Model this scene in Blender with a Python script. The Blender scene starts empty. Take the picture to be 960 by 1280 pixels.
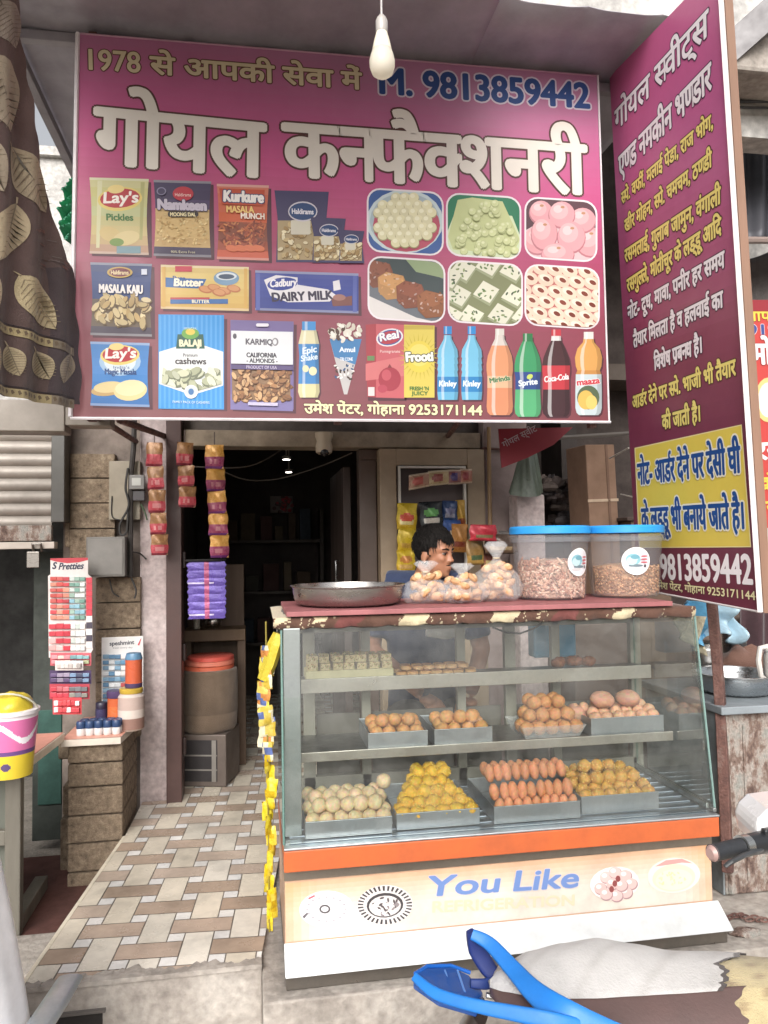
import bpy, bmesh, math, random
from mathutils import Vector as V, Matrix
R_ = math.radians
rnd = random.Random(7)
S = bpy.context.scene
COL = S.collection
# ------------------------------------------------------------------ camera, sky, sun, exposure
CAM = V((0, 0, 1.6)); FPX = 960.0
_th, _ph, _ro = R_(9.7), R_(2.6), R_(0.8)
FWD = V((math.sin(_th)*math.cos(_ph), math.cos(_th)*math.cos(_ph), math.sin(_ph)))
_r0 = V((math.cos(_th), -math.sin(_th), 0)); _u0 = _r0.cross(FWD)
RGT = math.cos(_ro)*_r0 - math.sin(_ro)*_u0
UPV = math.cos(_ro)*_u0 + math.sin(_ro)*_r0
cd = bpy.data.cameras.new('camera'); cd.sensor_fit = 'VERTICAL'; cd.sensor_height = 36; cd.lens = 27.0
cd.clip_start = 0.05; cd.clip_end = 500
co = bpy.data.objects.new('camera', cd); COL.objects.link(co); S.camera = co
_m = Matrix((RGT, UPV, -FWD)).transposed().to_4x4(); _m.translation = CAM; co.matrix_world = _m
W = bpy.data.worlds.new('World'); S.world = W; W.use_nodes = True
SUN_EL, SUN_AZ = R_(34), R_(196)      # azimuth measured from +Y towards +X
nt = W.node_tree; bg = nt.nodes['Background']
sky = nt.nodes.new('ShaderNodeTexSky'); sky.sky_type = 'NISHITA'; sky.sun_disc = False
sky.sun_elevation = SUN_EL; sky.sun_rotation = SUN_AZ; sky.dust_density = 6; sky.ozone_density = 1.0; sky.air_density = 1.0
hs = nt.nodes.new('ShaderNodeHueSaturation'); hs.inputs['Saturation'].default_value = 0.18
nt.links.new(sky.outputs[0], hs.inputs['Color']); nt.links.new(hs.outputs[0], bg.inputs[0]); bg.inputs[1].default_value = 0.15
sd = bpy.data.lights.new('sun', 'SUN'); sd.energy = 1.3; sd.angle = R_(45); sd.color = (1, .96, .9)
so = bpy.data.objects.new('sun', sd); COL.objects.link(so)
_dir = V((math.sin(SUN_AZ)*math.cos(SUN_EL), math.cos(SUN_AZ)*math.cos(SUN_EL), math.sin(SUN_EL)))
so.rotation_euler = _dir.to_track_quat('Z', 'Y').to_euler(); so.location = _dir*20
S.view_settings.view_transform = 'Standard'; S.view_settings.look = 'None'
S.view_settings.exposure = 0.52; S.view_settings.gamma = 1.0; S.view_settings.use_curve_mapping = False
S.render.engine = 'CYCLES'
S.cycles.max_bounces = 10; S.cycles.transparent_max_bounces = 24; S.cycles.glossy_bounces = 4; S.cycles.diffuse_bounces = 4
S.cycles.use_denoising = True; S.cycles.caustics_reflective = False; S.cycles.caustics_refractive = False

# ------------------------------------------------------------------ survey helpers (photo pixel -> point on a plane of the place)
def ray(px, py): return FWD*FPX + RGT*(px-480) - UPV*(py-640)
def P(px, py, X=None, Y=None, Z=None):
    d = ray(px, py)
    t = (X-CAM.x)/d.x if X is not None else (Y-CAM.y)/d.y if Y is not None else (Z-CAM.z)/d.z
    return CAM + d*t
class Plane:
    def __init__(s, a, b, c):
        s.o = V(a); s.n = (V(b)-V(a)).cross(V(c)-V(a)).normalized()
        if s.n.dot(CAM - s.o) < 0: s.n = -s.n
    def at(s, px, py, off=0.0):
        d = ray(px, py); t = (s.o-CAM).dot(s.n)/d.dot(s.n)
        return CAM + d*t + s.n*off

def lin(h):
    if not isinstance(h, str): return h
    h = h.lstrip('#'); c = [int(h[i:i+2], 16)/255 for i in (0, 2, 4)]
    return tuple((x/12.92 if x <= .04045 else ((x+.055)/1.055)**2.4) for x in c)
def mixc(a, b, t): a, b = lin(a), lin(b); return tuple(x+(y-x)*t for x, y in zip(a, b))
def jit(c, k=.1):
    c = lin(c); f = 1+rnd.uniform(-k, k); return tuple(min(1, x*f) for x in c)

# ------------------------------------------------------------------ materials (all read the mesh colour, with procedural grime, wear and relief)
MATS = {}
def N(t, kind, **kw):
    n = t.nodes.new('ShaderNode'+kind)
    for k, v in kw.items():
        if k in n.inputs: n.inputs[k].default_value = v
        else: setattr(n, k, v)
    return n
def mat(name, rough=.6, metal=0.0, dirt=.18, dscale=6, bump=0.0, bscale=60, stretch=(1, 1, 1), rvar=.12, coat=0, sheen=0, trans=0, spec=.5, sss=0, alpha=1):
    m = bpy.data.materials.new(name); m.use_nodes = True; t = m.node_tree; L = t.links.new
    b = t.nodes['Principled BSDF']
    a = N(t, 'Attribute', attribute_name='Col'); tc = N(t, 'TexCoord'); mp = N(t, 'Mapping')
    mp.inputs['Scale'].default_value = stretch; L(tc.outputs['Object'], mp.inputs['Vector'])
    n1 = N(t, 'TexNoise', Scale=dscale, Detail=7, Roughness=.65); L(mp.outputs[0], n1.inputs['Vector'])
    r = N(t, 'MapRange'); r.inputs[1].default_value = .3; r.inputs[2].default_value = .75
    r.inputs[3].default_value = 1+dirt*.4; r.inputs[4].default_value = 1-dirt; L(n1.outputs['Fac'], r.inputs[0])
    mx = N(t, 'VectorMath', operation='SCALE'); L(a.outputs['Color'], mx.inputs[0]); L(r.outputs[0], mx.inputs['Scale'])
    L(mx.outputs[0], b.inputs['Base Color'])
    rr = N(t, 'MapRange'); rr.inputs[3].default_value = max(.02, rough-rvar); rr.inputs[4].default_value = min(1, rough+rvar)
    rr.inputs[1].default_value = .3; rr.inputs[2].default_value = .7
    L(n1.outputs['Fac'], rr.inputs[0]); L(rr.outputs[0], b.inputs['Roughness'])
    b.inputs['Metallic'].default_value = metal; b.inputs['Specular IOR Level'].default_value = spec
    b.inputs['Coat Weight'].default_value = coat; b.inputs['Sheen Weight'].default_value = sheen
    b.inputs['Transmission Weight'].default_value = trans; b.inputs['Alpha'].default_value = alpha
    if sss: b.inputs['Subsurface Weight'].default_value = sss; b.inputs['Subsurface Radius'].default_value = (.02, .008, .004)
    if bump:
        n2 = N(t, 'TexNoise', Scale=bscale, Detail=5, Roughness=.6); L(mp.outputs[0], n2.inputs['Vector'])
        bm = N(t, 'Bump', Strength=min(1, bump), Distance=.004); L(n2.outputs['Fac'], bm.inputs['Height']); L(bm.outputs[0], b.inputs['Normal'])
    MATS[name] = m; return m
mat('matte', .75, dirt=.2, bump=.2)
mat('print', .42, dirt=.08, dscale=3, spec=.35)
mat('flex', .4, dirt=.12, dscale=2.5, bump=.25, bscale=5, spec=.4)
mat('worn', .45, dirt=.3, dscale=5, bump=.15, bscale=30, rvar=.2)
mat('paint', .45, dirt=.2, dscale=9, bump=.08)
mat('gloss', .25, dirt=.1, coat=.2)
mat('plastic', .35, dirt=.12, dscale=14, bump=.04)
mat('foil', .3, metal=.15, dirt=.2, dscale=20, bump=.6, bscale=70)
mat('cloth', .9, dirt=.22, dscale=8, bump=.6, bscale=160, sheen=.2)
mat('card', .85, dirt=.25, dscale=7, bump=.15)
mat('wood', .6, dirt=.35, dscale=7, stretch=(1, 1, .15), bump=.2)
mat('steel', .3, metal=1, dirt=.25, dscale=12, stretch=(1, 1, 4), bump=.05, rvar=.15)
mat('aluminium', .42, metal=.85, dirt=.3, dscale=9, bump=.08, rvar=.15)
mat('tin', .55, metal=.25, dirt=.35, dscale=3, bump=.2, bscale=20)
mat('sweet', .55, dirt=.22, dscale=40, bump=.8, bscale=160, sss=.15)
mat('skin', .5, dirt=.12, dscale=20, bump=.1, bscale=150, sss=.1)
mat('hair', .75, spec=.25, dirt=.35, dscale=60, bump=.7, bscale=120, stretch=(1, 1, .3))
mat('sack', .95, dirt=.3, dscale=10, bump=1, bscale=220, sheen=.2)
mat('plaster', .85, dirt=.4, dscale=3.5, bump=.5, bscale=25)
mat('rubber', .6, dirt=.3, dscale=20, bump=.2)
mat('leather', .38, dirt=.2, dscale=14, bump=.25, bscale=180)
mat('ceramic', .3, dirt=.42, dscale=4.5, bump=.05, rvar=.2)
mat('grime', .8, dirt=.6, dscale=5, bump=.5, bscale=40)

def ramp_mat(name, stops, scale=5, rough=.8, bump=.6, detail=8, extra=None, dist=.006, stretch=(1, 1, 1), metal=0):
    m = bpy.data.materials.new(name); m.use_nodes = True; t = m.node_tree; L = t.links.new; b = t.nodes['Principled BSDF']
    tc = N(t, 'TexCoord'); mp = N(t, 'Mapping'); mp.inputs['Scale'].default_value = stretch; L(tc.outputs['Object'], mp.inputs[0])
    n = N(t, 'TexNoise', Scale=scale, Detail=detail, Roughness=.68); L(mp.outputs[0], n.inputs['Vector'])
    r = N(t, 'ValToRGB'); e = r.color_ramp.elements
    while len(e) < len(stops): e.new(.5)
    for x, (p, c) in zip(e, stops): x.position = p; x.color = (*lin(c), 1)
    L(n.outputs['Fac'], r.inputs[0]); src = r.outputs[0]
    n2 = N(t, 'TexNoise', Scale=scale*9, Detail=4); L(mp.outputs[0], n2.inputs['Vector'])
    mr = N(t, 'MapRange'); mr.inputs[1].default_value = .25; mr.inputs[2].default_value = .75; mr.inputs[3].default_value = .72; mr.inputs[4].default_value = 1.2
    L(n2.outputs['Fac'], mr.inputs[0]); sc = N(t, 'VectorMath', operation='SCALE'); L(src, sc.inputs[0]); L(mr.outputs[0], sc.inputs['Scale'])
    L(sc.outputs[0], b.inputs['Base Color']); b.inputs['Roughness'].default_value = rough; b.inputs['Metallic'].default_value = metal
    ad = N(t, 'Math', operation='ADD'); L(n.outputs['Fac'], ad.inputs[0]); L(n2.outputs['Fac'], ad.inputs[1])
    bp = N(t, 'Bump', Strength=bump, Distance=dist); L(ad.outputs[0], bp.inputs['Height']); L(bp.outputs[0], b.inputs['Normal'])
    MATS[name] = m; return m
ramp_mat('concrete', [(.3, '#7d756e'), (.5, '#a39b93'), (.68, '#b9b2aa')], 4, .9, .8)
ramp_mat('asphalt', [(.3, '#79726a'), (.6, '#9a9288')], 8, .95, .9)
ramp_mat('stone', [(.30, '#4f4438'), (.42, '#7f6e5c'), (.58, '#978570'), (.72, '#b7a68e')], 34, .9, 1.0, dist=.008)
ramp_mat('peeling', [(.36, '#54423c'), (.46, '#7a665c'), (.53, '#9c928a'), (.64, '#8a8a84'), (.75, '#aaa49c')], 13, .85, 1.0, stretch=(1.4, 1.4, .8))
ramp_mat('stained_plaster', [(.3, '#8d7f7c'), (.45, '#b8a8a6'), (.65, '#c7bab8')], 4, .85, .5)
ramp_mat('old_wall', [(.3, '#8c8a88'), (.5, '#bdbab6'), (.7, '#dcd9d4')], 3, .9, .6)
ramp_mat('rusty', [(.35, '#4c3430'), (.55, '#6c4c44'), (.7, '#7d6a62')], 12, .7, .6)

def glass_mat(name, tint=(.90, .94, .92), refl=1.0, haze=0.0):
    m = bpy.data.materials.new(name); m.use_nodes = True; t = m.node_tree; L = t.links.new
    t.nodes.remove(t.nodes['Principled BSDF']); out = t.nodes['Material Output']
    tr = N(t, 'BsdfTransparent'); tr.inputs[0].default_value = (*tint, 1)
    gl = N(t, 'BsdfGlossy', Roughness=.02); fr = N(t, 'Fresnel', IOR=1.5)
    mu = N(t, 'Math', operation='MULTIPLY'); mu.inputs[1].default_value = refl; L(fr.outputs[0], mu.inputs[0])
    a = N(t, 'MixShader'); L(mu.outputs[0], a.inputs[0]); L(tr.outputs[0], a.inputs[1]); L(gl.outputs[0], a.inputs[2]); fin = a
    if haze:
        tc = N(t, 'TexCoord'); n = N(t, 'TexNoise', Scale=7, Detail=8, Roughness=.7); L(tc.outputs['Object'], n.inputs['Vector'])
        mr = N(t, 'MapRange'); mr.inputs[1].default_value = .35; mr.inputs[2].default_value = .8; mr.inputs[4].default_value = haze; L(n.outputs['Fac'], mr.inputs[0])
        df = N(t, 'BsdfDiffuse'); df.inputs[0].default_value = (.6, .6, .57, 1); b = N(t, 'MixShader')
        L(mr.outputs[0], b.inputs[0]); L(a.outputs[0], b.inputs[1]); L(df.outputs[0], b.inputs[2]); fin = b
    L(fin.outputs[0], out.inputs[0]); MATS[name] = m
glass_mat('glass', refl=1.3, haze=.13)
glass_mat('side_glass', refl=.3, haze=.10)
glass_mat('glass_edge', tint=(.45, .66, .6), refl=1)
def film_mat(name, col, opac, rough, bump, trl=.5):
    m = bpy.data.materials.new(name); m.use_nodes = True; t = m.node_tree; L = t.links.new
    b = t.nodes['Principled BSDF']; b.inputs['Base Color'].default_value = (*lin(col), 1); b.inputs['Roughness'].default_value = rough
    out = t.nodes['Material Output']; tr = N(t, 'BsdfTransparent'); tl = N(t, 'BsdfTranslucent'); tl.inputs[0].default_value = (*lin(col), 1)
    tc = N(t, 'TexCoord'); n = N(t, 'TexNoise', Scale=35, Detail=4); L(tc.outputs['Object'], n.inputs['Vector'])
    bp = N(t, 'Bump', Strength=bump, Distance=.008); L(n.outputs['Fac'], bp.inputs['Height']); L(bp.outputs[0], b.inputs['Normal'])
    a = N(t, 'MixShader'); a.inputs[0].default_value = trl; L(b.outputs[0], a.inputs[1]); L(tl.outputs[0], a.inputs[2])
    c = N(t, 'MixShader'); c.inputs[0].default_value = opac; L(tr.outputs[0], c.inputs[1]); L(a.outputs[0], c.inputs[2]); L(c.outputs[0], out.inputs[0])
    MATS[name] = m
film_mat('film', '#f4f4f4', .22, .15, 1.0, .2)
film_mat('frosted', '#d2d5da', .27, .3, .05, .5)
film_mat('lens', '#2c5fb0', .75, .1, .1, .2)
film_mat('bulb_glass', '#fbf6ea', .97, .25, 0, .55)
def lamp_mat(name, col, s):
    m = bpy.data.materials.new(name); m.use_nodes = True; b = m.node_tree.nodes['Principled BSDF']
    b.inputs['Emission Color'].default_value = (*lin(col), 1); b.inputs['Emission Strength'].default_value = s; MATS[name] = m
lamp_mat('lamp', '#fff6ea', 14)

# ------------------------------------------------------------------ mesh builder
ORG = {}
class MB:
    def __init__(s, mat='matte', col='#888888'):
        s.v = []; s.fs = []; s.mat = mat; s.col = col; s.clip = None
    def face(s, idx, col=None, mat=None): s.fs.append((tuple(idx), lin(col or s.col), mat or s.mat))
    def add(s, pts):
        k = len(s.v); s.v.extend(V(p) for p in pts); return k
    def f(s, pts, col=None, mat=None):
        k = s.add(pts); s.face(range(k, k+len(pts)), col, mat)
    def box(s, x0, x1, y0, y1, z0, z1, col=None, mat=None, M=None):
        p = [V((x, y, z)) for z in (z0, z1) for y in (y0, y1) for x in (x0, x1)]
        if M: p = [M @ q for q in p]
        k = s.add(p)
        for q in ((0, 2, 3, 1), (4, 5, 7, 6), (0, 1, 5, 4), (2, 6, 7, 3), (0, 4, 6, 2), (1, 3, 7, 5)): s.face([k+i for i in q], col, mat)
    def prism(s, pts, vec, col=None, mat=None):
        """extrude a planar outline (3D points) by a vector"""
        n = len(pts); k = s.add(pts); vec = V(vec); j = s.add([V(p)+vec for p in pts])
        s.face(range(k, k+n), col, mat); s.face(reversed(range(j, j+n)), col, mat)
        for i in range(n): s.face((k+i, j+i, j+(i+1) % n, k+(i+1) % n), col, mat)
    def grid(s, fn, nu, nv, col=None, mat=None, wrap=False, cfn=None):
        k = s.add([fn(i/nu, j/nv) for j in range(nv+1) for i in range(nu+1)])
        for j in range(nv):
            for i in range(nu):
                a = k+j*(nu+1)+i
                s.face((a, a+1, a+nu+2, a+nu+1), cfn((i+.5)/nu, (j+.5)/nv) if cfn else col, mat)
    def lathe(s, prof, o=(0, 0, 0), n=24, col=None, mat=None, M=None, sq=(1, 1), wob=None):
        """prof: (r, z[, colour]) from bottom to top"""
        rings = []
        o = V(o)
        for i, pr in enumerate(prof):
            r, z = pr[0], pr[1]; pts = []
            for a in range(n):
                t = 2*math.pi*a/n; rr = r*(wob(t, z) if wob else 1)
                q = V((rr*math.cos(t)*sq[0], rr*math.sin(t)*sq[1], z)); pts.append((M @ q if M else q)+o)
            rings.append(s.add(pts))
        for i in range(len(prof)-1):
            c = prof[i+1][2] if len(prof[i+1]) > 2 else col
            for a in range(n): s.face((rings[i]+a, rings[i]+(a+1) % n, rings[i+1]+(a+1) % n, rings[i+1]+a), c, mat)
        if prof[0][0] > 1e-4: s.face([rings[0]+a for a in reversed(range(n))], col, mat)
        if prof[-1][0] > 1e-4: s.face([rings[-1]+a for a in range(n)], prof[-1][2] if len(prof[-1]) > 2 else col, mat)
    def ball(s, c, r, n=14, m=9, col=None, mat=None, M=None, wob=0, seed=0):
        if not isinstance(r, (tuple, list)): r = (r, r, r)
        q = random.Random(seed); ph = [q.uniform(0, 6.28) for _ in range(4)]
        c = V(c); rows = []
        for j in range(m+1):
            t = math.pi*j/m; row = []
            for i in range(n):
                a = 2*math.pi*i/n
                k = 1+wob*(math.sin(3*a+ph[0])*math.sin(2*t+ph[1])+.6*math.sin(5*a+ph[2])*math.sin(4*t+ph[3])) if wob else 1
                p = V((r[0]*math.sin(t)*math.cos(a)*k, r[1]*math.sin(t)*math.sin(a)*k, -r[2]*math.cos(t)*k))
                row.append((M @ p if M else p)+c)
            rows.append(s.add(row) if 0 < j < m else s.add([row[0]]))
        for j in range(m):
            for i in range(n):
                i2 = (i+1) % n
                if j == 0: s.face((rows[0], rows[1]+i2, rows[1]+i), col, mat)
                elif j == m-1: s.face((rows[j]+i, rows[j]+i2, rows[m]), col, mat)
                else: s.face((rows[j]+i, rows[j]+i2, rows[j+1]+i2, rows[j+1]+i), col, mat)
    def tube(s, pts, r, n=8, col=None, mat=None, flat=None, closed=False):
        """flat=(a,b): cross-section half sizes along side/up instead of a circle"""
        pts = [V(p) for p in pts]; m = len(pts); rings = []
        rs = r if isinstance(r, (list, tuple)) else [r]*m
        up = None
        for i, p in enumerate(pts):
            d = (pts[min(i+1, m-1)]-pts[max(i-1, 0)]).normalized()
            if up is None:
                up = V((0, 0, 1)) if abs(d.z) < .9 else V((0, 1, 0))
            side = d.cross(up).normalized(); up = side.cross(d).normalized()
            fa, fb = flat if flat else (1, 1)
            rings.append(s.add([p+(side*math.cos(2*math.pi*k/n)*fa+up*math.sin(2*math.pi*k/n)*fb)*rs[i] for k in range(n)]))
        for i in range(m-1):
            for k in range(n): s.face((rings[i]+k, rings[i]+(k+1) % n, rings[i+1]+(k+1) % n, rings[i+1]+k), col, mat)
        s.face([rings[0]+k for k in reversed(range(n))], col, mat); s.face([rings[-1]+k for k in range(n)], col, mat)
    def build(s, name, parent=None, label=None, cat=None, group=None, kind=None, smooth=False, bevel=0, ang=40, origin=None, solid=0, sub=0):
        if parent is not None: o = ORG[parent.name]
        elif origin is not None: o = V(origin)
        else:
            xs = [p.x for p in s.v]; ys = [p.y for p in s.v]; zs = [p.z for p in s.v]
            o = V(((min(xs)+max(xs))/2, (min(ys)+max(ys))/2, min(zs)))
        me = bpy.data.meshes.new(name)
        me.from_pydata([tuple(p-o) for p in s.v], [], [f[0] for f in s.fs])
        keys = []
        for f in s.fs:
            if f[2] not in keys: keys.append(f[2])
        for k in keys: me.materials.append(MATS[k])
        me.polygons.foreach_set('material_index', [keys.index(f[2]) for f in s.fs])
        ca = me.color_attributes.new('Col', 'FLOAT_COLOR', 'CORNER'); buf = []
        for f in s.fs: buf.extend((*f[1], 1.0)*len(f[0]))
        ca.data.foreach_set('color', buf)
        if smooth:
            me.polygons.foreach_set('use_smooth', [True]*len(me.polygons)); me.set_sharp_from_angle(angle=R_(ang))
        me.update()
        ob = bpy.data.objects.new(name, me); COL.objects.link(ob)
        if parent is not None: ob.parent = parent; ORG[ob.name] = ORG[parent.name]
        else: ob.location = o; ORG[ob.name] = o
        tag(ob, label, cat, group, kind)
        if solid: md = ob.modifiers.new('thickness', 'SOLIDIFY'); md.thickness = solid; md.offset = 0
        if sub: md = ob.modifiers.new('smooth', 'SUBSURF'); md.levels = md.render_levels = sub
        if bevel: md = ob.modifiers.new('edge', 'BEVEL'); md.width = bevel; md.segments = 2; md.limit_method = 'ANGLE'; md.angle_limit = R_(35)
        return ob
def tag(o, label=None, cat=None, group=None, kind=None):
    for k, v in (('label', label), ('category', cat), ('group', group), ('kind', kind)):
        if v: o[k] = v
    return o
def thing(name, label, cat, loc, group=None):
    o = bpy.data.objects.new(name, None); o.empty_display_size = .05; COL.objects.link(o); o.location = V(loc); ORG[o.name] = V(loc)
    return tag(o, label, cat, group)
def dup(o, loc, rot=None, label=None, group=None, parent=None):
    c = o.copy(); COL.objects.link(c)
    if parent is None: c.location = V(loc)
    else: c.parent = parent
    if rot is not None: c.rotation_euler = rot
    if label: c['label'] = label
    if group: c['group'] = group
    for ch in list(o.children): dup(ch, None, parent=c)
    return c

# ------------------------------------------------------------------ lettering
def _shape(body):
    c = bpy.data.curves.new('lettering', 'FONT'); c.body = body; c.size = 1; c.resolution_u = 4
    o = bpy.data.objects.new('lettering', c); COL.objects.link(o)
    dg = bpy.context.evaluated_depsgraph_get(); dg.update()
    me = bpy.data.meshes.new_from_object(o.evaluated_get(dg))
    vs = [(v.co.x, v.co.y) for v in me.vertices]; fs = [tuple(p.vertices) for p in me.polygons]
    bpy.data.objects.remove(o); bpy.data.curves.remove(c); bpy.data.meshes.remove(me)
    return vs, fs
_cache = {}
def shape(b):
    if b not in _cache: _cache[b] = _shape(b)
    return _cache[b]
def _bb(vs): return min(p[0] for p in vs), max(p[0] for p in vs), min(p[1] for p in vs), max(p[1] for p in vs)
_nb = _bb(shape('न')[0]); _hb = _bb(shape('H')[0]); _bar = _bb(shape('।')[0])[1]
def advance(b): return _bb(shape(b+'।')[0])[1]-_bar
def cut_right(vs, fs, xc):
    out = []
    for f in fs:
        p = [vs[i] for i in f]; q = []
        for i in range(len(p)):
            a, b = p[i], p[(i+1) % len(p)]
            if a[0] <= xc: q.append(a)
            if (a[0] <= xc) != (b[0] <= xc):
                t = (xc-a[0])/(b[0]-a[0]); q.append((xc, a[1]+t*(b[1]-a[1])))
        if len(q) > 2: out.append(q)
    return out
HALF = {'न': .80, 'क': .70, 'स': .80, 'ण': .80, 'ल': .80, 'ष': .8}
_ht = sorted({round(p[1], 3) for p in shape('न')[0] if p[0] < _nb[0]+.02})
_hl = (_nb[3]-(_ht[-1]-_ht[-2]) if len(_ht) > 1 else _nb[3]-.08, _nb[3])
def joins(b):
    """short bars that close the head line between neighbouring letters"""
    out = []
    for i in range(1, len(b)):
        n, p = b[i], b[i-1]
        if not ('\u0904' <= n <= '\u0939' or n in 'ािीोौ') or not '\u0904' <= p <= '\u0963': continue
        x = advance(b[:i]); out.append([(x-.05, _hl[0]), (x+.05, _hl[0]), (x+.05, _hl[1]), (x-.05, _hl[1])])
    return out
def letters(text):
    """list of polygons of a line of writing in font units; {x} = half letter, ^ = hook over the last letter, / = stroke under it"""
    polys = []; bars = []; x = 0.0; i = 0
    tok = []
    while i < len(text):
        ch = text[i]
        if ch == '{': tok.append(('half', text[i+1])); i += 3; continue
        if ch in '^/' and any('\u0900' < c < '\u097f' for c in text): tok.append((ch, '')); i += 1; continue
        j = i
        while j < len(text) and text[j] not in '{^' and not (text[j] == '/' and any('\u0900' < c < '\u097f' for c in text)): j += 1
        tok.append(('s', text[i:j])); i = j
    for k, b in tok:
        if k == 's':
            if b.strip():
                vs, fs = shape(b)
                polys += [[(vs[q][0]+x, vs[q][1]) for q in f] for f in fs]
                if any('\u0900' < c < '\u097f' for c in b): bars += [[(px_+x, py_) for px_, py_ in q] for q in joins(b)]
            x += advance(b) if b.strip() else .26*len(b)
        elif k == 'half':
            vs, fs = shape(b); bb = _bb(vs); xc = bb[0]+(bb[1]-bb[0])*HALF.get(b, .8)-.02
            polys += [[(p[0]+x, p[1]) for p in q] for q in cut_right(vs, fs, xc)]; x += xc-.01
        elif k == '^':
            c = x-.06; y = _nb[3]
            pts = [(c+.02, y+.0), (c-.03, y+.07), (c-.02, y+.15), (c+.05, y+.19), (c+.11, y+.17)]
            for a, b2 in zip(pts, pts[1:]):
                dx, dy = b2[0]-a[0], b2[1]-a[1]; l = math.hypot(dx, dy); nx, ny = -dy/l*.03, dx/l*.03
                polys.append([(a[0]+nx, a[1]+ny), (a[0]-nx, a[1]-ny), (b2[0]-nx, b2[1]-ny), (b2[0]+nx, b2[1]+ny)])
        elif k == '/':
            c = x-.2; y = _nb[2]
            polys.append([(c-.17, y-.03), (c-.13, y-.07), (c+.08, y+.14), (c+.06, y+.2)])
    return polys, bars
class Art:
    """flat print on a plane of the place; each further shape lies a hair above the last"""
    def __init__(s, plane, base=.0006, step=.00003, matn='print', ink=1.0):
        s.ink = ink; s.pl = plane; s.mb = MB(matn); s.off = base; s.step = step; s.clip = None
    def poly(s, pts, col, same=False):
        if s.clip: pts = clip_convex(pts, s.clip)
        if len(pts) < 3: return
        if not same: s.off += s.step
        s.mb.f([s.pl.at(x, y, s.off) for x, y in pts], tuple(c*s.ink for c in lin(col)))
    def rect(s, x0, y0, x1, y1, col, sk=0): s.poly([(x0, y0), (x1, y0+sk), (x1, y1+sk), (x0, y1)], col)
    def rrect(s, x0, y0, x1, y1, r, col, sk=0): s.poly(rr_pts(x0, y0, x1, y1, r, sk), col)
    def ell(s, cx, cy, rx, ry, col, rot=0, n=20, same=False):
        c, d = math.cos(rot), math.sin(rot); q = [(rx*math.cos(2*math.pi*i/n), ry*math.sin(2*math.pi*i/n)) for i in range(n)]
        s.poly([(cx+a*c-b*d, cy+a*d+b*c) for a, b in q], col, same)
    def text(s, body, p0, p1, h, col, bold=(0, 0), outl=0, ocol='#222222', shear=0, deva=None):
        deva = any('\u0900' < c < '\u097f' for c in body) if deva is None else deva
        ref = _nb if deva else _hb
        a, b = s.pl.at(*p0), s.pl.at(*p1); mid = ((p0[0]+p1[0])/2, (p0[1]+p1[1])/2)
        d = (b-a); wdt = d.length; d = d/wdt; up = s.pl.n.cross(d).normalized()
        if up.z < 0: up = -up
        H = abs((s.pl.at(mid[0], mid[1]-h)-s.pl.at(*mid)).dot(up))
        ps, bars = letters(body)
        x0 = min(q[0] for p in ps for q in p); x1 = max(q[0] for p in ps for q in p)
        bx, by = bold; sx = (wdt-2*bx*H)/(x1-x0); sy = H/(ref[3]-ref[2])
        def lay(dx, dy, c):
            s.off += s.step
            for n_, p in enumerate(ps+bars):
                pts = []; o_ = s.off+(s.step*.4 if n_ >= len(ps) else 0)
                for x, y in p:
                    yy = (y-ref[2])*sy; xx = (x-x0)*sx+bx*H+shear*yy
                    pts.append(a+d*(xx+dx*H)+up*(yy+dy*H)+s.pl.n*o_)
                s.mb.f(pts, tuple(q*s.ink**.5 for q in lin(c)))
        def ring(rx, ry, c, n):
            for k in range(n): t = 2*math.pi*k/n; lay(rx*math.cos(t), ry*math.sin(t), c)
        if outl: ring(bx+outl, by+outl, ocol, 12)
        if bx or by: ring(bx, by, col, 8)
        lay(0, 0, col)
    def scatter(s, box, n, size, cols, asp=1.0, fn=None, shade=None):
        x0, y0, x1, y1 = box
        for i in range(n):
            x, y = rnd.uniform(x0, x1), rnd.uniform(y0, y1); r = size*rnd.uniform(.75, 1.2); t = rnd.uniform(0, 3.14); c = jit(rnd.choice(cols), .18)
            if shade: s.ell(x+r*.12, y+r*.2, r*1.12, r*asp*1.15, shade, t, 8)
            s.ell(x, y, r, r*asp, c, t, 9)
    def build(s, name, parent, **kw): return s.mb.build(name, parent, **kw)
def rr_pts(x0, y0, x1, y1, r, sk=0, n=5):
    out = []
    for cx, cy, a0 in ((x1-r, y0+r, -90), (x1-r, y1-r, 0), (x0+r, y1-r, 90), (x0+r, y0+r, 180)):
        for i in range(n+1):
            a = R_(a0+90*i/n); x = cx+r*math.cos(a); out.append((x, cy+r*math.sin(a)+sk*(x-x0)/(x1-x0)))
    return out
def clip_convex(sub, cl):
    area = sum(cl[i][0]*cl[(i+1) % len(cl)][1]-cl[(i+1) % len(cl)][0]*cl[i][1] for i in range(len(cl)))
    cl = cl if area > 0 else cl[::-1]
    out = list(sub)
    for i in range(len(cl)):
        a, b = cl[i], cl[(i+1) % len(cl)]; inp = out; out = []
        ins = lambda p: (b[0]-a[0])*(p[1]-a[1])-(b[1]-a[1])*(p[0]-a[0]) >= -1e-9
        for j in range(len(inp)):
            p, q = inp[j], inp[(j+1) % len(inp)]; ip, iq = ins(p), ins(q)
            if ip: out.append(p)
            if ip != iq:
                dx, dy = q[0]-p[0], q[1]-p[1]; ex, ey = b[0]-a[0], b[1]-a[1]
                den = dx*ey-dy*ex
                if abs(den) > 1e-12:
                    t = ((a[0]-p[0])*ey-(a[1]-p[1])*ex)/den; out.append((p[0]+dx*t, p[1]+dy*t))
        if len(out) < 3: return []
    return out
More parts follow.
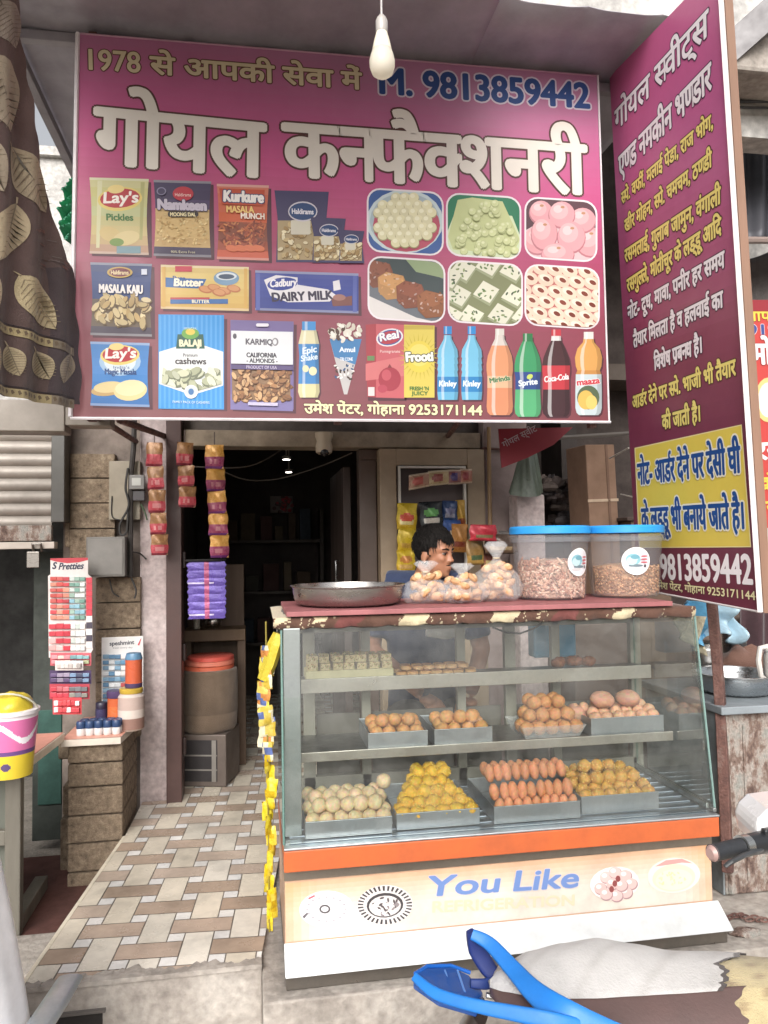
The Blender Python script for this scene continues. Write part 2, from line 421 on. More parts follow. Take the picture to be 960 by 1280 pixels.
# ================================================================== THE SETTING
b = MB('asphalt'); b.f([(-60, -60, 0), (60, -60, 0), (60, 80, 0), (-60, 80, 0)]); b.build('street', kind='structure', origin=(0, 0, 0))
# concrete plinth under the shop floor and under the counter
b = MB('concrete')
FL = [(-.715, 2.56), (.02, 2.56), (.02, 4.0), (1.9, 4.0), (1.9, 7.2), (-.42, 7.2), (-.44, 4.28), (-.592, 4.28), (-.604, 3.8)]
b.prism([(x, y, 0) for x, y in FL], (0, 0, .262))
b.prism([(x, y, 0) for x, y in ((.0202, 2.38), (2.9, 2.38), (2.9, 3.98), (.0202, 3.98))], (0, 0, .246))
b.build('pavement', kind='structure', origin=(0, 0, 0), bevel=.006)
# red oxide floor of the neighbouring shop and its stone kerb
b = MB('grime'); b.box(-2.6, -.72, 3.35, 4.2, .0, .06, '#5a3a34'); b.build('neighbour_floor', kind='structure')
b = MB('concrete'); rg = random.Random(5)
for i, x in enumerate((-2.2, -1.75, -1.3, -1.0)): b.box(x, x+.29+(.12 if i < 2 else 0), 3.02, 3.33, 0, .08)
b.build('kerb', kind='structure', bevel=.01)
# ceramic floor: basket weave with dots
b = MB('ceramic', '#8e857c')
TF = [(x, y) for x, y in [(-.705, 2.585), (.015, 2.575), (.06, 3.2), (.2, 4.0), (1.88, 4.05), (1.88, 7.15), (-.41, 7.15), (-.435, 4.29), (-.585, 4.29), (-.597, 3.81)]]
b.f([(x, y, .266) for x, y in TF])
s_, g_, q_ = .155, .056, .0022
cols = {'H': ['#bda998', '#b39f8d', '#c4b2a2', '#ae9a88'], 'V': ['#e2d8c6', '#dcd2c0', '#e6dfd2', '#d9d2c4'], 'D': ['#ece9e4', '#e4e2df']}
ang = R_(-4); ca_, sa_ = math.cos(ang), math.sin(ang)
def conv(poly, cl):    # clip the tile to the two convex pieces of the floor
    return clip_convex(poly, cl)
pieces = [[(-.705, 2.585), (.015, 2.575), (.145, 3.81), (-.597, 3.81)], [(-.597, 3.81), (.145, 3.81), (.2, 4.29), (-.585, 4.29)], [(-.435, 4.29), (1.88, 4.29), (1.88, 7.15), (-.41, 7.15)]]
for i in range(-6, 18):
    for j in range(-4, 34):
        x, y = i*s_, j*s_; h = (i+j) % 2 == 0
        rects = [((x-g_/2, x+s_+g_/2, y+g_/2, y+s_-g_/2), 'H') if h else ((x+g_/2, x+s_-g_/2, y-g_/2, y+s_+g_/2), 'V'), ((x-g_/2, x+g_/2, y-g_/2, y+g_/2), 'D')]
        for (x0, x1, y0, y1), k in rects:
            q = [(x0+q_, y0+q_), (x1-q_, y0+q_), (x1-q_, y1-q_), (x0+q_, y1-q_)]
            q = [(-.6+a*ca_-c*sa_, 2.5+a*sa_+c*ca_) for a, c in q]; col = jit(rnd.choice(cols[k]), .06)
            for pc in pieces:
                r = conv(q, pc)
                if len(r) > 2: b.f([(a, c, .2695) for a, c in r], col)
b.box(-.712, -.7, 2.6, 2.62, .262, .27)
b.prism([(-.717, 2.57, .2625), (-.703, 2.57, .2625), (-.592, 3.8, .2625), (-.606, 3.8, .2625)], (0, 0, .0085), '#e6dcc8')
rg = random.Random(9); pts = []
for i in range(60):
    x = -.70+i*.0122; pts.append((x, 2.585+.012*math.sin(x*31)+rg.uniform(0, .022)+(.02 if -.5 < x < -.36 else 0)))
for (xa, ya), (xc, yc) in zip(pts, pts[1:]): b.prism([(xa, 2.553, .258), (xc, 2.553, .258), (xc, yc, .258), (xa, ya, .258)], (0, 0, .0135+.002*rg.random()), '#a39a92', 'concrete')
b.build('floor', kind='structure', origin=(0, 0, 0))

# ---------------------------------------------------------------- the shop's building
bld = thing('shop_building', 'old plastered shop building with an open dark doorway under the pink sign', 'building', (.7, 4.3, 0))
b = MB('stained_plaster')
b.box(-.60, -.462, 4.3, 4.42, .0, 3.6); b.build('wall', bld, bevel=.004)
b = MB('plaster', '#a08f8b'); b.box(1.32, 1.585, 4.27, 4.4, .2, 3.6); b.build('wall', bld, bevel=.004)
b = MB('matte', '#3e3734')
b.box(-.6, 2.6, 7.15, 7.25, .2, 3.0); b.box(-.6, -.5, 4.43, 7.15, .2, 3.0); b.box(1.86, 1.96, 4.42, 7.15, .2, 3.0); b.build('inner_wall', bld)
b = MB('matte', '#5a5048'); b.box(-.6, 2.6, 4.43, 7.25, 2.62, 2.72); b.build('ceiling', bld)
b = MB('grime', '#a3937f'); b.box(-.375, 1.31, 4.29, 4.45, 2.165, 2.255); b.build('lintel', bld, bevel=.005)
b = MB('grime', '#6b625c'); b.box(-.375, 1.32, 4.36, 4.46, 2.255, 3.6); b.build('wall_above_lintel', bld)
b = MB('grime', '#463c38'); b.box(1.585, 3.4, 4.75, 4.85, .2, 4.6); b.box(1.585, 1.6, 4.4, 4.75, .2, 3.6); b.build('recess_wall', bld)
b = MB('stained_plaster'); b.box(1.44, 1.60, 4.05, 4.2, .25, P(645, 618, Y=4.05).z); b.build('wall_stub', bld, bevel=.01)
b = MB('paint', '#4b3430'); b.box(-.457, -.378, 4.24, 4.4, .266, 2.95)
for z in (.5, 1.0, 1.5, 2.0): b.box(-.378, -.362, 4.3, 4.34, z, z+.09, '#3a2926')
b.build('door_post', bld, bevel=.004)
# inner door frame and the leaf that stands open into the dark room
b = MB('paint', '#5e4e45'); b.box(.60, .70, 4.34, 4.44, .27, 2.1); b.box(.60, .72, 4.34, 4.44, 2.1, 2.16); b.build('door_frame', bld, bevel=.004)
b = MB('wood', '#3f322c'); b.box(.52, .565, 4.45, 5.2, .27, 2.07)
d = b.build('door', bld, bevel=.003)
b = MB('steel', '#777777'); b.tube([(.51, 4.6, 1.4), (.49, 4.6, 1.4), (.49, 4.6, 1.52), (.51, 4.6, 1.52)], .008); b.build('handle', d, smooth=True)
# beige frame with a dim window right of the opening
b = MB('paint', '#a08c74')
for a, c in ((.705, .80), (1.215, 1.318)): b.box(a, c, 4.25, 4.36, .27, 2.155)
b.box(.80, 1.215, 4.25, 4.36, 2.06, 2.155); b.box(.80, 1.215, 4.25, 4.36, .27, 1.2); win = b.build('window_frame', bld, bevel=.004)
b = MB('paint', '#d8d2c8')
for a, c, e, f_ in ((.81, .822, 1.2, 2.055), (1.19, 1.202, 1.2, 2.055), (.822, 1.19, 2.043, 2.055)): b.box(a, c, 4.235, 4.262, e, f_)
b.box(.81, 1.21, 4.30, 4.31, 1.2, 2.06, '#4a3b39'); b.build('inner_trim', win)
# upper storey over the canopy
b = MB('old_wall'); b.box(.75, 3.3, 3.45, 3.6, 3.66, 7.5); b.box(-.9, .75, 3.75, 3.9, 3.75, 7.5); b.build('upper_wall', bld)
b = MB('concrete'); b.box(.95, 3.3, 3.18, 3.45, 3.82, 4.02); b.build('balcony_slab', bld, bevel=.02)

# ---------------------------------------------------------------- sheet metal canopy
can = thing('canopy', 'grey sheet metal canopy over the shop front with fluted underside', 'canopy', (.3, 2.5, 3.64))
def sheet(mb, x0, x1, y0, y1, z, amp=.012, per=.19, slope=0.0, col=None, mat=None):
    n = int((x1-x0)/per*8)
    fn = lambda u, v: V((x0+(x1-x0)*u, y0+(y1-y0)*v, z+slope*v+amp*max(-.3, math.sin(2*math.pi*(x1-x0)*u/per))**3))
    mb.grid(fn, n, 8, col, mat)
b = MB('tin', '#aaa6ae'); sheet(b, -.93, .93, 1.15, 4.3, 3.655, amp=.01, per=.31); b.build('sheet', can, smooth=True, solid=.003)
b = MB('tin', '#aaa6ae'); sheet(b, .90, 1.83, 2.69, 4.3, 3.66, amp=.01, per=.31); b.build('sheet', can, smooth=True, solid=.003)
b = MB('paint', '#9a959b'); b.box(-.95, 1.9, 3.11, 3.15, 3.61, 3.65); b.box(-.95, -.91, 1.15, 4.3, 3.6, 3.64); b.build('beam', can, bevel=.003)
b = MB('rusty'); b.tube([P(150, 525, Y=3.15), P(205, 545, Y=4.3)], .016); b.build('bracket', can, smooth=True)
for p_, q_ in (((120, 520), (170, 552)), ((575, 525), (560, 545))): b = MB('rusty'); b.tube([P(*p_, Y=3.13), P(*q_, Y=4.28)], .014); b.build('bracket', can, smooth=True)

# ---------------------------------------------------------------- left neighbour: shutter, steel beam, stone clad pier
nb = thing('neighbour_shop', 'left neighbour shop with half raised shutter and a dark doorway', 'building', (-1.4, 4.3, 0))
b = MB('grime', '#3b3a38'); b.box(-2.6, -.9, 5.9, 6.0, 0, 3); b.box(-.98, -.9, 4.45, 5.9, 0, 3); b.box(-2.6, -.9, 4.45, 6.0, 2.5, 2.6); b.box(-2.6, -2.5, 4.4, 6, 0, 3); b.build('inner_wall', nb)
b = MB('grime', '#3f443f'); b.box(-1.17, -.985, 4.42, 4.46, .06, 1.6); b.box(-1.14, -1.02, 4.41, 4.42, .25, .75, '#2f5048'); b.build('door', nb, bevel=.004)
sh = MB('tin', '#9c948c')
z0, z1 = 1.72, 2.3; k = 9
fn = lambda u, v: V((-2.4+1.38*u, 4.2-.022*abs(math.sin(v*k*math.pi))**.7, z0+(z1-z0)*v))
sh.grid(fn, 1, k*10); shut = sh.build('shutter', nb, smooth=True, ang=70)
b = MB('peeling'); b.box(-2.4, -1.02, 4.17, 4.21, 1.655, 1.735); b.build('bottom_rail', shut, bevel=.004)
b = MB('paint', '#b5aaa0'); b.box(-2.4, -1.0, 4.15, 4.22, 1.615, 1.65); b.build('bottom_bar', nb, bevel=.003)
b = MB('steel', '#8a8580'); b.box(-1.13, -1.07, 4.14, 4.16, 1.52, 1.6); b.tube([(-1.1, 4.15, 1.6), (-1.1, 4.13, 1.64), (-1.06, 4.13, 1.64), (-1.06, 4.15, 1.6)], .007); b.build('padlock', nb, bevel=.003)
b = MB('paint', '#45433f'); b.box(-1.02, -.955, 4.16, 4.3, 1.75, 2.45); b.build('shutter_channel', nb, bevel=.003)
b = MB('paint', '#857c72'); b.box(-2.4, -.735, 3.2, 3.32, 2.075, 2.2); b.box(-.733, -.56, 3.2, 3.3, 2.10, 2.2); b.build('beam', nb, bevel=.004)
b = MB('old_wall'); b.box(-.95, -.62, 4.36, 4.5, 2.16, 3.6); b.box(-2.6, -.95, 4.36, 4.5, 2.4, 3.0); b.build('wall', nb)
pier = thing('stone_pier', 'pier faced with rough brown stone blocks left of the doorway', 'pier', (-.75, 4.3, 0))
b = MB('grime', '#8a7d74'); b.box(-1.0, -.602, 4.34, 4.5, .0, 2.5); b.build('pier_core', pier)
def courses(mb, x0, x1, y0, y1, zs, ss, split=None):
    r = random.Random(ss)
    for a, c in zip(zs, zs[1:]):
        o = r.uniform(-.004, .004)
        if split: mb.box(x0, split-.002, y0+o, y1, a+.003, c-.003); mb.box(split+.002, x1, y0-o, y1, a+.003, c-.003)
        else: mb.box(x0, x1, y0+o, y1, a+.003, c-.003)
zs = [P(100, y, Y=4.3).z for y in (700, 661, 629, 598, 567)]
b = MB('stone'); courses(b, -.955, -.728, 4.285, 4.345, zs, 1); courses(b, -.98, -.957, 4.29, 4.345, [1.62, 1.78, 1.79], 4); b.build('stone_block_panel', pier, bevel=.004)
zs = [P(150, y, Y=4.27).z for y in (922, 886, 852, 818, 786, 753, 721)]
b = MB('stone'); courses(b, -.82, -.592, 4.262, 4.335, zs, 2); b.build('stone_block_panel', pier, bevel=.004)
zs = [0.0, .12, .25, .375, .505, .615, .70]
b = MB('stone'); courses(b, -.852, -.608, 3.8, 4.25, zs, 3); b.build('stone_base', pier, bevel=.007)
for q_ in ((-.93, -.856, 4.0, 4.2, 0.05, .3), (-.92, -.856, 4.0, 4.2, .32, .46), (-.93, -.86, 3.95, 4.2, .6, .69)): b = MB('stone'); b.box(*q_); b.build('loose_stone', pier, bevel=.008)
b = MB('paint', '#d99a86'); b.prism([(-.875, 3.77, .703), (-.612, 3.77, .703), (-.583, 4.1, .703), (-.583, 4.26, .703), (-.875, 4.26, .703)], (0, 0, .03), '#d9cdbf')
b.f([(-.873, 3.772, .7345), (-.613, 3.772, .7345), (-.585, 4.1, .7345), (-.585, 4.26, .7345), (-.873, 4.26, .7345)], '#dba08c'); b.build('shelf_slab', pier)
# far pale building in the gap between curtain and canopy
fb = thing('pale_building', 'far pale building seen through the gap beside the canopy', 'building', (-2.6, 9, 0))
b = MB('old_wall'); b.box(-4.2, -1.2, 9, 10.5, 0, 6.15); b.build('wall', fb)
b = MB('old_wall'); b.box(-4.3, -1.1, 8.93, 9, 6.05, 6.15); b.build('cornice', fb)

# ================================================================== BIG SHOP SIGN
BP = Plane((-1, 3.05, 3), (1, 3.05, 3), (0, 3.05, 2))
sign = thing('shop_sign', 'wide magenta printed shop sign with product pictures, hung across the shop front under the canopy', 'sign', (.42, 3.05, 2.1))
c4 = [P(100, 42, Y=3.05), P(746, 95, Y=3.05), P(760, 526, Y=3.05), P(91, 521, Y=3.05)]
def quad_grad(mb, c, nu, nv, cf, off=V((0, 0, 0))):
    mb.grid(lambda u, v: (c[0]*(1-u)+c[1]*u)*(1-v)+(c[3]*(1-u)+c[2]*u)*v+off, nu, nv, cfn=cf)
def stops(v, st):
    for (a, ca), (b2, cb) in zip(st, st[1:]):
        if v <= b2: return mixc(ca, cb, (v-a)/(b2-a))
    return lin(st[-1][1])
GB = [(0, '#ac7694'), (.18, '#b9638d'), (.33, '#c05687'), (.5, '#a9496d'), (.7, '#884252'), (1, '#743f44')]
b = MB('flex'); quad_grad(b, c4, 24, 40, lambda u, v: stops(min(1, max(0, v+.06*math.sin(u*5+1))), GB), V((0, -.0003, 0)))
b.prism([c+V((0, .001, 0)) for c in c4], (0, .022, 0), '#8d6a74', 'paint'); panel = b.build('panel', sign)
b = MB('paint', '#e6dfe2')
def edge(a, c, w, t0, t1, inw):
    b.prism([a, c, c+inw*w, a+inw*w], (0, t1-t0, 0)) if False else None
L_, R2, T_, B_ = c4[0], c4[1], c4[2], c4[3]
b.tube([L_+V((-.008, -.003, 0)), B_+V((-.008, -.003, 0))], .0085, 6); b.tube([B_+V((-.008, -.003, -.006)), T_+V((.01, -.003, -.006))], .006, 6)
b.tube([R2+V((.004, -.003, 0)), T_+V((.004, -.003, 0))], .004, 6); b.tube([L_, R2], .004, 6, '#b58a9c'); b.build('frame', sign, smooth=True)
b = MB('rusty')
for px in (115, 420, 735):
    b = MB('rusty'); q = P(px, 300, Y=3.08); b.box(q.x-.015, q.x+.015, 3.076, 3.11, 2.1, 3.64); b.build('back_batten', sign)

def art(): return Art(BP, .0012, ink=.84)
def txt(name, *a, parent=None, **k):
    A = art(); A.text(*a, **k); A.build(name, parent or panel)
ST = dict(bold=(.035, .02), outl=.035, ocol='#5b4236')
txt('lettering', '1978', (111, 87), (176, 91), 25, '#d8c9a6', bold=(.03, .02), outl=.05, ocol='#6b4a3c')
txt('lettering', 'से आपकी सेवा में', (187, 92), (453, 112), 20.5, '#d8c9a6', bold=(.05, .045), outl=.07, ocol='#6b4a3c')
txt('lettering', 'M. 9813859442', (474, 116.5), (738, 135.5), 31, '#2f4a82', bold=(.055, .04), outl=.065, ocol='#d5ccd8')
txt('lettering', 'गोयल', (115, 203), (333, 222), 67, '#e9e2d8', bold=(.048, .034), outl=.036, ocol='#5a3a36')
txt('lettering', 'क{न}फैक्शनरी'.replace('क्', '{क}'), (352, 219), (736, 243), 62, '#e9e2d8', bold=(.05, .034), outl=.038, ocol='#5a3a36')
txt('lettering', 'उमेश पेंटर, गोहाना 9253171144', (380, 516.5), (603, 519), 11, '#efe3b4', bold=(.05, .05), outl=.08, ocol='#4a2a2a')

def packet(x0, y0, x1, y1, top, cols, sk=2, crimp=True, wob=2.5):
    """pillow packet with a gradient of bands; returns its Art"""
    A = art(); n = 8
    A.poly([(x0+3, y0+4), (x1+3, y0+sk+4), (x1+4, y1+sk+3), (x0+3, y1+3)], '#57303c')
    h = (y1-y0)/len(cols)
    for i, c in enumerate(cols):
        a, d = y0+i*h, y0+(i+1)*h
        wv = lambda y: wob*math.sin((y-y0)/(y1-y0)*math.pi)
        A.poly([(x0+wv(a), a), (x1-wv(a), a+sk), (x1-wv(d), d+sk), (x0+wv(d), d)], c)
    if crimp:
        A.rect(x0, y0, x1, y0+3, mixc(cols[0], '#ffffff', .25), sk); A.rect(x0, y1-3, x1, y1, mixc(cols[-1], '#ffffff', .2), sk)
    return A
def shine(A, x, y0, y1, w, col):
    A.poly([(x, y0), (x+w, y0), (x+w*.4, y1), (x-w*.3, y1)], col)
def T(A, s, x0, y0, x1, y1, h, c, b=.07, o=0, oc='#222', sh=0): A.text(s, (x0, y0), (x1, y1), h, c, bold=(b, b*.8) if b else (0, 0), outl=o, ocol=oc, shear=sh)
def logo_oval(A, cx, cy, rx, ry, rot=0):
    A.ell(cx, cy+1, rx*1.12, ry*1.25, '#e9d27a', rot); A.ell(cx, cy, rx, ry, '#b9333c', rot); A.ell(cx-rx*.2, cy-ry*.95, rx*.42, ry*.45, '#f0d890', rot)
# row 1
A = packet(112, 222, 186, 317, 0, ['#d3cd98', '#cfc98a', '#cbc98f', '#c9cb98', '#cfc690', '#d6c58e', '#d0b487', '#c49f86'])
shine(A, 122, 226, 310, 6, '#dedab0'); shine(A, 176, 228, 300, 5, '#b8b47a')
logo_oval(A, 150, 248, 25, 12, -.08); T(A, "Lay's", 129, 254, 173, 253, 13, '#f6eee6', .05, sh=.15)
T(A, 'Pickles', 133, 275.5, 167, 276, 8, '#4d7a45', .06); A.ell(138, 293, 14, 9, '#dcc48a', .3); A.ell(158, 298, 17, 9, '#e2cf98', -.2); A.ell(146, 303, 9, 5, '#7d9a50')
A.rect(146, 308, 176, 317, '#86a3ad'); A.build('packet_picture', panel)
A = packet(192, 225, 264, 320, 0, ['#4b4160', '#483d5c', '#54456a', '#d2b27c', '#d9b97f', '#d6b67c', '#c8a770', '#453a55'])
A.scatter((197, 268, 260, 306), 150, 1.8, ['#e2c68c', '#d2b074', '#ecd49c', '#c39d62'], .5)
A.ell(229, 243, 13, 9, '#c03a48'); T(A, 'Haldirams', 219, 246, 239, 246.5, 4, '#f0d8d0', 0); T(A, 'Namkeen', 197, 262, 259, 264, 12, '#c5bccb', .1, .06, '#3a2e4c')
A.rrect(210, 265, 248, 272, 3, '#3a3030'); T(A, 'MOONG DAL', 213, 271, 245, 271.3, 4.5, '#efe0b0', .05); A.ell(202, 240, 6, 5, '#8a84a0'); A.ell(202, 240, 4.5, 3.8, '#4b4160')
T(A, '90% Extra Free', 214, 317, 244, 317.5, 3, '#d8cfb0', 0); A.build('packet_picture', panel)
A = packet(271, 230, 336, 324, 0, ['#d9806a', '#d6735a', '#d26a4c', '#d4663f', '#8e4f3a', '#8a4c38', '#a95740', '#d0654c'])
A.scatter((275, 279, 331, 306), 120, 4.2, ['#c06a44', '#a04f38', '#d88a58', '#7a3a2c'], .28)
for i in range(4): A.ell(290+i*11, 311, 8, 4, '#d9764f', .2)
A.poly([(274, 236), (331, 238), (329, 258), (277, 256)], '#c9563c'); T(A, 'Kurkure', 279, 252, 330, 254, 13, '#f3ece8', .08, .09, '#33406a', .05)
T(A, 'MASALA', 283, 266, 318, 267, 8, '#f0c87a', .06, .05, '#a03a2c'); T(A, 'MUNCH', 301, 274, 331, 275, 7, '#f2e2d2', .06, .05, '#a03a2c'); A.build('packet_picture', panel)
A = art()
for (x0, y0, x1, y1) in ((343, 238, 411, 328), (388, 272, 432, 329), (421, 288, 455, 330)):
    A.poly([(x0, y0), (x1, y0+2), (x1-3, y0+(y1-y0)*.4), (x1, y1), (x0+2, y1), (x0+4, y0+(y1-y0)*.4)], '#4a4468')
    w, h = x1-x0, y1-y0; A.rect(x0+4, y0+h*.42, x1-3, y1-3, '#b7a27c')
    A.scatter((x0+6, y0+h*.44, x1-6, y1-5), 60, 3.4, ['#d8c79c', '#c9b284', '#e6dab8', '#a98b5c'], .62, shade='#8a7048')
    A.rrect(x0+w*.3, y0+h*.42, x0+w*.66, y0+h*.62, 2, '#dcd6c4'); A.ell(x0+w*.52, y0+h*.3, w*.27, h*.14, '#d8d2dc'); A.ell(x0+w*.52, y0+h*.3, w*.25, h*.12, '#2f4a7a')
    T(A, 'Haldirams', x0+w*.32, y0+h*.33, x0+w*.72, y0+h*.34, h*.07, '#e8e4ec', .04)
A.build('packet_picture', panel)
# row 2
A = packet(113, 328, 190, 419, 0, ['#48527c', '#3c4c80', '#34477e', '#33467a', '#6b5e54', '#6b5a48', '#6a5a4a', '#4a4150'])
A.scatter((119, 370, 184, 404), 60, 7, ['#d9c496', '#cdb684', '#e4d2a8', '#bb9f6c'], .5, shade='#6f5a3c')
A.ell(150, 341, 16, 7, '#c9a85c'); A.ell(150, 341, 13, 5.4, '#7a3440'); T(A, 'Haldirams', 139, 343.5, 161, 343.8, 5, '#f0dcae', .03)
T(A, 'MASALA KAJU', 124, 366, 179, 367.5, 10, '#e8e2e0', .06, .04, '#2a3560'); A.rect(177, 337, 184, 344, '#d8dcec'); A.build('packet_picture', panel)
A = packet(201, 331, 311, 386, 0, ['#dcc17c', '#e2c880', '#e0c47a', '#dcbc70', '#d9b668', '#d4ae62'], 3, wob=0)
A.poly([(207, 347), (258, 349), (252, 361), (207, 359)], '#3d6ca8'); T(A, 'Pure', 216, 350, 232, 350.5, 5, '#3a5a94', .05); T(A, 'Butter', 217, 357.5, 254, 358, 9, '#f2ecda', .08, .06, '#2f5490', .1)
A.ell(283, 348, 16, 9, '#7e9fbc'); A.ell(283, 345.5, 13, 5, '#dde4ea'); A.ell(283, 346, 10, 3.2, '#4a5a70')
for x, y in ((257, 362), (268, 360), (280, 364), (292, 361), (274, 366)): A.ell(x, y, 9, 4.6, '#c07a50', .2); A.ell(x, y-.6, 7, 3.4, '#d69a68', .2)
A.rect(213, 374, 285, 380, '#3d6ca8'); A.rect(213, 372, 262, 374.5, '#b9444a'); T(A, 'BUTTER', 240, 379, 262, 379.3, 4, '#f0e6c8', .04); A.rect(219, 333, 240, 340, '#c9485a'); A.rect(203, 334, 207, 384, '#d9ae60'); A.rect(305, 336, 309, 386, '#d9ae60')
A.build('biscuit_picture', panel)
A = packet(319, 338, 448, 388, 0, ['#4a549e', '#424e9c', '#3c4a9a', '#3a4796', '#384490', '#3a4690'], 4, wob=0)
A.poly([(330, 350), (345, 344), (372, 347), (372, 356), (410, 362), (420, 369), (412, 377), (360, 378), (338, 370)], '#e8e4ea')
A.ell(353, 355, 19, 8, '#3c4a9a', -.1); T(A, 'Cadbury', 337, 359, 371, 357, 9, '#ece8ee', .05, sh=.2); T(A, 'DAIRY MILK', 340, 377, 417, 374, 10.5, '#3a3348', .07)
A.poly([(416, 352), (424, 350), (426, 362), (417, 364)], '#e9e6ea'); A.poly([(414, 374), (440, 370), (440, 382), (416, 383)], '#7c4a44'); A.ell(424, 372, 8, 4, '#a3746a'); A.rect(320, 342, 325, 388, '#5b66ae'); A.rect(441, 345, 446, 390, '#5b66ae')
A.build('chocolate_picture', panel)
# row 3
A = packet(113, 427, 187, 507, 0, ['#4a84c4', '#4a86c8', '#4a88cc', '#4a8ad0', '#4386cc', '#3d7fc4', '#3a78bc', '#3a74b6'])
A.ell(150, 452, 26, 18, '#a9c8e6'); A.ell(150, 452, 20, 14, '#dfeaf2'); logo_oval(A, 150, 443, 22, 10, -.05); T(A, "Lay's", 131, 448, 170, 447, 12, '#f6eee6', .05, sh=.15)
T(A, 'Magic Masala', 131, 468, 171, 468.5, 7, '#2b4a80', .05); T(A, "India's", 142, 461, 162, 461, 3.5, '#3b5a90', 0)
for x, y, a, r, c in ((134, 488, 20, 7, '#c9a870'), (136, 484, 19, 7, '#e2cf98'), (163, 488, 21, 13, '#e8d59c'), (163, 485, 19, 10, '#f0e2b4')): A.ell(x, y, a, r, c, -.1)
A.build('packet_picture', panel)
A = art(); A.poly([(202, 397), (284, 399), (284, 514), (202, 512)], '#57303c'); A.rect(198, 393, 280, 511, '#3a94dc', 1)
for i in range(14): A.rect(199+i*5.8, 394, 201.5+i*5.8, 510, '#55a6e4', .4)
A.poly([(199, 440), (225, 432), (255, 432), (279, 440), (279, 482), (240, 494), (199, 480)], '#e9ecee')
A.poly([(222, 418), (254, 418), (256, 436), (220, 436)], '#2c5c50'); A.ell(238, 417, 11, 7, '#6fa84e'); A.ell(238, 415, 6, 4, '#e2c85a'); T(A, 'BALAJI', 224, 433, 252, 433, 8, '#e6e0c0', .08)
T(A, 'Premium', 229, 446, 247, 446, 4, '#4a4a4a', .02); T(A, 'cashews', 219, 455, 258, 455.5, 7.5, '#4a4444', .05); T(A, '100% NATURAL', 230, 412, 246, 412, 2.5, '#dfeefa', 0)
A.clip = [(204, 456), (275, 456), (277, 480), (240, 491), (202, 479)]
A.scatter((204, 464, 276, 488), 40, 8.5, ['#d3d6bc', '#c8caae', '#e2e4cc', '#b2b698'], .55, shade='#7a806a'); A.clip = None
A.ell(239, 490, 8.5, 8.5, '#eef0f0'); A.ell(239, 490, 6.5, 6.5, '#cfd8dc'); A.ell(239, 490, 3.5, 4, '#4a7ab0'); T(A, 'FAMILY PACK OF CASHEWS', 216, 504, 262, 505, 3, '#dfeefa', 0)
A.build('pouch_picture', panel)
A = art(); A.poly([(291, 404), (371, 406), (370, 517), (291, 514)], '#57303c'); A.rect(288, 400, 367, 510, '#77689a', 2); A.rect(288, 493, 366, 512, '#7f76a8', 2); A.rect(290, 455, 363, 500, '#8f6f52', 1)
A.scatter((292, 462, 362, 500), 110, 4.6, ['#c09468', '#a97a50', '#d0a87c', '#8e6240'], .5, shade='#6a4630')
A.rect(289, 414, 366, 455, '#e4e6ea', 1.5); A.rrect(320, 405, 336, 409, 2, '#e8e4ee'); T(A, 'KARMIQ', 307, 431, 341, 432, 7, '#5a5660', .06); A.ell(344, 428, 4, 5, '#8a868c'); A.ell(343.5, 428, 2.4, 3.4, '#e4e6ea')
T(A, 'CALIFORNIA', 308, 447, 346, 447.6, 5.5, '#3c3a44', .07); T(A, '- ALMONDS -', 308, 453.6, 347, 454.4, 5, '#3c3a44', .06); A.rect(289, 456, 366, 462, '#5d4f7c', 1.5); T(A, 'PRODUCT OF USA', 308, 461.2, 346, 462, 3.6, '#cfc6dc', 0)
A.rect(310, 503, 347, 507, '#c9c2e0', 1); A.ell(293.5, 421, 2.4, 3.4, '#5a5660'); A.build('pouch_picture', panel)
def bottle_pts(cx, prof): return [(cx-w, y) for w, y in prof]+[(cx+w, y) for w, y in reversed(prof)]
def bottle(cx, prof, bands, cap, lean=0):
    A = art(); A.poly([(x+2, y+2) for x, y in bottle_pts(cx, prof)], '#54303a'); cl = bottle_pts(cx, prof)
    for i in range(len(prof)-1):
        (w0, a), (w1, d) = prof[i], prof[i+1]; m = (a+d)/2; c = next(c for y, c in bands if m <= y)
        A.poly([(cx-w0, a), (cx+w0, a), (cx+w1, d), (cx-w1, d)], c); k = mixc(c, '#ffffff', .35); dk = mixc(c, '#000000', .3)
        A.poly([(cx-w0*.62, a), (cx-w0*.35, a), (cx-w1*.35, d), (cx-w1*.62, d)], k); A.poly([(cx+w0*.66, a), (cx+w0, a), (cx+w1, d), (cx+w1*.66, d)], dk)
    cw, y0, y1, c = cap; A.rect(cx-cw, y0, cx+cw, y1, c); A.rect(cx-cw*.6, y0, cx-cw*.2, y1, mixc(c, '#ffffff', .35)); return A
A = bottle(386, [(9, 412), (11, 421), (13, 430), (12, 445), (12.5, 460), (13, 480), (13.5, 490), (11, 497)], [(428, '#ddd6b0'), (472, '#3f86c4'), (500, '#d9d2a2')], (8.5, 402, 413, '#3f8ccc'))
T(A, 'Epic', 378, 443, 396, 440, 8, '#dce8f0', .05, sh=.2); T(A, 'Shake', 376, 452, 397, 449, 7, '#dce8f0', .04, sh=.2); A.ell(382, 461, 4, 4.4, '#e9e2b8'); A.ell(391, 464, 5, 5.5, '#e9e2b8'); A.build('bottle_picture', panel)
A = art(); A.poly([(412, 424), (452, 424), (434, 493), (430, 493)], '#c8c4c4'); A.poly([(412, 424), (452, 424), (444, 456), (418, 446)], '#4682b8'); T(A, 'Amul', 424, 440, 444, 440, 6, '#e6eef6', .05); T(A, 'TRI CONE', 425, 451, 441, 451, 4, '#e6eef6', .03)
A.scatter((419, 456, 442, 474), 26, 2.2, ['#4a3a34', '#3a5a84', '#eeeae6'], .5)
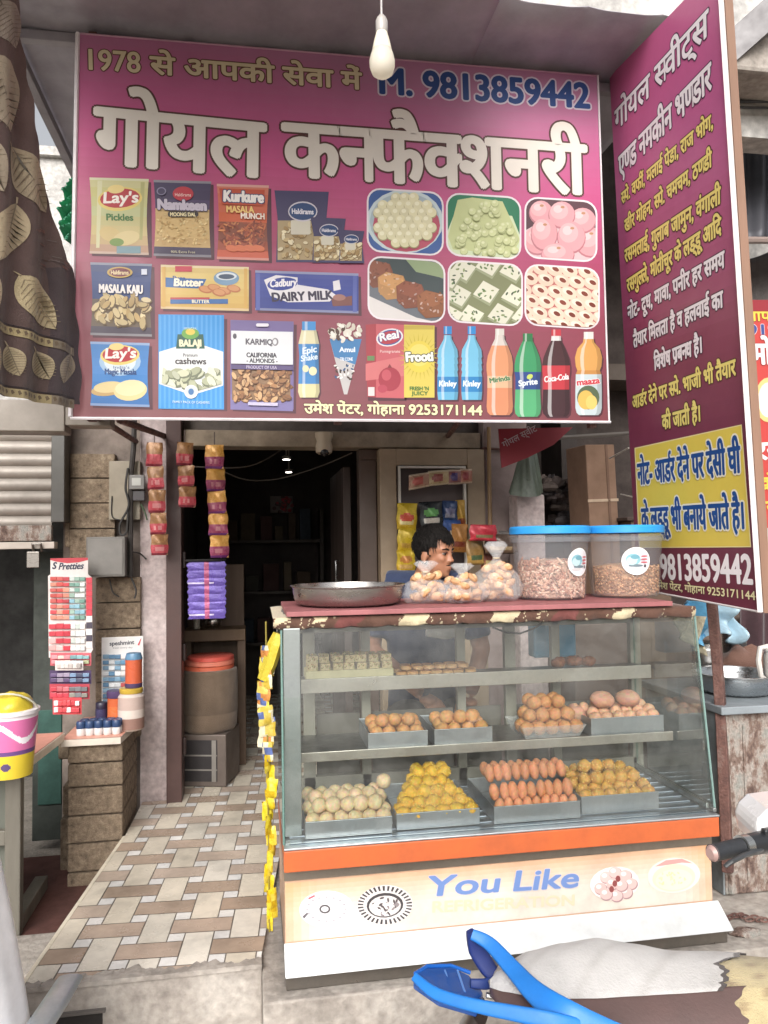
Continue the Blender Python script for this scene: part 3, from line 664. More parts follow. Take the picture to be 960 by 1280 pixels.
for i in range(40):
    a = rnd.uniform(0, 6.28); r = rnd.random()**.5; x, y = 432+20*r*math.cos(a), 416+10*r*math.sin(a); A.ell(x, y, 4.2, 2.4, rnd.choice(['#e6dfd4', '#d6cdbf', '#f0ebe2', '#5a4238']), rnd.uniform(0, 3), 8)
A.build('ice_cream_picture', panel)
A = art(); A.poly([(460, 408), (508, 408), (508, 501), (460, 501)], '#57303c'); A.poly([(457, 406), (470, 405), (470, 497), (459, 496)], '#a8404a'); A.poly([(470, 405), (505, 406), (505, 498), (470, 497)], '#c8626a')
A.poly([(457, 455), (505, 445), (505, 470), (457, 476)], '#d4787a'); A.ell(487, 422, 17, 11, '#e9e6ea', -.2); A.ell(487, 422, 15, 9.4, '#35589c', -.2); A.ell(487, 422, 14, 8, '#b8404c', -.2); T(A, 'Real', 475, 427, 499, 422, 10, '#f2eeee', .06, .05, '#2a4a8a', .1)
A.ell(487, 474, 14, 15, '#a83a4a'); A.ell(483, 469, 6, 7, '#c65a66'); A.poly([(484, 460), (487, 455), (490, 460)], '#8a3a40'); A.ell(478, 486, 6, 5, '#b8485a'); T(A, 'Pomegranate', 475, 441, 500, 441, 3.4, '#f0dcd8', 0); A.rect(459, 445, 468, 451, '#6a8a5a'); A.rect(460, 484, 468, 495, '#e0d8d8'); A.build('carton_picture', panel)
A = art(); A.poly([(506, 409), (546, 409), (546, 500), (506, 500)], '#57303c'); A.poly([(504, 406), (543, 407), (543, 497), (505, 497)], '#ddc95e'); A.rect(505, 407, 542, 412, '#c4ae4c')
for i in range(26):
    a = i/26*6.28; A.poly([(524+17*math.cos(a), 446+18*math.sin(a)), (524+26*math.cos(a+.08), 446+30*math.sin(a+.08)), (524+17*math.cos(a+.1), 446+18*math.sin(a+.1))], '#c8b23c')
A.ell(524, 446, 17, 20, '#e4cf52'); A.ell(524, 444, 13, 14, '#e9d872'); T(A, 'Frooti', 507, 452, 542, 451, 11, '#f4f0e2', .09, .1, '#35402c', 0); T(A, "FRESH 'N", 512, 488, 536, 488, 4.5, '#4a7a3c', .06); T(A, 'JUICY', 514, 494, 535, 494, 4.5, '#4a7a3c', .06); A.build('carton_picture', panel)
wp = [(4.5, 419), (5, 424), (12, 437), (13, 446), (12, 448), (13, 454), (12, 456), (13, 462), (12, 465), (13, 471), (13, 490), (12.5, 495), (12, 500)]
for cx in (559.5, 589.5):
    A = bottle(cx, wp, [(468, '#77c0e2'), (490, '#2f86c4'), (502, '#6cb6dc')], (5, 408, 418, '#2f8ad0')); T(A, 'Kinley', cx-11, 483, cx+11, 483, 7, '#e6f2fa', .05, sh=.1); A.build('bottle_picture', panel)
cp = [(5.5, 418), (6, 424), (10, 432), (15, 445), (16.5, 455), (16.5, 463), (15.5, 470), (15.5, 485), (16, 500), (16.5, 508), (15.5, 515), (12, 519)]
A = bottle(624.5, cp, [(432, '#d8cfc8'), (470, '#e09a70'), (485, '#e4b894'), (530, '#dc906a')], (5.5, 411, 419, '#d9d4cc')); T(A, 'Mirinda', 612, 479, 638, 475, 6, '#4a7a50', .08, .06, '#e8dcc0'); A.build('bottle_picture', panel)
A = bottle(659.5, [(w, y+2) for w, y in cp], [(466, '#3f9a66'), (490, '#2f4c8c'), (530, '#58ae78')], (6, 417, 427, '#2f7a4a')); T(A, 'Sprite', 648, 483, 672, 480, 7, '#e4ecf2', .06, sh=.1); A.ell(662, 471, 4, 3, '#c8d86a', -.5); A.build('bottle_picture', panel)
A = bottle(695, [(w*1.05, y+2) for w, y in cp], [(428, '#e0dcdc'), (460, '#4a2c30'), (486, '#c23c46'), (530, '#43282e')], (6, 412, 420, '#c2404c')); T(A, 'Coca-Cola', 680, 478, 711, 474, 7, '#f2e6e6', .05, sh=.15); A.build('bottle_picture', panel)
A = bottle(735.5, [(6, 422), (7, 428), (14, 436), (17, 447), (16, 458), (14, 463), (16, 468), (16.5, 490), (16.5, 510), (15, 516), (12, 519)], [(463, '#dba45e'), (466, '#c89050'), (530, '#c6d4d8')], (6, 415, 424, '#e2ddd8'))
A.ell(735, 497, 14, 15, '#5a6a50'); A.ell(732, 500, 10, 12, '#e0b860'); A.ell(739, 503, 7, 9, '#ecca74'); T(A, 'maaza', 721, 482, 750, 479, 7.5, '#c8404c', .08, .07, '#f2f0ee'); A.build('bottle_picture', panel)

# six framed sweet pictures
def pict(x0, y0, x1, y1, bg, sk=6):
    A = Art(BP, .0012, ink=.97); A.rrect(x0-1.6, y0-1.6, x1+1.6, y1+1.6, 17, '#e8dfe4', sk); q = rr_pts(x0+.6, y0+.6, x1-.6, y1-.6, 15, sk); A.poly(q, bg); A.clip = q; return A
A = pict(460, 236, 553, 313, '#41609c'); A.ell(506, 277, 48, 40, '#c6d4d8'); A.ell(506, 277, 44, 36, '#a9b9c2'); A.ell(508, 282, 42, 33, '#b8566a')
pts = [(506+a*11+(5.5 if j % 2 else 0), 247+j*9.4) for j in range(7) for a in range(-4, 5)]
for x, y in pts:
    if ((x-506)/38)**2+((y-274)/33)**2 < 1: A.ell(x, y+1.2, 6.9, 6.6, '#a89f78'); A.ell(x, y, 6.5, 6.2, jit('#e0dab4', .06)); A.ell(x-1.4, y-1.8, 3, 2.6, '#efebcf')
A.build('sweet_picture', panel)
A = pict(559, 242, 650, 318, '#2f7a5a'); A.poly([(559, 290), (570, 262), (640, 270), (650, 295), (650, 330), (559, 330)], '#cfdcb8'); A.poly([(560, 296), (572, 250), (590, 247), (628, 252), (640, 278), (650, 300), (640, 318), (566, 312)], '#c3cb94')
for i in range(90):
    x, y = rnd.uniform(568, 644), rnd.uniform(254, 318)
    if (y-248)/70 > abs(x-606)/44-.2: A.ell(x, y+.8, 5, 4.6, '#a5ad7a'); A.ell(x, y, 4.6, 4.2, jit('#c9d09c', .08)); A.ell(x-1, y-1.4, 2, 1.6, '#d9deb4')
A.build('sweet_picture', panel)
A = pict(657, 247, 745, 321, '#5a4048'); A.ell(700, 305, 52, 30, '#d8bcc0')
for x, y, rx, ry in ((672, 300, 17, 17), (738, 302, 18, 18), (728, 275, 16, 15), (676, 265, 14, 14), (702, 268, 16, 16), (680, 292, 16, 20), (714, 296, 17, 19), (697, 318, 20, 14)):
    A.ell(x, y+1.5, rx+1, ry+1, '#b87a84'); A.ell(x, y, rx, ry, '#dca0a6'); A.ell(x-rx*.2, y-ry*.25, rx*.7, ry*.65, '#e6b2b6'); A.ell(x-rx*.3, y-ry*.4, rx*.35, ry*.3, '#f0c8ca'); A.ell(x+1, y-ry*.55, 2.6, 1.6, '#b98a6a')
A.build('sweet_picture', panel)
A = pict(461, 321, 555, 397, '#6b7078'); A.poly([(461, 340), (555, 380), (555, 350), (500, 318), (461, 318)], '#3f4a4c'); A.poly([(505, 322), (555, 330), (555, 348), (520, 340)], '#8fa07a'); A.poly([(461, 370), (520, 397), (555, 405), (461, 410)], '#d9d4d2')
for x, y, c in ((472, 342, '#8a5440'), (489, 357, '#c79560'), (512, 368, '#8f5540'), (538, 380, '#98603f')):
    A.poly([(x-17, y-10), (x-6, y-17), (x+15, y-12), (x+19, y-2), (x+15, y+16), (x-6, y+18), (x-16, y+8)], mixc(c, '#000000', .2)); A.poly([(x-16, y-10), (x-6, y-16), (x+14, y-12), (x+17, y-2), (x+2, y+4), (x-14, y-2)], c)
    A.scatter((x-14, y-14, x+14, y+12), 26, 2.2, [mixc(c, '#ffffff', .25), mixc(c, '#000000', .3), c], .5)
A.build('sweet_picture', panel)
A = pict(561, 326, 652, 401, '#7f8460')
for x, y in ((578, 340), (610, 334), (640, 340), (572, 372), (607, 368), (642, 372), (588, 398), (625, 396), (655, 398), (562, 398), (560, 350)):
    A.poly([(x-16, y+3), (x-3, y-14), (x+17, y-3), (x+5, y+15)], '#9aa080'); A.poly([(x-16, y), (x-3, y-17), (x+17, y-6), (x+5, y+11)], jit('#dad9c6', .05))
    A.scatter((x-9, y-10, x+9, y+5), 9, 2.2, ['#5f7a48', '#7a8a58', '#4a5a40'], .5)
A.build('sweet_picture', panel)
A = pict(657, 331, 748, 405, '#c97a78')
for j in range(6):
    for i in range(6):
        x, y = 655+i*19+(j % 2)*9+rnd.uniform(-2, 2), 334+j*14+i*1.5; A.ell(x+1, y+2, 11, 8.5, '#b06a66', .4); A.ell(x, y, 10.5, 8, jit('#e6c8b4', .05), .4); A.ell(x-1, y-2, 7, 4, '#f0dccc', .4); A.ell(x+1, y-.5, 4.6, 2.6, jit('#7a3c30', .15), .5)
A.build('sweet_picture', panel)

# ================================================================== SIDE SIGN
_tl, _bl, _br = P(763, 112, Y=3.1), P(797, 740, Y=3.1), P(957, 765, Y=2.25)
SP = Plane(_tl, _bl, _br)
sc4 = [SP.at(762, 96), SP.at(899, -45), SP.at(951, 765), SP.at(797, 736)]
ssign = thing('side_sign', 'tall narrow maroon and pink sign with a yellow notice, standing edge out beside the counter', 'sign', tuple(sc4[3]))
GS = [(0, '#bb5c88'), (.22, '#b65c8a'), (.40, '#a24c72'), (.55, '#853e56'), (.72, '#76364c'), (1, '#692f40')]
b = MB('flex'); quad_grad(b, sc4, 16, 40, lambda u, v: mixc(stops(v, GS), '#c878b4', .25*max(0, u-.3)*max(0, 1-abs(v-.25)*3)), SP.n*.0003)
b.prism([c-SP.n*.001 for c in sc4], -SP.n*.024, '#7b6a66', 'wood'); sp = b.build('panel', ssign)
b = MB('paint', '#dcd5d4'); b.tube([sc4[1], sc4[2]], .012, 4, mat='paint'); b.tube([sc4[3], sc4[2]], .004, 6); b.build('frame', ssign)
b = MB('rusty'); e = (sc4[1]-sc4[0]).normalized()*.022; b.prism([sc4[1]+e*.56, sc4[1]+e*.8, sc4[2]+e*.8, sc4[2]+e*.56], -SP.n*.03, '#8a6a58', 'wood'); b.build('batten', ssign)
def art(): return Art(SP, .0012)
def stxt(s, p0, p1, h, col, oc, o=.05, bd=(.05, .05), parent=None): 
    A = art(); A.off += .0 if parent is None else .002; A.text(s, p0, p1, h, col, bold=bd, outl=o, ocol=oc); A.build('lettering', parent or sp)
Wc, Yc, Dk, Db = '#e9e4e8', '#e6d67c', '#3f2438', '#4a3020'
stxt('गोयल {स}वीट्स', (769, 165), (887, 42), 29, Wc, '#4a3048', .055, (.042, .035))
stxt('ए{ण}ड नमकीन भ{ण}डार', (774, 223), (891, 109), 30, Wc, '#4a3048', .055, (.042, .035))
stxt('{स}पे. वर्फी, मलाई पेडा, राज भोग,'.replace('र्फी', 'फी^'), (777, 256), (892, 159), 16, Yc, Db, .09)
stxt('खीर मोहन, {स}पे. चमचम, ठ{ण}डी', (781, 291), (891, 207), 17, Yc, Db, .09)
stxt('रसमलाई, गुलाब जामुन, वंगाली', (781, 329), (902, 253), 18, Yc, Db, .09)
stxt('रसगु{ल}ले, मोतीचूर के लड्डू आिद', (784, 366), (903, 291), 18, Yc, Db, .09)
stxt('नोट- दूध, मावा, पनीर हर समय', (785, 400), (907, 333), 18, Wc, Dk, .08)
stxt('तैयार िमलता है व हलवाई का', (792, 435), (905, 383), 18, Wc, Dk, .08)
stxt('िवशेष प/रब{न}ध है।'.replace('प/र', 'प/'), (818, 463), (878, 440), 18, Wc, Dk, .08)
stxt('आडर^ देने पर {स}पे. भाजी भी तैयार'.replace('डर^', 'ड^र'), (791, 511), (921, 468), 17, Yc, Db, .08)
stxt('की जाती है।', (828, 537), (876, 526), 18, Yc, Db, .08)
A = art(); A.off = .0012; A.poly([(793.4, 559.8), (927.5, 530.5), (939.5, 684), (799, 685)], '#e8d9a0'); A.poly([(794.6, 561), (926.5, 532), (938, 682.8), (800.4, 683.8)], '#dcc656'); nb_ = A.build('notice', sp)
stxt('नोट- आड^र देने पर देसी घी', (798, 606), (928, 590), 29, '#1f4c8c', '#e8e4d0', .075, (.05, .036), nb_)
stxt('के लड्डू भी बनाये जाते है।', (803, 662), (932, 660.5), 29, '#1f4c8c', '#e8e4d0', .075, (.05, .036), nb_)
stxt('9813859442', (826, 723), (942, 730), 33, '#f0ecee', '#f0ecee', 0, (.045, .035))
stxt('उमेश पेंटर, गोहाना 9253171144', (819, 735), (945, 750), 8.5, '#e4dcae', '#3a1c28', .06, (.04, .04))
b = MB('rusty'); b.tube([sc4[0]-SP.n*.03, sc4[3]-SP.n*.03+V((0, 0, .0))], .015); b.build('support', ssign)
# ================================================================== DISPLAY COUNTER
X0, X1 = .088, 1.562
cnt = thing('display_counter', 'glass fronted sweet display counter with an orange band and printed front panel', 'display counter', (.83, 2.72, .246))
b = MB('aluminium', '#8f8a82'); b.box(X0+.004, X1+.012, 2.43, 3.02, .248, .30, '#857f78'); b.build('base', cnt, bevel=.003)
b = MB('worn', '#d2d5d6'); b.prism([(X0, 2.428, .306), (X0, 2.40, .3), (X0, 2.488, .362), (X0, 2.52, .362)][0:3]+[(X0, 2.5, .31)], (X1+.018-X0, 0, 0)); b.build('skirting', cnt, bevel=.002)
b = MB('plastic', '#caa58a'); b.box(X0+.004, X1, 2.492, 3.02, .30, .56); body_ = b.build('body', cnt, bevel=.003)
CP = Plane((0, 2.49, .4), (1, 2.49, .4), (0, 2.49, .6))
b = MB('worn'); c_ = [V((X0+.006, 2.4905, .545)), V((X1-.002, 2.4905, .553)), V((X1-.002, 2.4905, .364)), V((X0+.006, 2.4905, .364))]
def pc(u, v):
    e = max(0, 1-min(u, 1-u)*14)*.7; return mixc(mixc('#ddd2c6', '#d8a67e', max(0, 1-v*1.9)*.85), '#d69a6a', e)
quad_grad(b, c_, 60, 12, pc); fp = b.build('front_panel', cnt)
A = Art(CP, .002)
A.ell(408, 1136, 34, 23, '#e3e1e2', -.05, 26); A.ell(408, 1136, 30, 19, '#dad9dc', -.05, 26); A.ell(406, 1136, 7, 5.6, '#5f5a5c'); A.ell(406, 1136, 4.6, 3.4, '#dad9dc')
for i in range(16): a = i/16*6.28; A.ell(408+24*math.cos(a), 1136+15*math.sin(a), 1.8, 1.1, '#a9a6aa')
A.poly([(385, 1122), (393, 1118), (394, 1120), (386, 1124)], '#c0606a'); A.poly([(378, 1145), (384, 1140), (385, 1142), (380, 1148)], '#6a6468'); A.build('plate_picture', fp)
A = Art(CP, .002); A.ell(481, 1131, 35, 25, '#d9d2cf', -.08, 28)
for i in range(34):
    a = i/34*6.28; c, s = math.cos(a), math.sin(a)
    A.poly([(481+27*c, 1131+18*s), (481+34*c, 1131+24*s), (481+34*math.cos(a+.09), 1131+24*math.sin(a+.09)), (481+27*math.cos(a+.09), 1131+18*math.sin(a+.09))], '#4a4648')
A.ell(481, 1131, 23, 15.5, '#474345', -.08); A.ell(481, 1132, 20, 13, '#cfc9c7', -.08)
for i in range(46): a, r = rnd.uniform(0, 6.28), rnd.random()**.5; A.ell(481+18*r*math.cos(a), 1132+11*r*math.sin(a), 3.2, 1.4, rnd.choice(['#5a5254', '#efeae6', '#8a8284', '#e2dcd8']), rnd.uniform(0, 3), 7)
A.build('plate_picture', fp)
A = Art(CP, .002); A.text('You', (531, 1120), (623, 1114), 24, '#6c86ba', bold=(.05, .03), outl=.03, ocol='#b9b9cc', shear=.18); A.text('Like', (641, 1113), (722, 1108), 24, '#6c86ba', bold=(.05, .03), outl=.03, ocol='#b9b9cc', shear=.18); A.build('lettering', fp)
A = Art(CP, .002); A.text('REFRIGERATION', (540, 1140), (718, 1131), 13, '#dec6aa', bold=(.06, .04)); A.build('lettering', fp)
A = Art(CP, .002); A.ell(768, 1104, 31, 21, '#eae0dc', -.1)
for x, y in ((750, 1110), (757, 1096), (768, 1090), (781, 1094), (788, 1104), (782, 1115), (770, 1119), (757, 1117), (765, 1104), (776, 1106)):
    A.ell(x+.8, y+1, 8.2, 7.6, '#a98a8c'); A.ell(x, y, 7.6, 7, jit('#d9b8b4', .06)); A.ell(x-2, y-2, 3.4, 2.8, '#eedcd8')
for x, y in ((768, 1104), (772, 1098), (764, 1111)): A.ell(x, y, 3, 4, '#8a4a4a')
A.build('plate_picture', fp)
A = Art(CP, .002); A.ell(842, 1094, 33, 22, '#e6d9d0', -.1, 26); A.ell(842, 1097, 27, 17, '#e8e0b8', -.1, 26); A.ell(842, 1099, 23, 13, '#ece6c4', -.1, 26); A.poly([(818, 1083), (832, 1075), (852, 1073), (866, 1079), (852, 1078), (834, 1081)], '#cf9a96')
for i in range(30): A.ell(rnd.uniform(824, 860), rnd.uniform(1090, 1108), 2, 1.2, jit('#e0d8a8', .08), rnd.uniform(0, 3), 6)
A.build('plate_picture', fp)
b = MB('aluminium', '#a0968a'); b.box(X0+.002, X1, 2.484, 2.9, .553, .597); b.build('rail', cnt, bevel=.003)
b = MB('worn', '#c26238'); b.box(X0, X1, 2.437, 2.99, .598, .663); b.build('orange_band', cnt, bevel=.003)
b = MB('aluminium', '#a9aeb4'); b.box(X0, X1+.002, 2.436, 3.02, .6645, .671, '#c4c8cc')
for i in range(9): b.box(X0+.02, X1-.02, 2.47+i*.055, 2.495+i*.055, .671, .676, '#aab4c0')
b.build('deck', cnt, bevel=.002)
# frame
b = MB('paint', '#9c978b')
for x in (X0+.10, .415, .80, 1.0, 1.2, 1.545): b.box(x, x+(.035 if x in (.415, .8, 1.2) else .045), 3.0, 3.03, .671, 1.34)
b.box(X0, X1, 3.0, 3.035, 1.27, 1.345); b.box(X0, X1, 3.0, 3.03, .671, .72); b.build('back_frame', cnt, bevel=.002)
b = MB('paint', '#6d6960')
for a, c in ((.24, .41), (.46, .79), (.845, .99), (1.05, 1.19), (1.25, 1.54)): b.box(a, c, 3.036, 3.044, .69, .95, jit('#6f6a62', .1))
b.build('back_door', cnt)
b = MB('aluminium', '#a7aaa8'); b.box(X0+.006, X0+.062, 2.52, 2.548, .676, 1.34, '#9da3a2'); b.box(X0+.004, X0+.016, 2.548, 3.0, .676, .70); b.box(X0+.004, X0+.016, 2.56, 3.0, 1.325, 1.343)
b.build('corner_post', cnt, bevel=.003)
b = MB('aluminium', '#a7aaa8'); b.box(X1-.016, X1-.004, 2.56, 3.0, 1.325, 1.343); b.build('rail', cnt, bevel=.003)
b = MB('aluminium', '#a7aaa8'); b.box(X1-.014, X1-.003, 2.49, 3.0, .676, .695); b.box(X1-.012, X1, 2.45, 2.468, .676, .69); b.build('rail', cnt, bevel=.003)
for nm, z0, z1, y0, x0 in (('shelf', 1.066, 1.118, 2.85, X0+.068), ('shelf', .858, .892, 2.70, X0+.058)):
    b = MB('aluminium', '#b9b4ac'); b.box(x0, 1.553, y0, y0+.012, z0, z1, '#bdb7ae'); s1 = b.build(nm, cnt, bevel=.002)
    b = MB('aluminium', '#8c8a88'); b.box(x0+.004, 1.55, y0+.013, 2.998, z1-.02, z1-.012, '#8f8d8a'); b.build('shelf_plate', s1)
# glass panes
def pane(pts, nrm, name='glass_pane', mt='glass'):
    b = MB('glass'); b.prism(pts, V(nrm)*.005, mat='glass_edge'); n = len(b.fs); f0 = b.fs[0]; f1 = b.fs[1]
    b.fs[0] = (f0[0], f0[1], mt); b.fs.pop(1); return b.build(name, cnt)
pane([(X0+.001, 2.462, .676), (X1-.001, 2.462, .676), (X1-.001, 2.55, 1.346), (X0+.001, 2.55, 1.346)], (0, 1, 0))
pane([(X0+.001, 2.475, .676), (X0+.001, 2.995, .676), (X0+.001, 2.995, 1.34), (X0+.001, 2.556, 1.34)], (1, 0, 0))
pane([(X1-.001, 2.475, .696), (X1-.001, 2.995, .696), (X1-.001, 2.995, 1.324), (X1-.001, 2.556, 1.324)], (-1, 0, 0), mt='side_glass')
b = MB('glass_edge'); b.box(X0, X1, 2.553, 2.557, 1.343, 1.348, mat='glass_edge'); b.tube([(X0+.001, 2.458, .676), (X0+.001, 2.546, 1.346)], .004, 6, '#5f7f78', 'gloss'); b.tube([(X1-.001, 2.458, .676), (X1-.001, 2.546, 1.346)], .004, 6, '#76908a', 'gloss'); b.tube([(X0, 2.548, 1.35), (X1, 2.548, 1.35)], .0045, 6, '#4c6a62', 'gloss'); b.build('glass_edge', cnt)
b = MB('wood', '#6f5a48'); b.box(X0, X1, 2.56, 3.03, 1.349, 1.358); b.build('top', cnt)

# ---------------------------------------------------------------- steel trays and the sweets in them
def tray_mesh(w, d, h, name='steel_tray'):
    b = MB('aluminium', '#b4b8bc'); t = .003
    b.box(-w/2, w/2, 0, d, 0, t); b.box(-w/2, w/2, 0, t, t, h); b.box(-w/2, w/2, d-t, d, t, h); b.box(-w/2, -w/2+t, t, d-t, t, h); b.box(w/2-t, w/2, t, d-t, t, h)
    b.tube([(-w/2, 0, h), (w/2, 0, h)], .0025, 6); b.tube([(-w/2, d, h), (w/2, d, h)], .0025, 6); return b
def tray(x0, x1, y, z, d, h, label):
    b = tray_mesh(x1-x0, d, h); xm = (x0+x1)/2
    b.v = [p+V((xm, y, z)) for p in b.v]; return b.build('steel_tray', label=label, cat='tray', group='steel trays of sweets in the counter', origin=(xm, y, z), bevel=.0015)
SWEET = {}
def sweet(kind, loc, label, group, cat='sweet', rot=None):
    o = SWEET[kind]
    if isinstance(o, list): o = rnd.choice(o)
    rot = rot or (rnd.uniform(0, 6), rnd.uniform(0, 6), rnd.uniform(0, 6))
    if not o.get('used'):
        o['used'] = 1; o.location = V(loc); o.rotation_euler = rot; tag(o, label, cat, group); return o
    c = dup(o, V(loc)+V((rnd.uniform(-.003, .003), rnd.uniform(-.003, .003), 0)), rot, label, group); k = rnd.uniform(.92, 1.06); c.scale = (k, k, k*rnd.uniform(.93, 1.03)); return c
def proto(kind, name, r, col, wob=.03, seed=1, n=16, extra=None, matn='sweet', var=3):
    SWEET[kind] = []
    for q in range(var):
        b = MB(matn, jit(col, .1)); rg = random.Random(seed+q*17); kk = lin(b.col); b.ball((0, 0, 0), r, n, 11, wob=wob*(1+.7*q), seed=seed+q)
        for f_i, f in enumerate(b.fs): b.fs[f_i] = (f[0], tuple(min(1, c*rg.uniform(.86, 1.1)) for c in kk), f[2])
        if extra: extra(b)
        SWEET[kind].append(b.build(name, smooth=True, ang=180, origin=(0, 0, 0)))
def specks(col, n, r, s, z=None):
    def fn(b):
        rg = random.Random(n)
        for i in range(n):
            v = V((rg.gauss(0, 1), rg.gauss(0, 1), rg.gauss(0, 1))).normalized(); b.ball(v*r, s*rg.uniform(.6, 1.2), 5, 4, jit(col, .2))
    return fn
proto('cream', 'laddu', .0255, '#e2c79c', .03, 2); proto('yellow', 'laddu', .0255, '#d9a928', .05, 3, extra=specks('#e8c455', 22, .0245, .0035))
proto('gold', 'laddu', .024, '#d09a45', .05, 4, extra=specks('#e0b868', 22, .023, .0035)); proto('besan', 'laddu', .0265, '#c98a54', .03, 5)
proto('roll', 'milk_roll', (.0180, .0185, .031), '#d38a60', .02, 6); proto('bun', 'puffed_sweet', (.048, .040, .032), '#cf9a80', .07, 7, extra=None)
proto('dark', 'fried_sweet', (.03, .027, .021), '#8a4a20', .08, 8); proto('pale', 'puffed_sweet', .024, '#dba887', .04, 9); proto('besan2', 'laddu', .0255, '#d0955c', .03, 10)
# bottom shelf
zt = .678
tray(.158, .438, 2.485, zt, .30, .052, 'shallow steel tray of cream laddus at the garland end of the bottom shelf')
lab, grp = 'round cream laddu heaped in the bottom tray next to the yellow garland', 'cream laddus in the bottom tray'
for j in range(5):
    for i in range(6): sweet('cream', (.183+i*.046+(.012 if j % 2 else 0), 2.515+j*.05, zt+.045+j*.006), lab, grp)
for i in range(5): sweet('cream', (.206+i*.046, 2.54, zt+.084), lab, grp)
for i in range(5): sweet('cream', (.20+i*.046, 2.60, zt+.092), lab, grp)
tray(.455, .735, 2.50, zt, .32, .052, 'shallow steel tray under the tall pyramid of yellow laddus')
lab, grp = 'bright yellow laddu in the tall pyramid on the bottom shelf', 'yellow laddus in the pyramid'
for k in range(5):
    for j in range(2):
        for i in range(6-k if k < 4 else 3): sweet('yellow', (.481+k*.024+i*.046, 2.525+k*.048+j*.045, zt+.042+k*.0185), lab, grp)
sweet('cream', (.447, 2.70, zt+.10), 'single pale laddu in the gap behind the cream and yellow heaps', None, 'sweet')
tray(.782, 1.085, 2.49, zt, .32, .055, 'shallow steel tray under the stacked orange milk rolls')
lab, grp = 'oval orange milk roll standing in packed rows on the bottom shelf', 'orange milk rolls in packed rows'
for i in range(9): sweet('roll', (.808+i*.0325, 2.515, zt+.045), lab, grp, rot=(rnd.uniform(-.2, .1), rnd.uniform(-.1, .1), 0))
for k in range(2):
    for i in range(9): sweet('roll', (.802+i*.0325-.004*k, 2.545+k*.05, zt+.086+k*.05), lab, grp, rot=(-.35+rnd.uniform(-.08, .08), rnd.uniform(-.1, .1), 0))
for i in range(9): sweet('roll', (.80+i*.0325, 2.645, zt+.135), lab, grp, rot=(-.9, rnd.uniform(-.1, .1), 0))
tray(1.10, 1.385, 2.515, zt, .30, .058, 'shallow steel tray of small golden laddus beside the milk rolls')
lab, grp = 'small golden laddu heaped beside the orange milk rolls', 'golden laddus beside the milk rolls'
for j in range(5):
    for i in range(6): sweet('gold', (1.128+i*.046+(.01 if j % 2 else 0), 2.545+j*.05, zt+.05+j*.008), lab, grp)
for i in range(5): sweet('gold', (1.15+i*.046, 2.60, zt+.092), lab, grp)
for i in range(3): sweet('gold', (1.18+i*.046, 2.66, zt+.118), lab, grp)
# middle shelf
zm = .884
tray(.396, .612, 2.715, zm, .24, .058, 'steel tray of brown laddus on the middle shelf, farthest from the buns')
tray(.636, .852, 2.715, zm, .24, .058, 'steel tray of brown laddus on the middle shelf, next to the clear plastic tub')
for x0, lab, grp in ((.396, 'brown laddu in the middle shelf tray farthest from the buns', 'brown laddus in the far middle tray'), (.636, 'brown laddu in the middle shelf tray next to the clear tub', 'brown laddus in the second middle tray')):
    for j in range(3):
        for i in range(4): sweet('besan2', (x0+.036+i*.049, 2.748+j*.052, zm+.05+j*.010), lab, grp)
    for i in range(3): sweet('besan2', (x0+.06+i*.049, 2.775, zm+.088), lab, grp)
b = MB('film'); w, d, h = .25, .20, .045
b.f([(-w/2+.02, .02, 0), (w/2-.02, .02, 0), (w/2-.02, d-.02, 0), (-w/2+.02, d-.02, 0)])
for q in ([(-w/2+.02, .02, 0), (w/2-.02, .02, 0), (w/2, 0, h), (-w/2, 0, h)], [(-w/2+.02, d-.02, 0), (w/2-.02, d-.02, 0), (w/2, d, h), (-w/2, d, h)], [(-w/2+.02, .02, 0), (-w/2+.02, d-.02, 0), (-w/2, d, h), (-w/2, 0, h)], [(w/2-.02, .02, 0), (w/2-.02, d-.02, 0), (w/2, d, h), (w/2, 0, h)]): b.f(q)
b.v = [p+V((1.095, 2.728, zm)) for p in b.v]; b.build('plastic_tub', label='clear shallow plastic tub under the pile of besan laddus on the middle shelf', cat='tub', solid=.0015)
lab, grp = 'round besan laddu piled in the clear plastic tub on the middle shelf', 'besan laddus in the clear tub'
for k in range(3):
    for j in range(2):
        for i in range(5-k): sweet('besan', (1.0+k*.024+i*.049, 2.765+k*.026+j*.05, zm+.032+k*.042), lab, grp)
tray(1.238, 1.53, 2.725, zm, .22, .064, 'steel tray of puffed pinkish sweets at the right end of the middle shelf')
lab, grp = 'small puffed pinkish sweet in the end tray of the middle shelf', 'small puffed sweets in the end tray'
for j in range(3):
    for i in range(6): sweet('pale', (1.268+i*.047+(.01 if j % 2 else 0), 2.755+j*.05, zm+.06+j*.01), lab, grp)
for i in range(2): sweet('bun', (1.32+i*.105, 2.80, zm+.118), 'large puffed pinkish bun on top of the small puffed sweets', 'large buns on the small puffed sweets', rot=(.1, .1, i*2.0))
sweet('bun', (1.235, 2.85, zm+.06), 'brownish bun half hidden behind the besan laddus', None, rot=(.3, .2, 1))
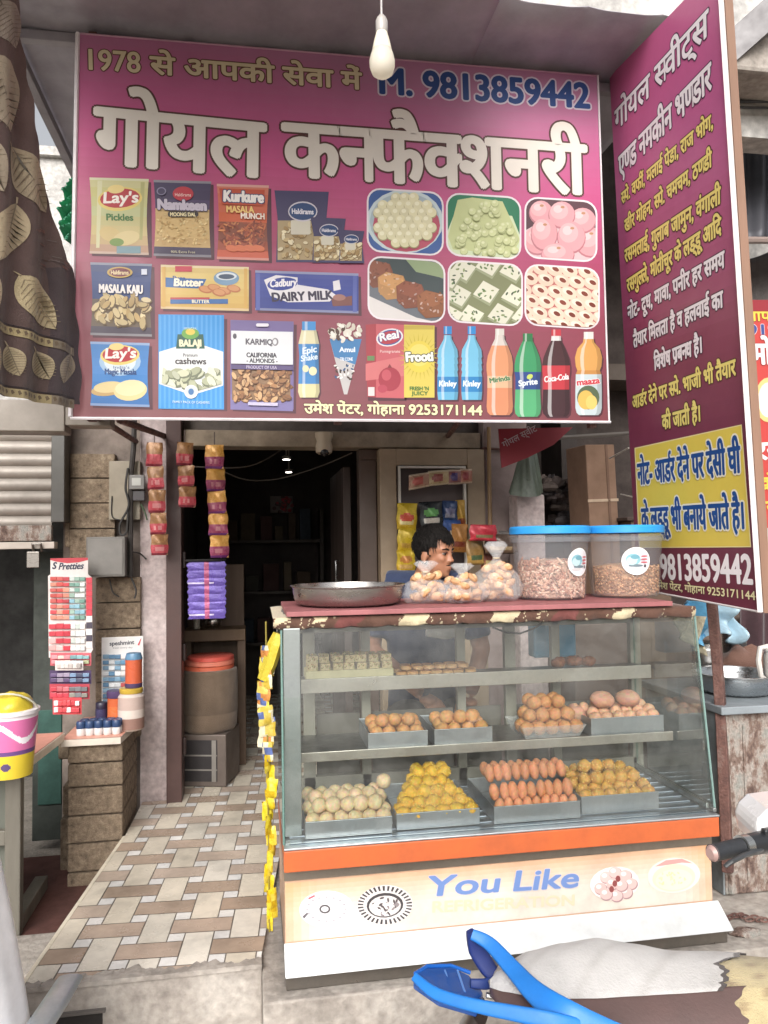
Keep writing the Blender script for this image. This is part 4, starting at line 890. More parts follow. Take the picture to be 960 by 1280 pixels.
# top shelf
zs_ = 1.108
b = MB('card', '#d8cda4'); b.box(.19, .52, 2.875, 2.985, zs_, zs_+.035); b.build('sweet_box', label='cream cardboard tray holding the squares of nut fudge on the top shelf', cat='box', bevel=.002)
b = MB('sweet', '#dcc89a'); b.box(-.019, .019, -.019, .019, 0, .026)
rg = random.Random(12)
for i in range(18): b.ball((rg.uniform(-.017, .017), -.0195, rg.uniform(.003, .024)), rg.uniform(.0015, .003), 5, 4, rg.choice(['#9c5a3c', '#8a9a50', '#e8dcb4', '#b06a48']))
for i in range(10): b.ball((rg.uniform(-.017, .017), rg.uniform(-.017, .017), .026), rg.uniform(.0015, .003), 5, 4, rg.choice(['#9c5a3c', '#8a9a50', '#c9ad70']))
SWEET['barfi'] = b.build('fudge_square', origin=(0, 0, 0), bevel=.002)
for k in range(2):
    for j in range(2):
        for i in range(7): sweet('barfi', (.216+i*.046+rnd.uniform(-.002, .002), 2.898+j*.046, zs_+.036+k*.027), 'square of nut fudge stacked two high in the cream box', 'nut fudge squares in the cream box', rot=(0, 0, rnd.uniform(-.06, .06)))
b = MB('sweet', '#d9b487'); b.lathe([(.017, 0), (.022, .004, '#dcb98c'), (.023, .012, '#d9b083'), (.019, .018, '#cf9f6c'), (.008, .0195, '#c0875a')], n=16); SWEET['peda'] = b.build('milk_fudge', origin=(0, 0, 0), smooth=True)
for j in range(3):
    for i in range(7): sweet('peda', (.553+i*.0445+(.01 if j % 2 else 0), 2.885+j*.04, zs_+.001), 'round flat milk fudge in rows beside the nut fudge squares', 'round milk fudges on the top shelf', rot=(0, 0, rnd.uniform(0, 6)))
for j in range(2):
    for i in range(6): sweet('peda', (.575+i*.0445, 2.905+j*.04, zs_+.0205), 'round flat milk fudge in rows beside the nut fudge squares', 'round milk fudges on the top shelf', rot=(0, 0, rnd.uniform(0, 6)))
for i, x in enumerate((1.20, 1.285, 1.325, 1.26)): sweet('dark', (x, 2.93+.02*(i % 2), zs_+.022), 'dark fried sweet left over on the empty end of the top shelf', 'dark fried sweets on the top shelf', rot=(0, 0, i*1.3))
for vs_ in SWEET.values():
    for o in (vs_ if isinstance(vs_, list) else [vs_]):
        if not o.get('used'): bpy.data.objects.remove(o)
        else: del o['used']
# things seen through the back of the counter
b = MB('plastic', '#5f97b8'); b.box(1.17, 1.36, 3.12, 3.2, 1.12, 1.27); b.build('blue_box', label='pale blue plastic box behind the back frame of the counter', cat='box', bevel=.01)
b = MB('rubber', '#3a3838'); b.tube([(.95, 3.0, 1.27), (1.0, 2.98, 1.25), (1.06, 2.985, 1.243), (1.12, 2.99, 1.26), (1.16, 3.0, 1.28)], .004); b.build('cable', label='thin black cable drooping inside the top of the glass counter', cat='cable', smooth=True)
b = MB('film'); b.tube([(.70, 3.1, 1.25), (.78, 3.1, 1.245), (.86, 3.1, 1.25)], [.02, .03, .018], 10, '#eeeeee', 'cloth'); b.build('white_rag', label='crumpled white rag behind the top shelf milk fudges', cat='rag', smooth=True)

# ---------------------------------------------------------------- on top of the counter
b = MB('cloth', '#5b3d31'); rg = random.Random(21)
cells = []
def ccol(u, v):
    x = u*1.5+.012*math.sin(v*9)+.008*math.sin(u*90); t = math.sin(x*17)+.7*math.sin(x*41+1.3)+.5*math.sin(x*7.3+v*1.5+2)
    c = '#c6b898' if t > .75 else '#6a3a36' if t < -1.2 else '#583c30'
    if -.2 < t < .75 and math.sin(x*230)*math.sin(v*12+x*60) > .72: c = '#b9ab8e'
    return jit(c, .05)
def cfun(u, v):
    x = X0-.025+(X1+.02-X0)*u; k = .006*math.sin(u*70)+.004*math.sin(u*151+1)
    if v < .5: return V((x, 3.03-(3.03-2.535)*v*2, 1.372+.004*math.sin(u*50+v*9)))
    t = (v-.5)*2; return V((x, 2.532-.006*math.sin(t*3.1)+k*t, 1.372-.032*t-.006*abs(math.sin(u*37))*t))
b.grid(cfun, 420, 16, cfn=ccol); b.build('printed_cloth', label='brown and cream printed cloth over the top of the counter, under the pink board', cat='cloth', smooth=True, ang=180, solid=.002)
b = MB('wood', '#9c6062'); b.box(.105, 1.46, 2.515, 3.02, 1.3775, 1.394); b.build('pink_board', label='thin pink painted board lying on the printed cloth on the counter', cat='board', bevel=.002)
b = MB('steel', '#b7b2ae'); rr = .195
b.lathe([(0.0, .004), (rr-.03, .003), (rr-.008, .012), (rr, .03), (rr+.004, .066), (rr+.012, .07), (rr+.012, .073), (rr+.001, .073), (rr-.004, .06), (rr-.012, .02), (rr-.03, .01), (0, .008)], (.336, 2.76, 1.394), 48); b.build('round_steel_tray', label='wide round steel tray on the pink board in front of the doorway', cat='tray', smooth=True, ang=50)
def snack_bag(x, y, z, w, h, n, seed, label):
    r = random.Random(seed); t = thing('snack_bag', label, 'bag', (x, y, z), 'tied bags of snacks on the pink board')
    items = []
    for i in range(n):
        for _ in range(60):
            a, q = r.uniform(0, 6.28), r.random()**.6; zz = r.random()**1.4*h*.52
            px, py = x+q*(w/2-.03)*math.cos(a)*(1-.35*zz/h), y+q*(w*.3)*math.sin(a)*(1-.3*zz/h)
            if all((px-u)**2+(py-v)**2+(zz-s_)**2*1.4 > .020**2 for u, v, s_ in items): items.append((px, py, zz)); break
    for px, py, zz in items:
        M = Matrix.Rotation(r.uniform(-.9, .9), 3, 'X') @ Matrix.Rotation(r.uniform(-.9, .9), 3, 'Y'); b = MB('sweet', jit('#c2946a', .2))
        b.ball((px, py, z+.022+zz), (.0235, .021, .012), 14, 8, M=M, wob=.16, seed=r.randint(0, 99)); b.ball(V((px, py, z+.022+zz))+M @ V((0, 0, .008)), (.015, .015, .008), 10, 6, jit('#d9b48c', .15), M=M); b.build('snack', t, smooth=True, ang=180)
    b = MB('film'); wv = lambda a, zz: 1+.06*math.sin(5*a+zz*60)+.05*math.sin(9*a-zz*90+seed)
    b.lathe([(w*.40, .001), (w*.53, .02), (w*.55, h*.25), (w*.47, h*.45), (w*.30, h*.58), (w*.12, h*.68), (.012, h*.74), (.02, h*.80), (.045, h*.95), (.03, h*1.02)], (x, y, z), 30, '#ffffff', sq=(1, .66), wob=wv); b.fs.pop(); b.build('bag', t, smooth=True, ang=180)
    b = MB('rubber', '#c9b9a0'); b.lathe([(.014, h*.725), (.015, h*.745)], (x, y, z), 10); b.build('tie', t)
zb = 1.395
snack_bag(.615, 2.72, zb, .17, .150, 26, 3, 'tied clear bag of round snacks, leftmost of three in front of the seated man')
snack_bag(.742, 2.69, zb, .17, .140, 26, 5, 'low tied clear bag of round snacks between two other bags')
snack_bag(.888, 2.74, zb, .175, .215, 34, 8, 'tied clear bag of round snacks with tall knot, against the first blue lidded tub')

def tub(x, y, z, label, cc, big, fill, st_ang):
    t = thing('storage_tub', label, 'tub', (x, y, z), 'blue lidded snack tubs'); r0, r1, h = .128, .142, .232
    b = MB('frosted'); b.lathe([(r0-.01, .001), (r0, .01), (r1, h)], (x, y, z), 48, '#d8dde2'); b.fs.pop(); b.build('tub_body', t, smooth=True)
    b = MB('plastic', '#dfe2e6'); b.lathe([(r1+.001, h-.018), (r1+.009, h-.016), (r1+.010, h+.006), (r1+.001, h+.008)], (x, y, z), 48, mat='frosted'); b.build('rim', t, smooth=True)
    b = MB('plastic', '#2f95dd'); b.lathe([(r1+.006, h+.012), (r1+.011, h+.014), (r1+.011, h+.036), (r1+.006, h+.042), (r1-.02, h+.042), (r1-.03, h+.036), (0, h+.036)], (x, y, z), 48); b.build('lid', t, smooth=True, ang=35)
    r = random.Random(x*100); b = MB('sweet', cc); b.lathe([(r0-.02, .006), (r0-.014, .012), (r0-.012+.008*fill, h*fill), (.06, h*fill+.012), (0, h*fill+.015)], (x, y, z), 40)
    for i in range(620):
        a = r.uniform(math.pi, 2*math.pi); zz = r.uniform(.015, h*fill+(.012 if big else .004)); rr = r0-.008+.012*zz/h; p = V((x+rr*math.cos(a), y+rr*math.sin(a), z+zz))
        M = Matrix.Rotation(a, 3, 'Z') @ Matrix.Rotation(r.uniform(0, 3.1), 3, 'X')
        if big: b.ball(p, (.005, r.uniform(.008, .017), .0045), 7, 5, jit(r.choice([cc, '#b07e66', '#cfa48c', '#a07460', '#dcbca6']), .15), M=M)
        else: b.ball(p, (.004, .0045, .0045), 6, 4, jit(r.choice([cc, '#b07c54', '#96683f', '#d6a678']), .2), M=M)
    b.build('snack_fill', t, smooth=True, ang=180)
    # oval sticker wrapped on the wall
    def at(u, v, e): a = st_ang+(u*.40); zz = h*.60+v*.052; rr = r0+(r1-r0)*zz/h+e; return V((x+rr*math.cos(a), y+rr*math.sin(a), z+zz))
    b = MB('print')
    def disc(cu, cv, ru, rv, e, col):
        k = b.add([at(cu, cv, e)]+[at(cu+ru*math.cos(q/24*6.2832), cv+rv*math.sin(q/24*6.2832), e) for q in range(24)])
        for q in range(24): b.face((k, k+1+q, k+1+(q+1) % 24), col)
    disc(0, 0, 1, 1, .0012, '#e8e6e6'); disc(0, 0, .92, .9, .0016, '#dcdadf'); disc(-.22, .12, .5, .42, .002, '#86b4bf'); disc(-.32, .02, .36, .3, .0024, '#b4cdd2'); disc(-.1, .3, .3, .16, .0028, '#6a9cab'); disc(-.05, -.32, .5, .10, .0024, '#6f7f88'); disc(-.3, -.5, .42, .10, .0028, '#c9c6c8')
    for k in range(3): disc(.55, .35-.22*k, .26, .06, .0024, '#b8606a')
    disc(.6, -.35, .1, .12, .0024, '#5c5458'); b.build('sticker', t, smooth=True)
tub(1.118, 2.79, zb, 'blue lidded tub of pale curled snack pieces beside the snack bags', '#c9a48c', True, .60, R_(-62))
tub(1.425, 2.80, zb, 'blue lidded tub of fine orange brown snack mix, nearest the tall side sign', '#c2946c', False, .50, R_(-98))

# ---------------------------------------------------------------- yellow sachet garland on the counter's left edge
def crinkle(b, M, w, h, col, cols, seed, mat='foil', nu=6, nv=8, depth=.012):
    r = random.Random(seed); ph = r.uniform(0, 6)
    def top(u, v): e = math.sin(math.pi*u)**.5*math.sin(math.pi*v)**.5; return M @ V(((u-.5)*w*(1-.05*math.sin(3*v*math.pi+ph)), -depth*e*(.7+.3*math.sin(7*u+5*v+ph)), (v-.5)*h))
    def bot(u, v): e = math.sin(math.pi*u)**.5*math.sin(math.pi*v)**.5; return M @ V(((u-.5)*w*(1-.05*math.sin(3*v*math.pi+ph)), depth*e, (v-.5)*h))
    b.grid(top, nu, nv, cfn=lambda u, v: cols(u, v) if cols else lin(col), mat=mat); b.grid(bot, nu, nv, col=col, mat=mat)
gar = thing('sachet_garland', 'long hanging garland of twisted yellow sachets at the counter corner by the doorway', 'garland', (.03, 2.58, .33))
rg = random.Random(31)
for i in range(23):
    z = 1.25-i*.039; b = MB('foil', '#d2b22a'); x = .048+.007*math.sin(i*1.3)-.012*(i < 8)
    M = Matrix.Translation(V((x, 2.575+.012*math.sin(i*2.1), z))) @ Matrix.Rotation(rg.uniform(-1.1, 1.1), 4, 'Z') @ Matrix.Rotation(rg.uniform(-.12, .12), 4, 'Y')
    pal = ['#d8c022', '#dcc83a', '#c9a820', '#e0cc50'] if i > 8 else ['#d6b848', '#cf8a4a', '#e2d8b8', '#5a6a9c', '#d8c060']
    crinkle(b, M, .052 if i < 9 else .036, .062, '#c9a832', lambda u, v, p=pal, k=i: jit(random.Random(int(u*2.2+v*.6)*7+int(v*2.6)+k*31).choice(p), .1), i, depth=.008)
    b.build('sachet', gar, smooth=True, ang=60)
b = MB('cloth', '#c9b53c'); b.tube([P(349, 792, Y=2.57), P(344, 806, Y=2.57), P(337, 830, Y=2.57), P(329, 850, Y=2.57)], [.02, .026, .024, .02], 6, mat='foil'); b.build('top_twist', gar)
b = MB('rubber', '#8a7a30'); b.tube([(.04, 2.575, 1.36), (.045, 2.575, .36)], .003, 5); b.build('string', gar)
# ================================================================== UNDER THE CANOPY, LEFT SIDE
# hanging bulb
q = P(478, 97, Y=1.5); zb_ = q.z
bulb = thing('hanging_bulb', 'bare white bulb hanging on a thin wire in front of the shop sign', 'light bulb', (q.x, 1.5, zb_))
b = MB('bulb_glass', '#f4efe4'); b.lathe([(.0, .0), (.012, .002), (.021, .009), (.0255, .022), (.0262, .034), (.0235, .046), (.020, .056)], (q.x, 1.5, zb_), 28); b.build('globe', bulb, smooth=True)
b = MB('plastic', '#e6ddc8'); b.lathe([(.0205, .056), (.0195, .06), (.0165, .075), (.013, .088), (.0115, .094)], (q.x, 1.5, zb_), 28); b.build('body', bulb, smooth=True)
b = MB('plastic', '#a9a4a0'); b.lathe([(.0115, .094), (.0125, .097), (.0125, .118), (.009, .126), (.004, .132)], (q.x, 1.5, zb_), 20); b.build('socket', bulb, smooth=True)
b = MB('rubber', '#b5b0b0'); b.tube([(q.x, 1.5, zb_+.13), (q.x-.001, 1.5, zb_+.5), (q.x-.003, 1.5, 3.66)], .0022, 6); b.build('wire', bulb)

# printed curtain
CU = Plane(P(95, 505, Y=3.0), P(0, 495, Y=2.62), P(0, 0, Y=2.62))
def cu(px, py, e=0.0): return CU.at(px, py, .012*math.sin(px*.16+py*.006)+.008*math.sin(px*.05-py*.02)+e)
edge_r = [(-40, 18), (0, 24), (40, 28), (100, 36), (160, 44), (220, 58), (270, 69), (305, 75), (322, 84), (335, 98), (420, 99), (507, 99)]
def er(y):
    for (a, x0), (c, x1) in zip(edge_r, edge_r[1:]):
        if y <= c: return x0+(x1-x0)*(y-a)/(c-a)
    return 99
b = MB('cloth', '#5a4847')
def cg(u, v, e=0):
    y = -40+(546+2-40*0)*v; x0 = -110; x1 = er(y)+1.2*math.sin(y*.11); x = x0+(x1-x0)*u; yy = min(y, 494+x*.12); return cu(x, yy, e)
def ccf(u, v):
    y = -40+546*v; x = -110+(er(y)+110)*u; t = y-x*.34
    return mixc('#6e5754', '#54433f', v) if y < 330 or x < 60 else lin('#473b3e')  # paler towards the top: haze put into the cloth colour
b.grid(cg, 60, 60, cfn=ccf)
def cpoly(pts, col, e):
    n = len(pts); cx = sum(p[0] for p in pts)/n; cy = sum(p[1] for p in pts)/n; k = b.add([cu(cx, cy, e)]+[cu(x, y, e) for x, y in pts])
    for i in range(n): b.face((k, k+1+i, k+1+(i+1) % n), col)
def leaf(cx, cy, L, Wd, rot, c='#b3a387'):
    c = mixc(c, '#e8d8b4', .22); L *= 1.08; Wd *= 1.1
    c0, s0 = math.cos(rot), math.sin(rot); tr = lambda a, w: (cx+a*c0-w*s0, cy+a*s0+w*c0)
    prof = lambda t: Wd/2*(math.sin(math.pi*min(1, max(0, t)))**.75)*(1.15-.4*t)
    up = [tr(-L/2+L*t/12, prof(t/12)) for t in range(13)]; dn = [tr(-L/2+L*t/12, -prof(t/12)) for t in range(12, -1, -1)]
    b.grid(lambda u, v: cu(*tr(-L/2+L*u, prof(u)*(2*v-1)), .003), 14, 10, c); dk = mixc(c, '#4a3a30', .55)
    for t in range(1, 11):
        for sgn in (1, -1):
            w = prof(t/12)*sgn*.92; p0, p1 = tr(-L/2+L*t/12, 0), tr(-L/2+L*(t+1.1)/12, w); cpoly([p0, (p0[0]+.9, p0[1]+.9), (p1[0]+.6, p1[1]+.6), p1], dk, .0045)
    p0, p1, p2 = tr(-L/2-8, 2), tr(-L/2, 0), tr(L/2, 0); cpoly([p0, (p0[0]+2.5, p0[1]+1), (p1[0]+2, p1[1]), p1], c, .0045); cpoly([p1, (p1[0]+1.4, p1[1]), (p2[0]+.8, p2[1]), p2], dk, .0048)
leaf(4, 115, 95, 48, 1.35, '#a99b8b'); leaf(38, 224, 88, 40, 1.05, '#a4957e'); leaf(8, 290, 70, 44, 1.9, '#b0a084'); leaf(44, 378, 74, 34, 1.02, '#ac9c78'); leaf(-18, 200, 80, 40, 1.2, '#a99b8b'); leaf(-20, 370, 70, 40, 1.6, '#b0a084'); leaf(10, 30, 60, 34, 1.2, '#948886')
for x, r in ((-10, 1.4), (19, 1.3), (53, 1.15), (81, 1.9)): leaf(x, 448+x*.16, 36, 23, r, '#9f9072' if x < 60 else '#7b6f62')
for y0, y1, h in ((402, 436, 10), (482, 500, 11)):
    for i in range(34):
        x = -105+i*6; sl = (y1-y0)/95
        if x > 92: break
        cpoly([(x, y0+sl*x), (x+6, y0+sl*(x+6)), (x+6, y0+h+sl*(x+6)), (x, y0+h+sl*x)], jit('#a3946e' if x < 60 else '#7d7160', .12), .003)
        cpoly([(x, y0-3+sl*x), (x+6, y0-3+sl*(x+6)), (x+6, y0-1.6+sl*(x+6)), (x, y0-1.6+sl*x)], '#2f2528', .003); cpoly([(x+1, y0+3+sl*x), (x+3, y0+2+sl*x), (x+4.5, y0+6+sl*x), (x+2, y0+8+sl*x)], '#6a5a46', .004)
for i in range(60):
    x, y = rnd.uniform(5, 82), rnd.uniform(285, 335); cpoly([(x, y), (x+9, y+3), (x+9, y+4.2), (x, y+1)], rnd.choice(['#7a5c54', '#6f6460', '#8a5a50']), .003) if x < er(y)-12 and x > 38 else None
b.build('printed_curtain', label='dark brown curtain printed with tan leaves, hanging left of the shop sign', cat='curtain', smooth=True, ang=180)
b = MB('cloth', '#2f9a6c')
def gf(u, v): y = 222+80*v; w = 5+6*math.sin(v*2.6); x = 97-w*2*(1-u)-(1.6*math.sin(v*37)+1.2*math.sin(v*61+1))*(1-u); p = P(x, y, Y=3.35); return p+V((0, .03*math.sin(v*43+u*6)+.015*math.sin(v*21), 0))
b.grid(gf, 8, 40, cfn=lambda u, v: jit('#4fae86', .12)); b.build('green_cloth', label='crumpled bright green cloth between the leaf curtain and the shop sign', cat='cloth', smooth=True, solid=.002)

# meter board, boxes and wiring on the pier
b = MB('paint', '#8f8574'); p, q = P(137, 650, Y=4.28), P(176, 577, Y=4.28); b.box(p.x, q.x, 4.255, 4.30, p.z, q.z); mb_ = b.build('meter_board', label='beige wooden meter board with a small electric meter and loose wires', cat='meter board', bevel=.003)
b = MB('plastic', '#7d7a78'); p, q = P(162, 612, Y=4.22), P(181, 594, Y=4.22); b.box(p.x, q.x, 4.20, 4.254, p.z, q.z); b.box(p.x, q.x, 4.215, 4.254, p.z-.06, p.z-.006, '#4a4648'); mt = b.build('meter', mb_, bevel=.004)
b = MB('gloss', '#b9b9b4'); b.box(p.x+.015, p.x+.06, 4.196, 4.2, p.z+.02, p.z+.06); b.build('dial', mt)
b = MB('paint', '#726e69'); p, q = P(111, 721, Y=4.2), P(159, 671, Y=4.2); b.box(p.x, q.x, 4.13, 4.26, p.z, q.z); bx_ = b.build('steel_box', label='plain grey steel fuse box on the stone pier above the blister cards', cat='box', bevel=.004)
b = MB('paint', '#7d7974'); b.box(p.x+.01, q.x-.01, 4.125, 4.13, p.z+.01, q.z-.01); b.build('cover', bx_, bevel=.002)
b = MB('rubber', '#37322f'); b.tube([P(168, 520, Y=4.24), P(167, 560, Y=4.22), P(164, 590, Y=4.22), P(163, 640, Y=4.22), P(163, 721, Y=4.22)], .014, 8); b.build('conduit', label='dark vertical conduit running down beside the grey steel fuse box', cat='conduit', smooth=True)
def wire(pts, r, name, label, col='#2d2a28'):
    b = MB('rubber', col); v = [V(p) for p in pts]; out = []
    for i in range(len(v)-1):
        p0, p1, p2, p3 = v[max(i-1, 0)], v[i], v[i+1], v[min(i+2, len(v)-1)]
        for k in range(6):
            t = k/6; out.append(.5*((2*p1)+(p2-p0)*t+(2*p0-5*p1+4*p2-p3)*t*t+(3*p1-p0-3*p2+p3)*t**3))
    out.append(v[-1]); b.tube(out, r, 6); return b.build(name, label=label, cat='wire', smooth=True)
wire([P(160, 585, Y=4.2), P(157, 610, Y=4.2), P(161, 632, Y=4.2), P(150, 655, Y=4.2), P(151, 668, Y=4.2), P(158, 665, Y=4.2), P(160, 640, Y=4.2)], .006, 'wire', 'thick looped wire hanging below the electric meter')
wire([P(176, 630, Y=4.2), P(181, 640, Y=4.2), P(184, 650, Y=4.2)], .005, 'wire', 'short green wire end sticking out under the meter', '#4a5a44')
wire([P(137, 724, Y=4.2), P(141, 740, Y=4.2), P(149, 746, Y=4.2)], .004, 'wire', 'short curled wire below the left side of the grey fuse box')
wire([P(164, 722, Y=4.2), P(170, 738, Y=4.2), P(168, 748, Y=4.2)], .005, 'wire', 'short hooked wire end below the conduit on the stone blocks')
wire([P(166, 690, Y=4.22), P(175, 692, Y=4.27), P(183, 699, Y=4.28)], .004, 'wire', 'thin wire leaving the conduit towards the plaster wall')
wire([P(222, 582, Y=4.27), P(285, 585, Y=4.35), P(320, 580, Y=4.5), P(352, 562, Y=4.6)], .004, 'wire', 'pale wire swinging across the dark doorway to the lintel', '#6a625a')
wire([P(280, 590, Y=4.4), P(310, 600, Y=4.5), P(350, 598, Y=4.6), P(400, 583, Y=4.5), P(440, 566, Y=4.3)], .004, 'wire', 'lower pale wire drooping across the dark doorway', '#5c554e')
wire([P(140, 620, Y=4.25), P(140, 645, Y=4.25), P(150, 650, Y=4.25)], .003, 'wire', 'thin wire along the left edge of the meter board')

# hanging strings of sachets
def string_of(px, ys, label, pal, Y=4.12, w=.085, seed=0):
    top = P(px, ys[0]-16, Y=Y); t = thing('sachet_string', label, 'sachet string', P(px, ys[-1], Y=Y), 'hanging strings of snack sachets')
    r = random.Random(seed); n = len(ys)-1
    for i in range(n):
        a, c = P(px+i*1.6, ys[i], Y=Y), P(px+i*1.6, ys[i+1], Y=Y); h = (a-c).length; b = MB('foil', pal[0])
        M = Matrix.Translation((a+c)/2) @ Matrix.Rotation(r.uniform(-.25, .25), 4, 'Z') @ Matrix.Rotation(r.uniform(-.05, .05), 4, 'Y')
        sd = r.randint(0, 999)
        def cf(u, v, sd=sd):
            q = random.Random(int(u*8)*13+int(v*8)*7+sd)
            if v < .14: return jit(pal[2], .15)
            if v < .46: return mixc(pal[1], pal[3], .55 if .2 < v < .36 and .2 < u < .8 and q.random() < .6 else q.uniform(0, .2))
            return mixc(pal[0], pal[4], q.uniform(0, .7))
        crinkle(b, M, w, h, pal[0], cf, sd, nu=8, nv=10, depth=.016); b.build('sachet', t, smooth=True, ang=60)
    b = MB('rubber', '#5a4a44'); b.tube([top, P(px, ys[0], Y=Y)], .003, 5); b.build('hook', t)
PB = ['#8d6544', '#b63a48', '#7a2836', '#d9a7a4', '#a67a4c']; PR = ['#c98f42', '#8e2f58', '#6a2f6c', '#d29a9a', '#d9a85a']
string_of(193, [553, 583, 612, 641, 668, 694], 'string of five red and brown sachets hanging left of the brown door post', PB, seed=1)
string_of(231, [553, 582, 608, 634], 'short string of three red and brown sachets in front of the brown door post', PB, Y=4.1, seed=2)
string_of(268, [556, 586, 614, 642, 669, 697], 'string of orange and magenta sachets hanging inside the doorway above the purple sheet', PR, Y=4.2, w=.1, seed=3)
t = thing('sachet_sheet', 'hanging sheet of purple sachets with a pink centre stripe inside the doorway', 'sachet sheet', P(258, 772, Y=4.25))
for i in range(7):
    a, c = P(234+i*.3, 703+i*9.9, Y=4.25), P(282, 703+(i+1)*9.9, Y=4.25); b = MB('foil', '#6a56a8')
    M = Matrix.Translation((a+c)/2)
    def cf(u, v, i=i): return jit('#b0567c', .25) if .44 < u < .54 else jit('#cfc4e0', .1) if (i in (2, 6) and .3 < v < .45 and u < .7) else jit('#6653a6', .1)
    crinkle(b, M, c.x-a.x, a.z-c.z+.004, '#6a56a8', cf, i, nu=16, nv=6, depth=.006); b.build('sachet', t, smooth=True, ang=60)
b = MB('rubber', '#1f1c1c'); b.tube([P(232, 701, Y=4.24), P(270, 700, Y=4.24), P(282, 699, Y=4.24)], .007, 6); b.build('hanger', t)

# blister cards on the pier
KP = Plane((-1, 4.0, 0), (0, 4.0, 0), (0, 4.0, 1))
t = thing('blister_card', 'tall red and white blister card of small packs hanging left of the stone blocks', 'blister card', P(88, 815, Y=4.0))
def card(parent, pl, pts, col, name='backing', th=.004):
    b = MB('card', col); b.prism([pl.at(x, y, 0) for x, y in pts], -pl.n*th); return b.build(name, parent)
bk = card(t, KP, [(63, 698), (110, 697), (110, 718), (115, 722), (116, 812), (110, 822), (61, 822), (60, 720), (63, 718)], '#d9d2cf')
A = Art(KP, .001); A.poly([(63, 698), (110, 697), (110, 700), (98, 703), (84, 704), (70, 702), (63, 700)], '#b8404a'); A.text('S', (65, 711), (70, 711), 8, '#2e3348', bold=(.06, .05), shear=.2); A.text('Pretties', (73, 712), (104, 711), 8, '#2e3348', bold=(.04, .03), shear=.25); A.build('header_print', bk)
def packs(parent, pl, x0, x1, y0, y1, n, cl, cr, split=.5, seed=0, edge=None):
    r = random.Random(seed); h = (y1-y0)/n
    for i in range(n):
        b = MB('plastic'); y = y0+i*h
        for (a, c, cs) in ((x0, x0+(x1-x0)*split, cl), (x0+(x1-x0)*split, x1, cr)):
            for k in range(3):
                xa, xc = a+(c-a)*k/3, a+(c-a)*(k+1)/3; p0, p1 = pl.at(xa, y+h*(.12+r.uniform(0, .12)), .0), pl.at(xc, y+h*.86, .0); M = None
                b.box(p0.x, p1.x-.0004, p0.y-.012-r.uniform(0, .004), p0.y-.001, p1.z, p0.z, jit(r.choice(cs), .18))
        b.build('pack', parent, bevel=.002)
packs(t, KP, 63.5, 107, 720, 775, 8, ['#c2504a', '#b94048', '#cf8a76', '#c9605a'], ['#8fa89c', '#6f9488', '#7fa6b4', '#c8d0cc'], .55, 1)
packs(t, KP, 62, 107, 778, 814, 4, ['#c23c4a', '#b83846', '#d8a2a0'], ['#d6d8d6', '#c2ccc6', '#e2e0de'], .6, 2)
b = MB('print', '#b03a44'); 
for i in range(11): p = KP.at(108, 724+i*8, .0); b.box(p.x, p.x+.028, 3.994, 3.999, p.z-.022, p.z+.008, '#c24450' if i < 6 else ['#e0d8d4', '#4a4450'][i % 2])
b.build('price_strip', t)
def loose(px0, py0, px1, py1, col, label, rows, Y=3.96, tilt=0, top=None):
    p0, p1 = P(px0, py0, Y=Y), P(px1, py1, Y=Y); tt = thing('blister_card', label, 'blister card', ((p0.x+p1.x)/2, Y, p1.z)); pl = Plane((0, Y, 0), (1, Y, 0), (0, Y, 1))
    bk = card(tt, pl, [(px0, py0+tilt), (px1, py0), (px1, py1), (px0, py1+tilt)], col)
    packs(tt, pl, px0+2, px1-2, py0+(4 if top else 2), py1-2, rows[0], rows[1], rows[2], .5, int(px0+py0))
    if top: A = Art(pl, .001); A.text(top, (px0+6, py0+3.6), (px1-10, py0+3.6), 2.6, '#3a3440', bold=(.05, .04)); A.build('header_print', bk)
loose(63, 816, 114, 832, '#c4626a', 'pink blister card with pale green packs below the tall red card', (2, ['#cf8a90', '#d8c4b8'], ['#a9b08a', '#7aa0a4']), 3.985)
loose(69, 826, 104, 838, '#d2cac8', 'white blister card holding a row of five clear pods', (1, ['#b0a8a4', '#c8c2be'], ['#bdb6b2', '#a39c98']), 3.955)
loose(62, 838, 114, 855, '#4a3a5a', 'dark violet blister card with bluish packs', (2, ['#5a4a6c', '#8a8094'], ['#6c84a0', '#4a5068']), 3.975)
loose(62, 855, 112, 874, '#a8434e', 'red blister card with grey packs above the lowest card', (2, ['#b03a48', '#c0646c'], ['#8a8880', '#6a6c70']), 3.965)
loose(66, 872, 102, 893, '#cf4a50', 'red and white card hanging lowest at the edge of the pink shelf', (2, ['#d8d2d0', '#c44a50'], ['#c84850', '#e0dad8']), 3.95)
KQ = Plane((-1, 4.2, 0), (0, 4.2, 0), (0, 4.2, 1))
t = thing('blister_card', 'white card of small blue and red packs behind the jars on the stone pier', 'blister card', P(153, 905, Y=4.2))
bk = card(t, KQ, [(127, 797), (179, 795), (179, 900), (127, 900)], '#dad8d6')
A = Art(KQ, .001); A.text('speshmint', (137, 807), (168, 805), 5, '#4a4c54', bold=(.05, .04)); A.poly([(172, 806), (176, 798), (177, 798), (174, 807)], '#c05058'); A.text('fresh every day', (141, 811), (166, 810), 2, '#6a6c74'); A.build('header_print', bk)
packs(t, KQ, 129, 176, 817, 880, 9, ['#5f88a8', '#7fa2ba', '#d6dadc'], ['#c05a5a', '#d9d2d0', '#5f8aa8'], .48, 4)

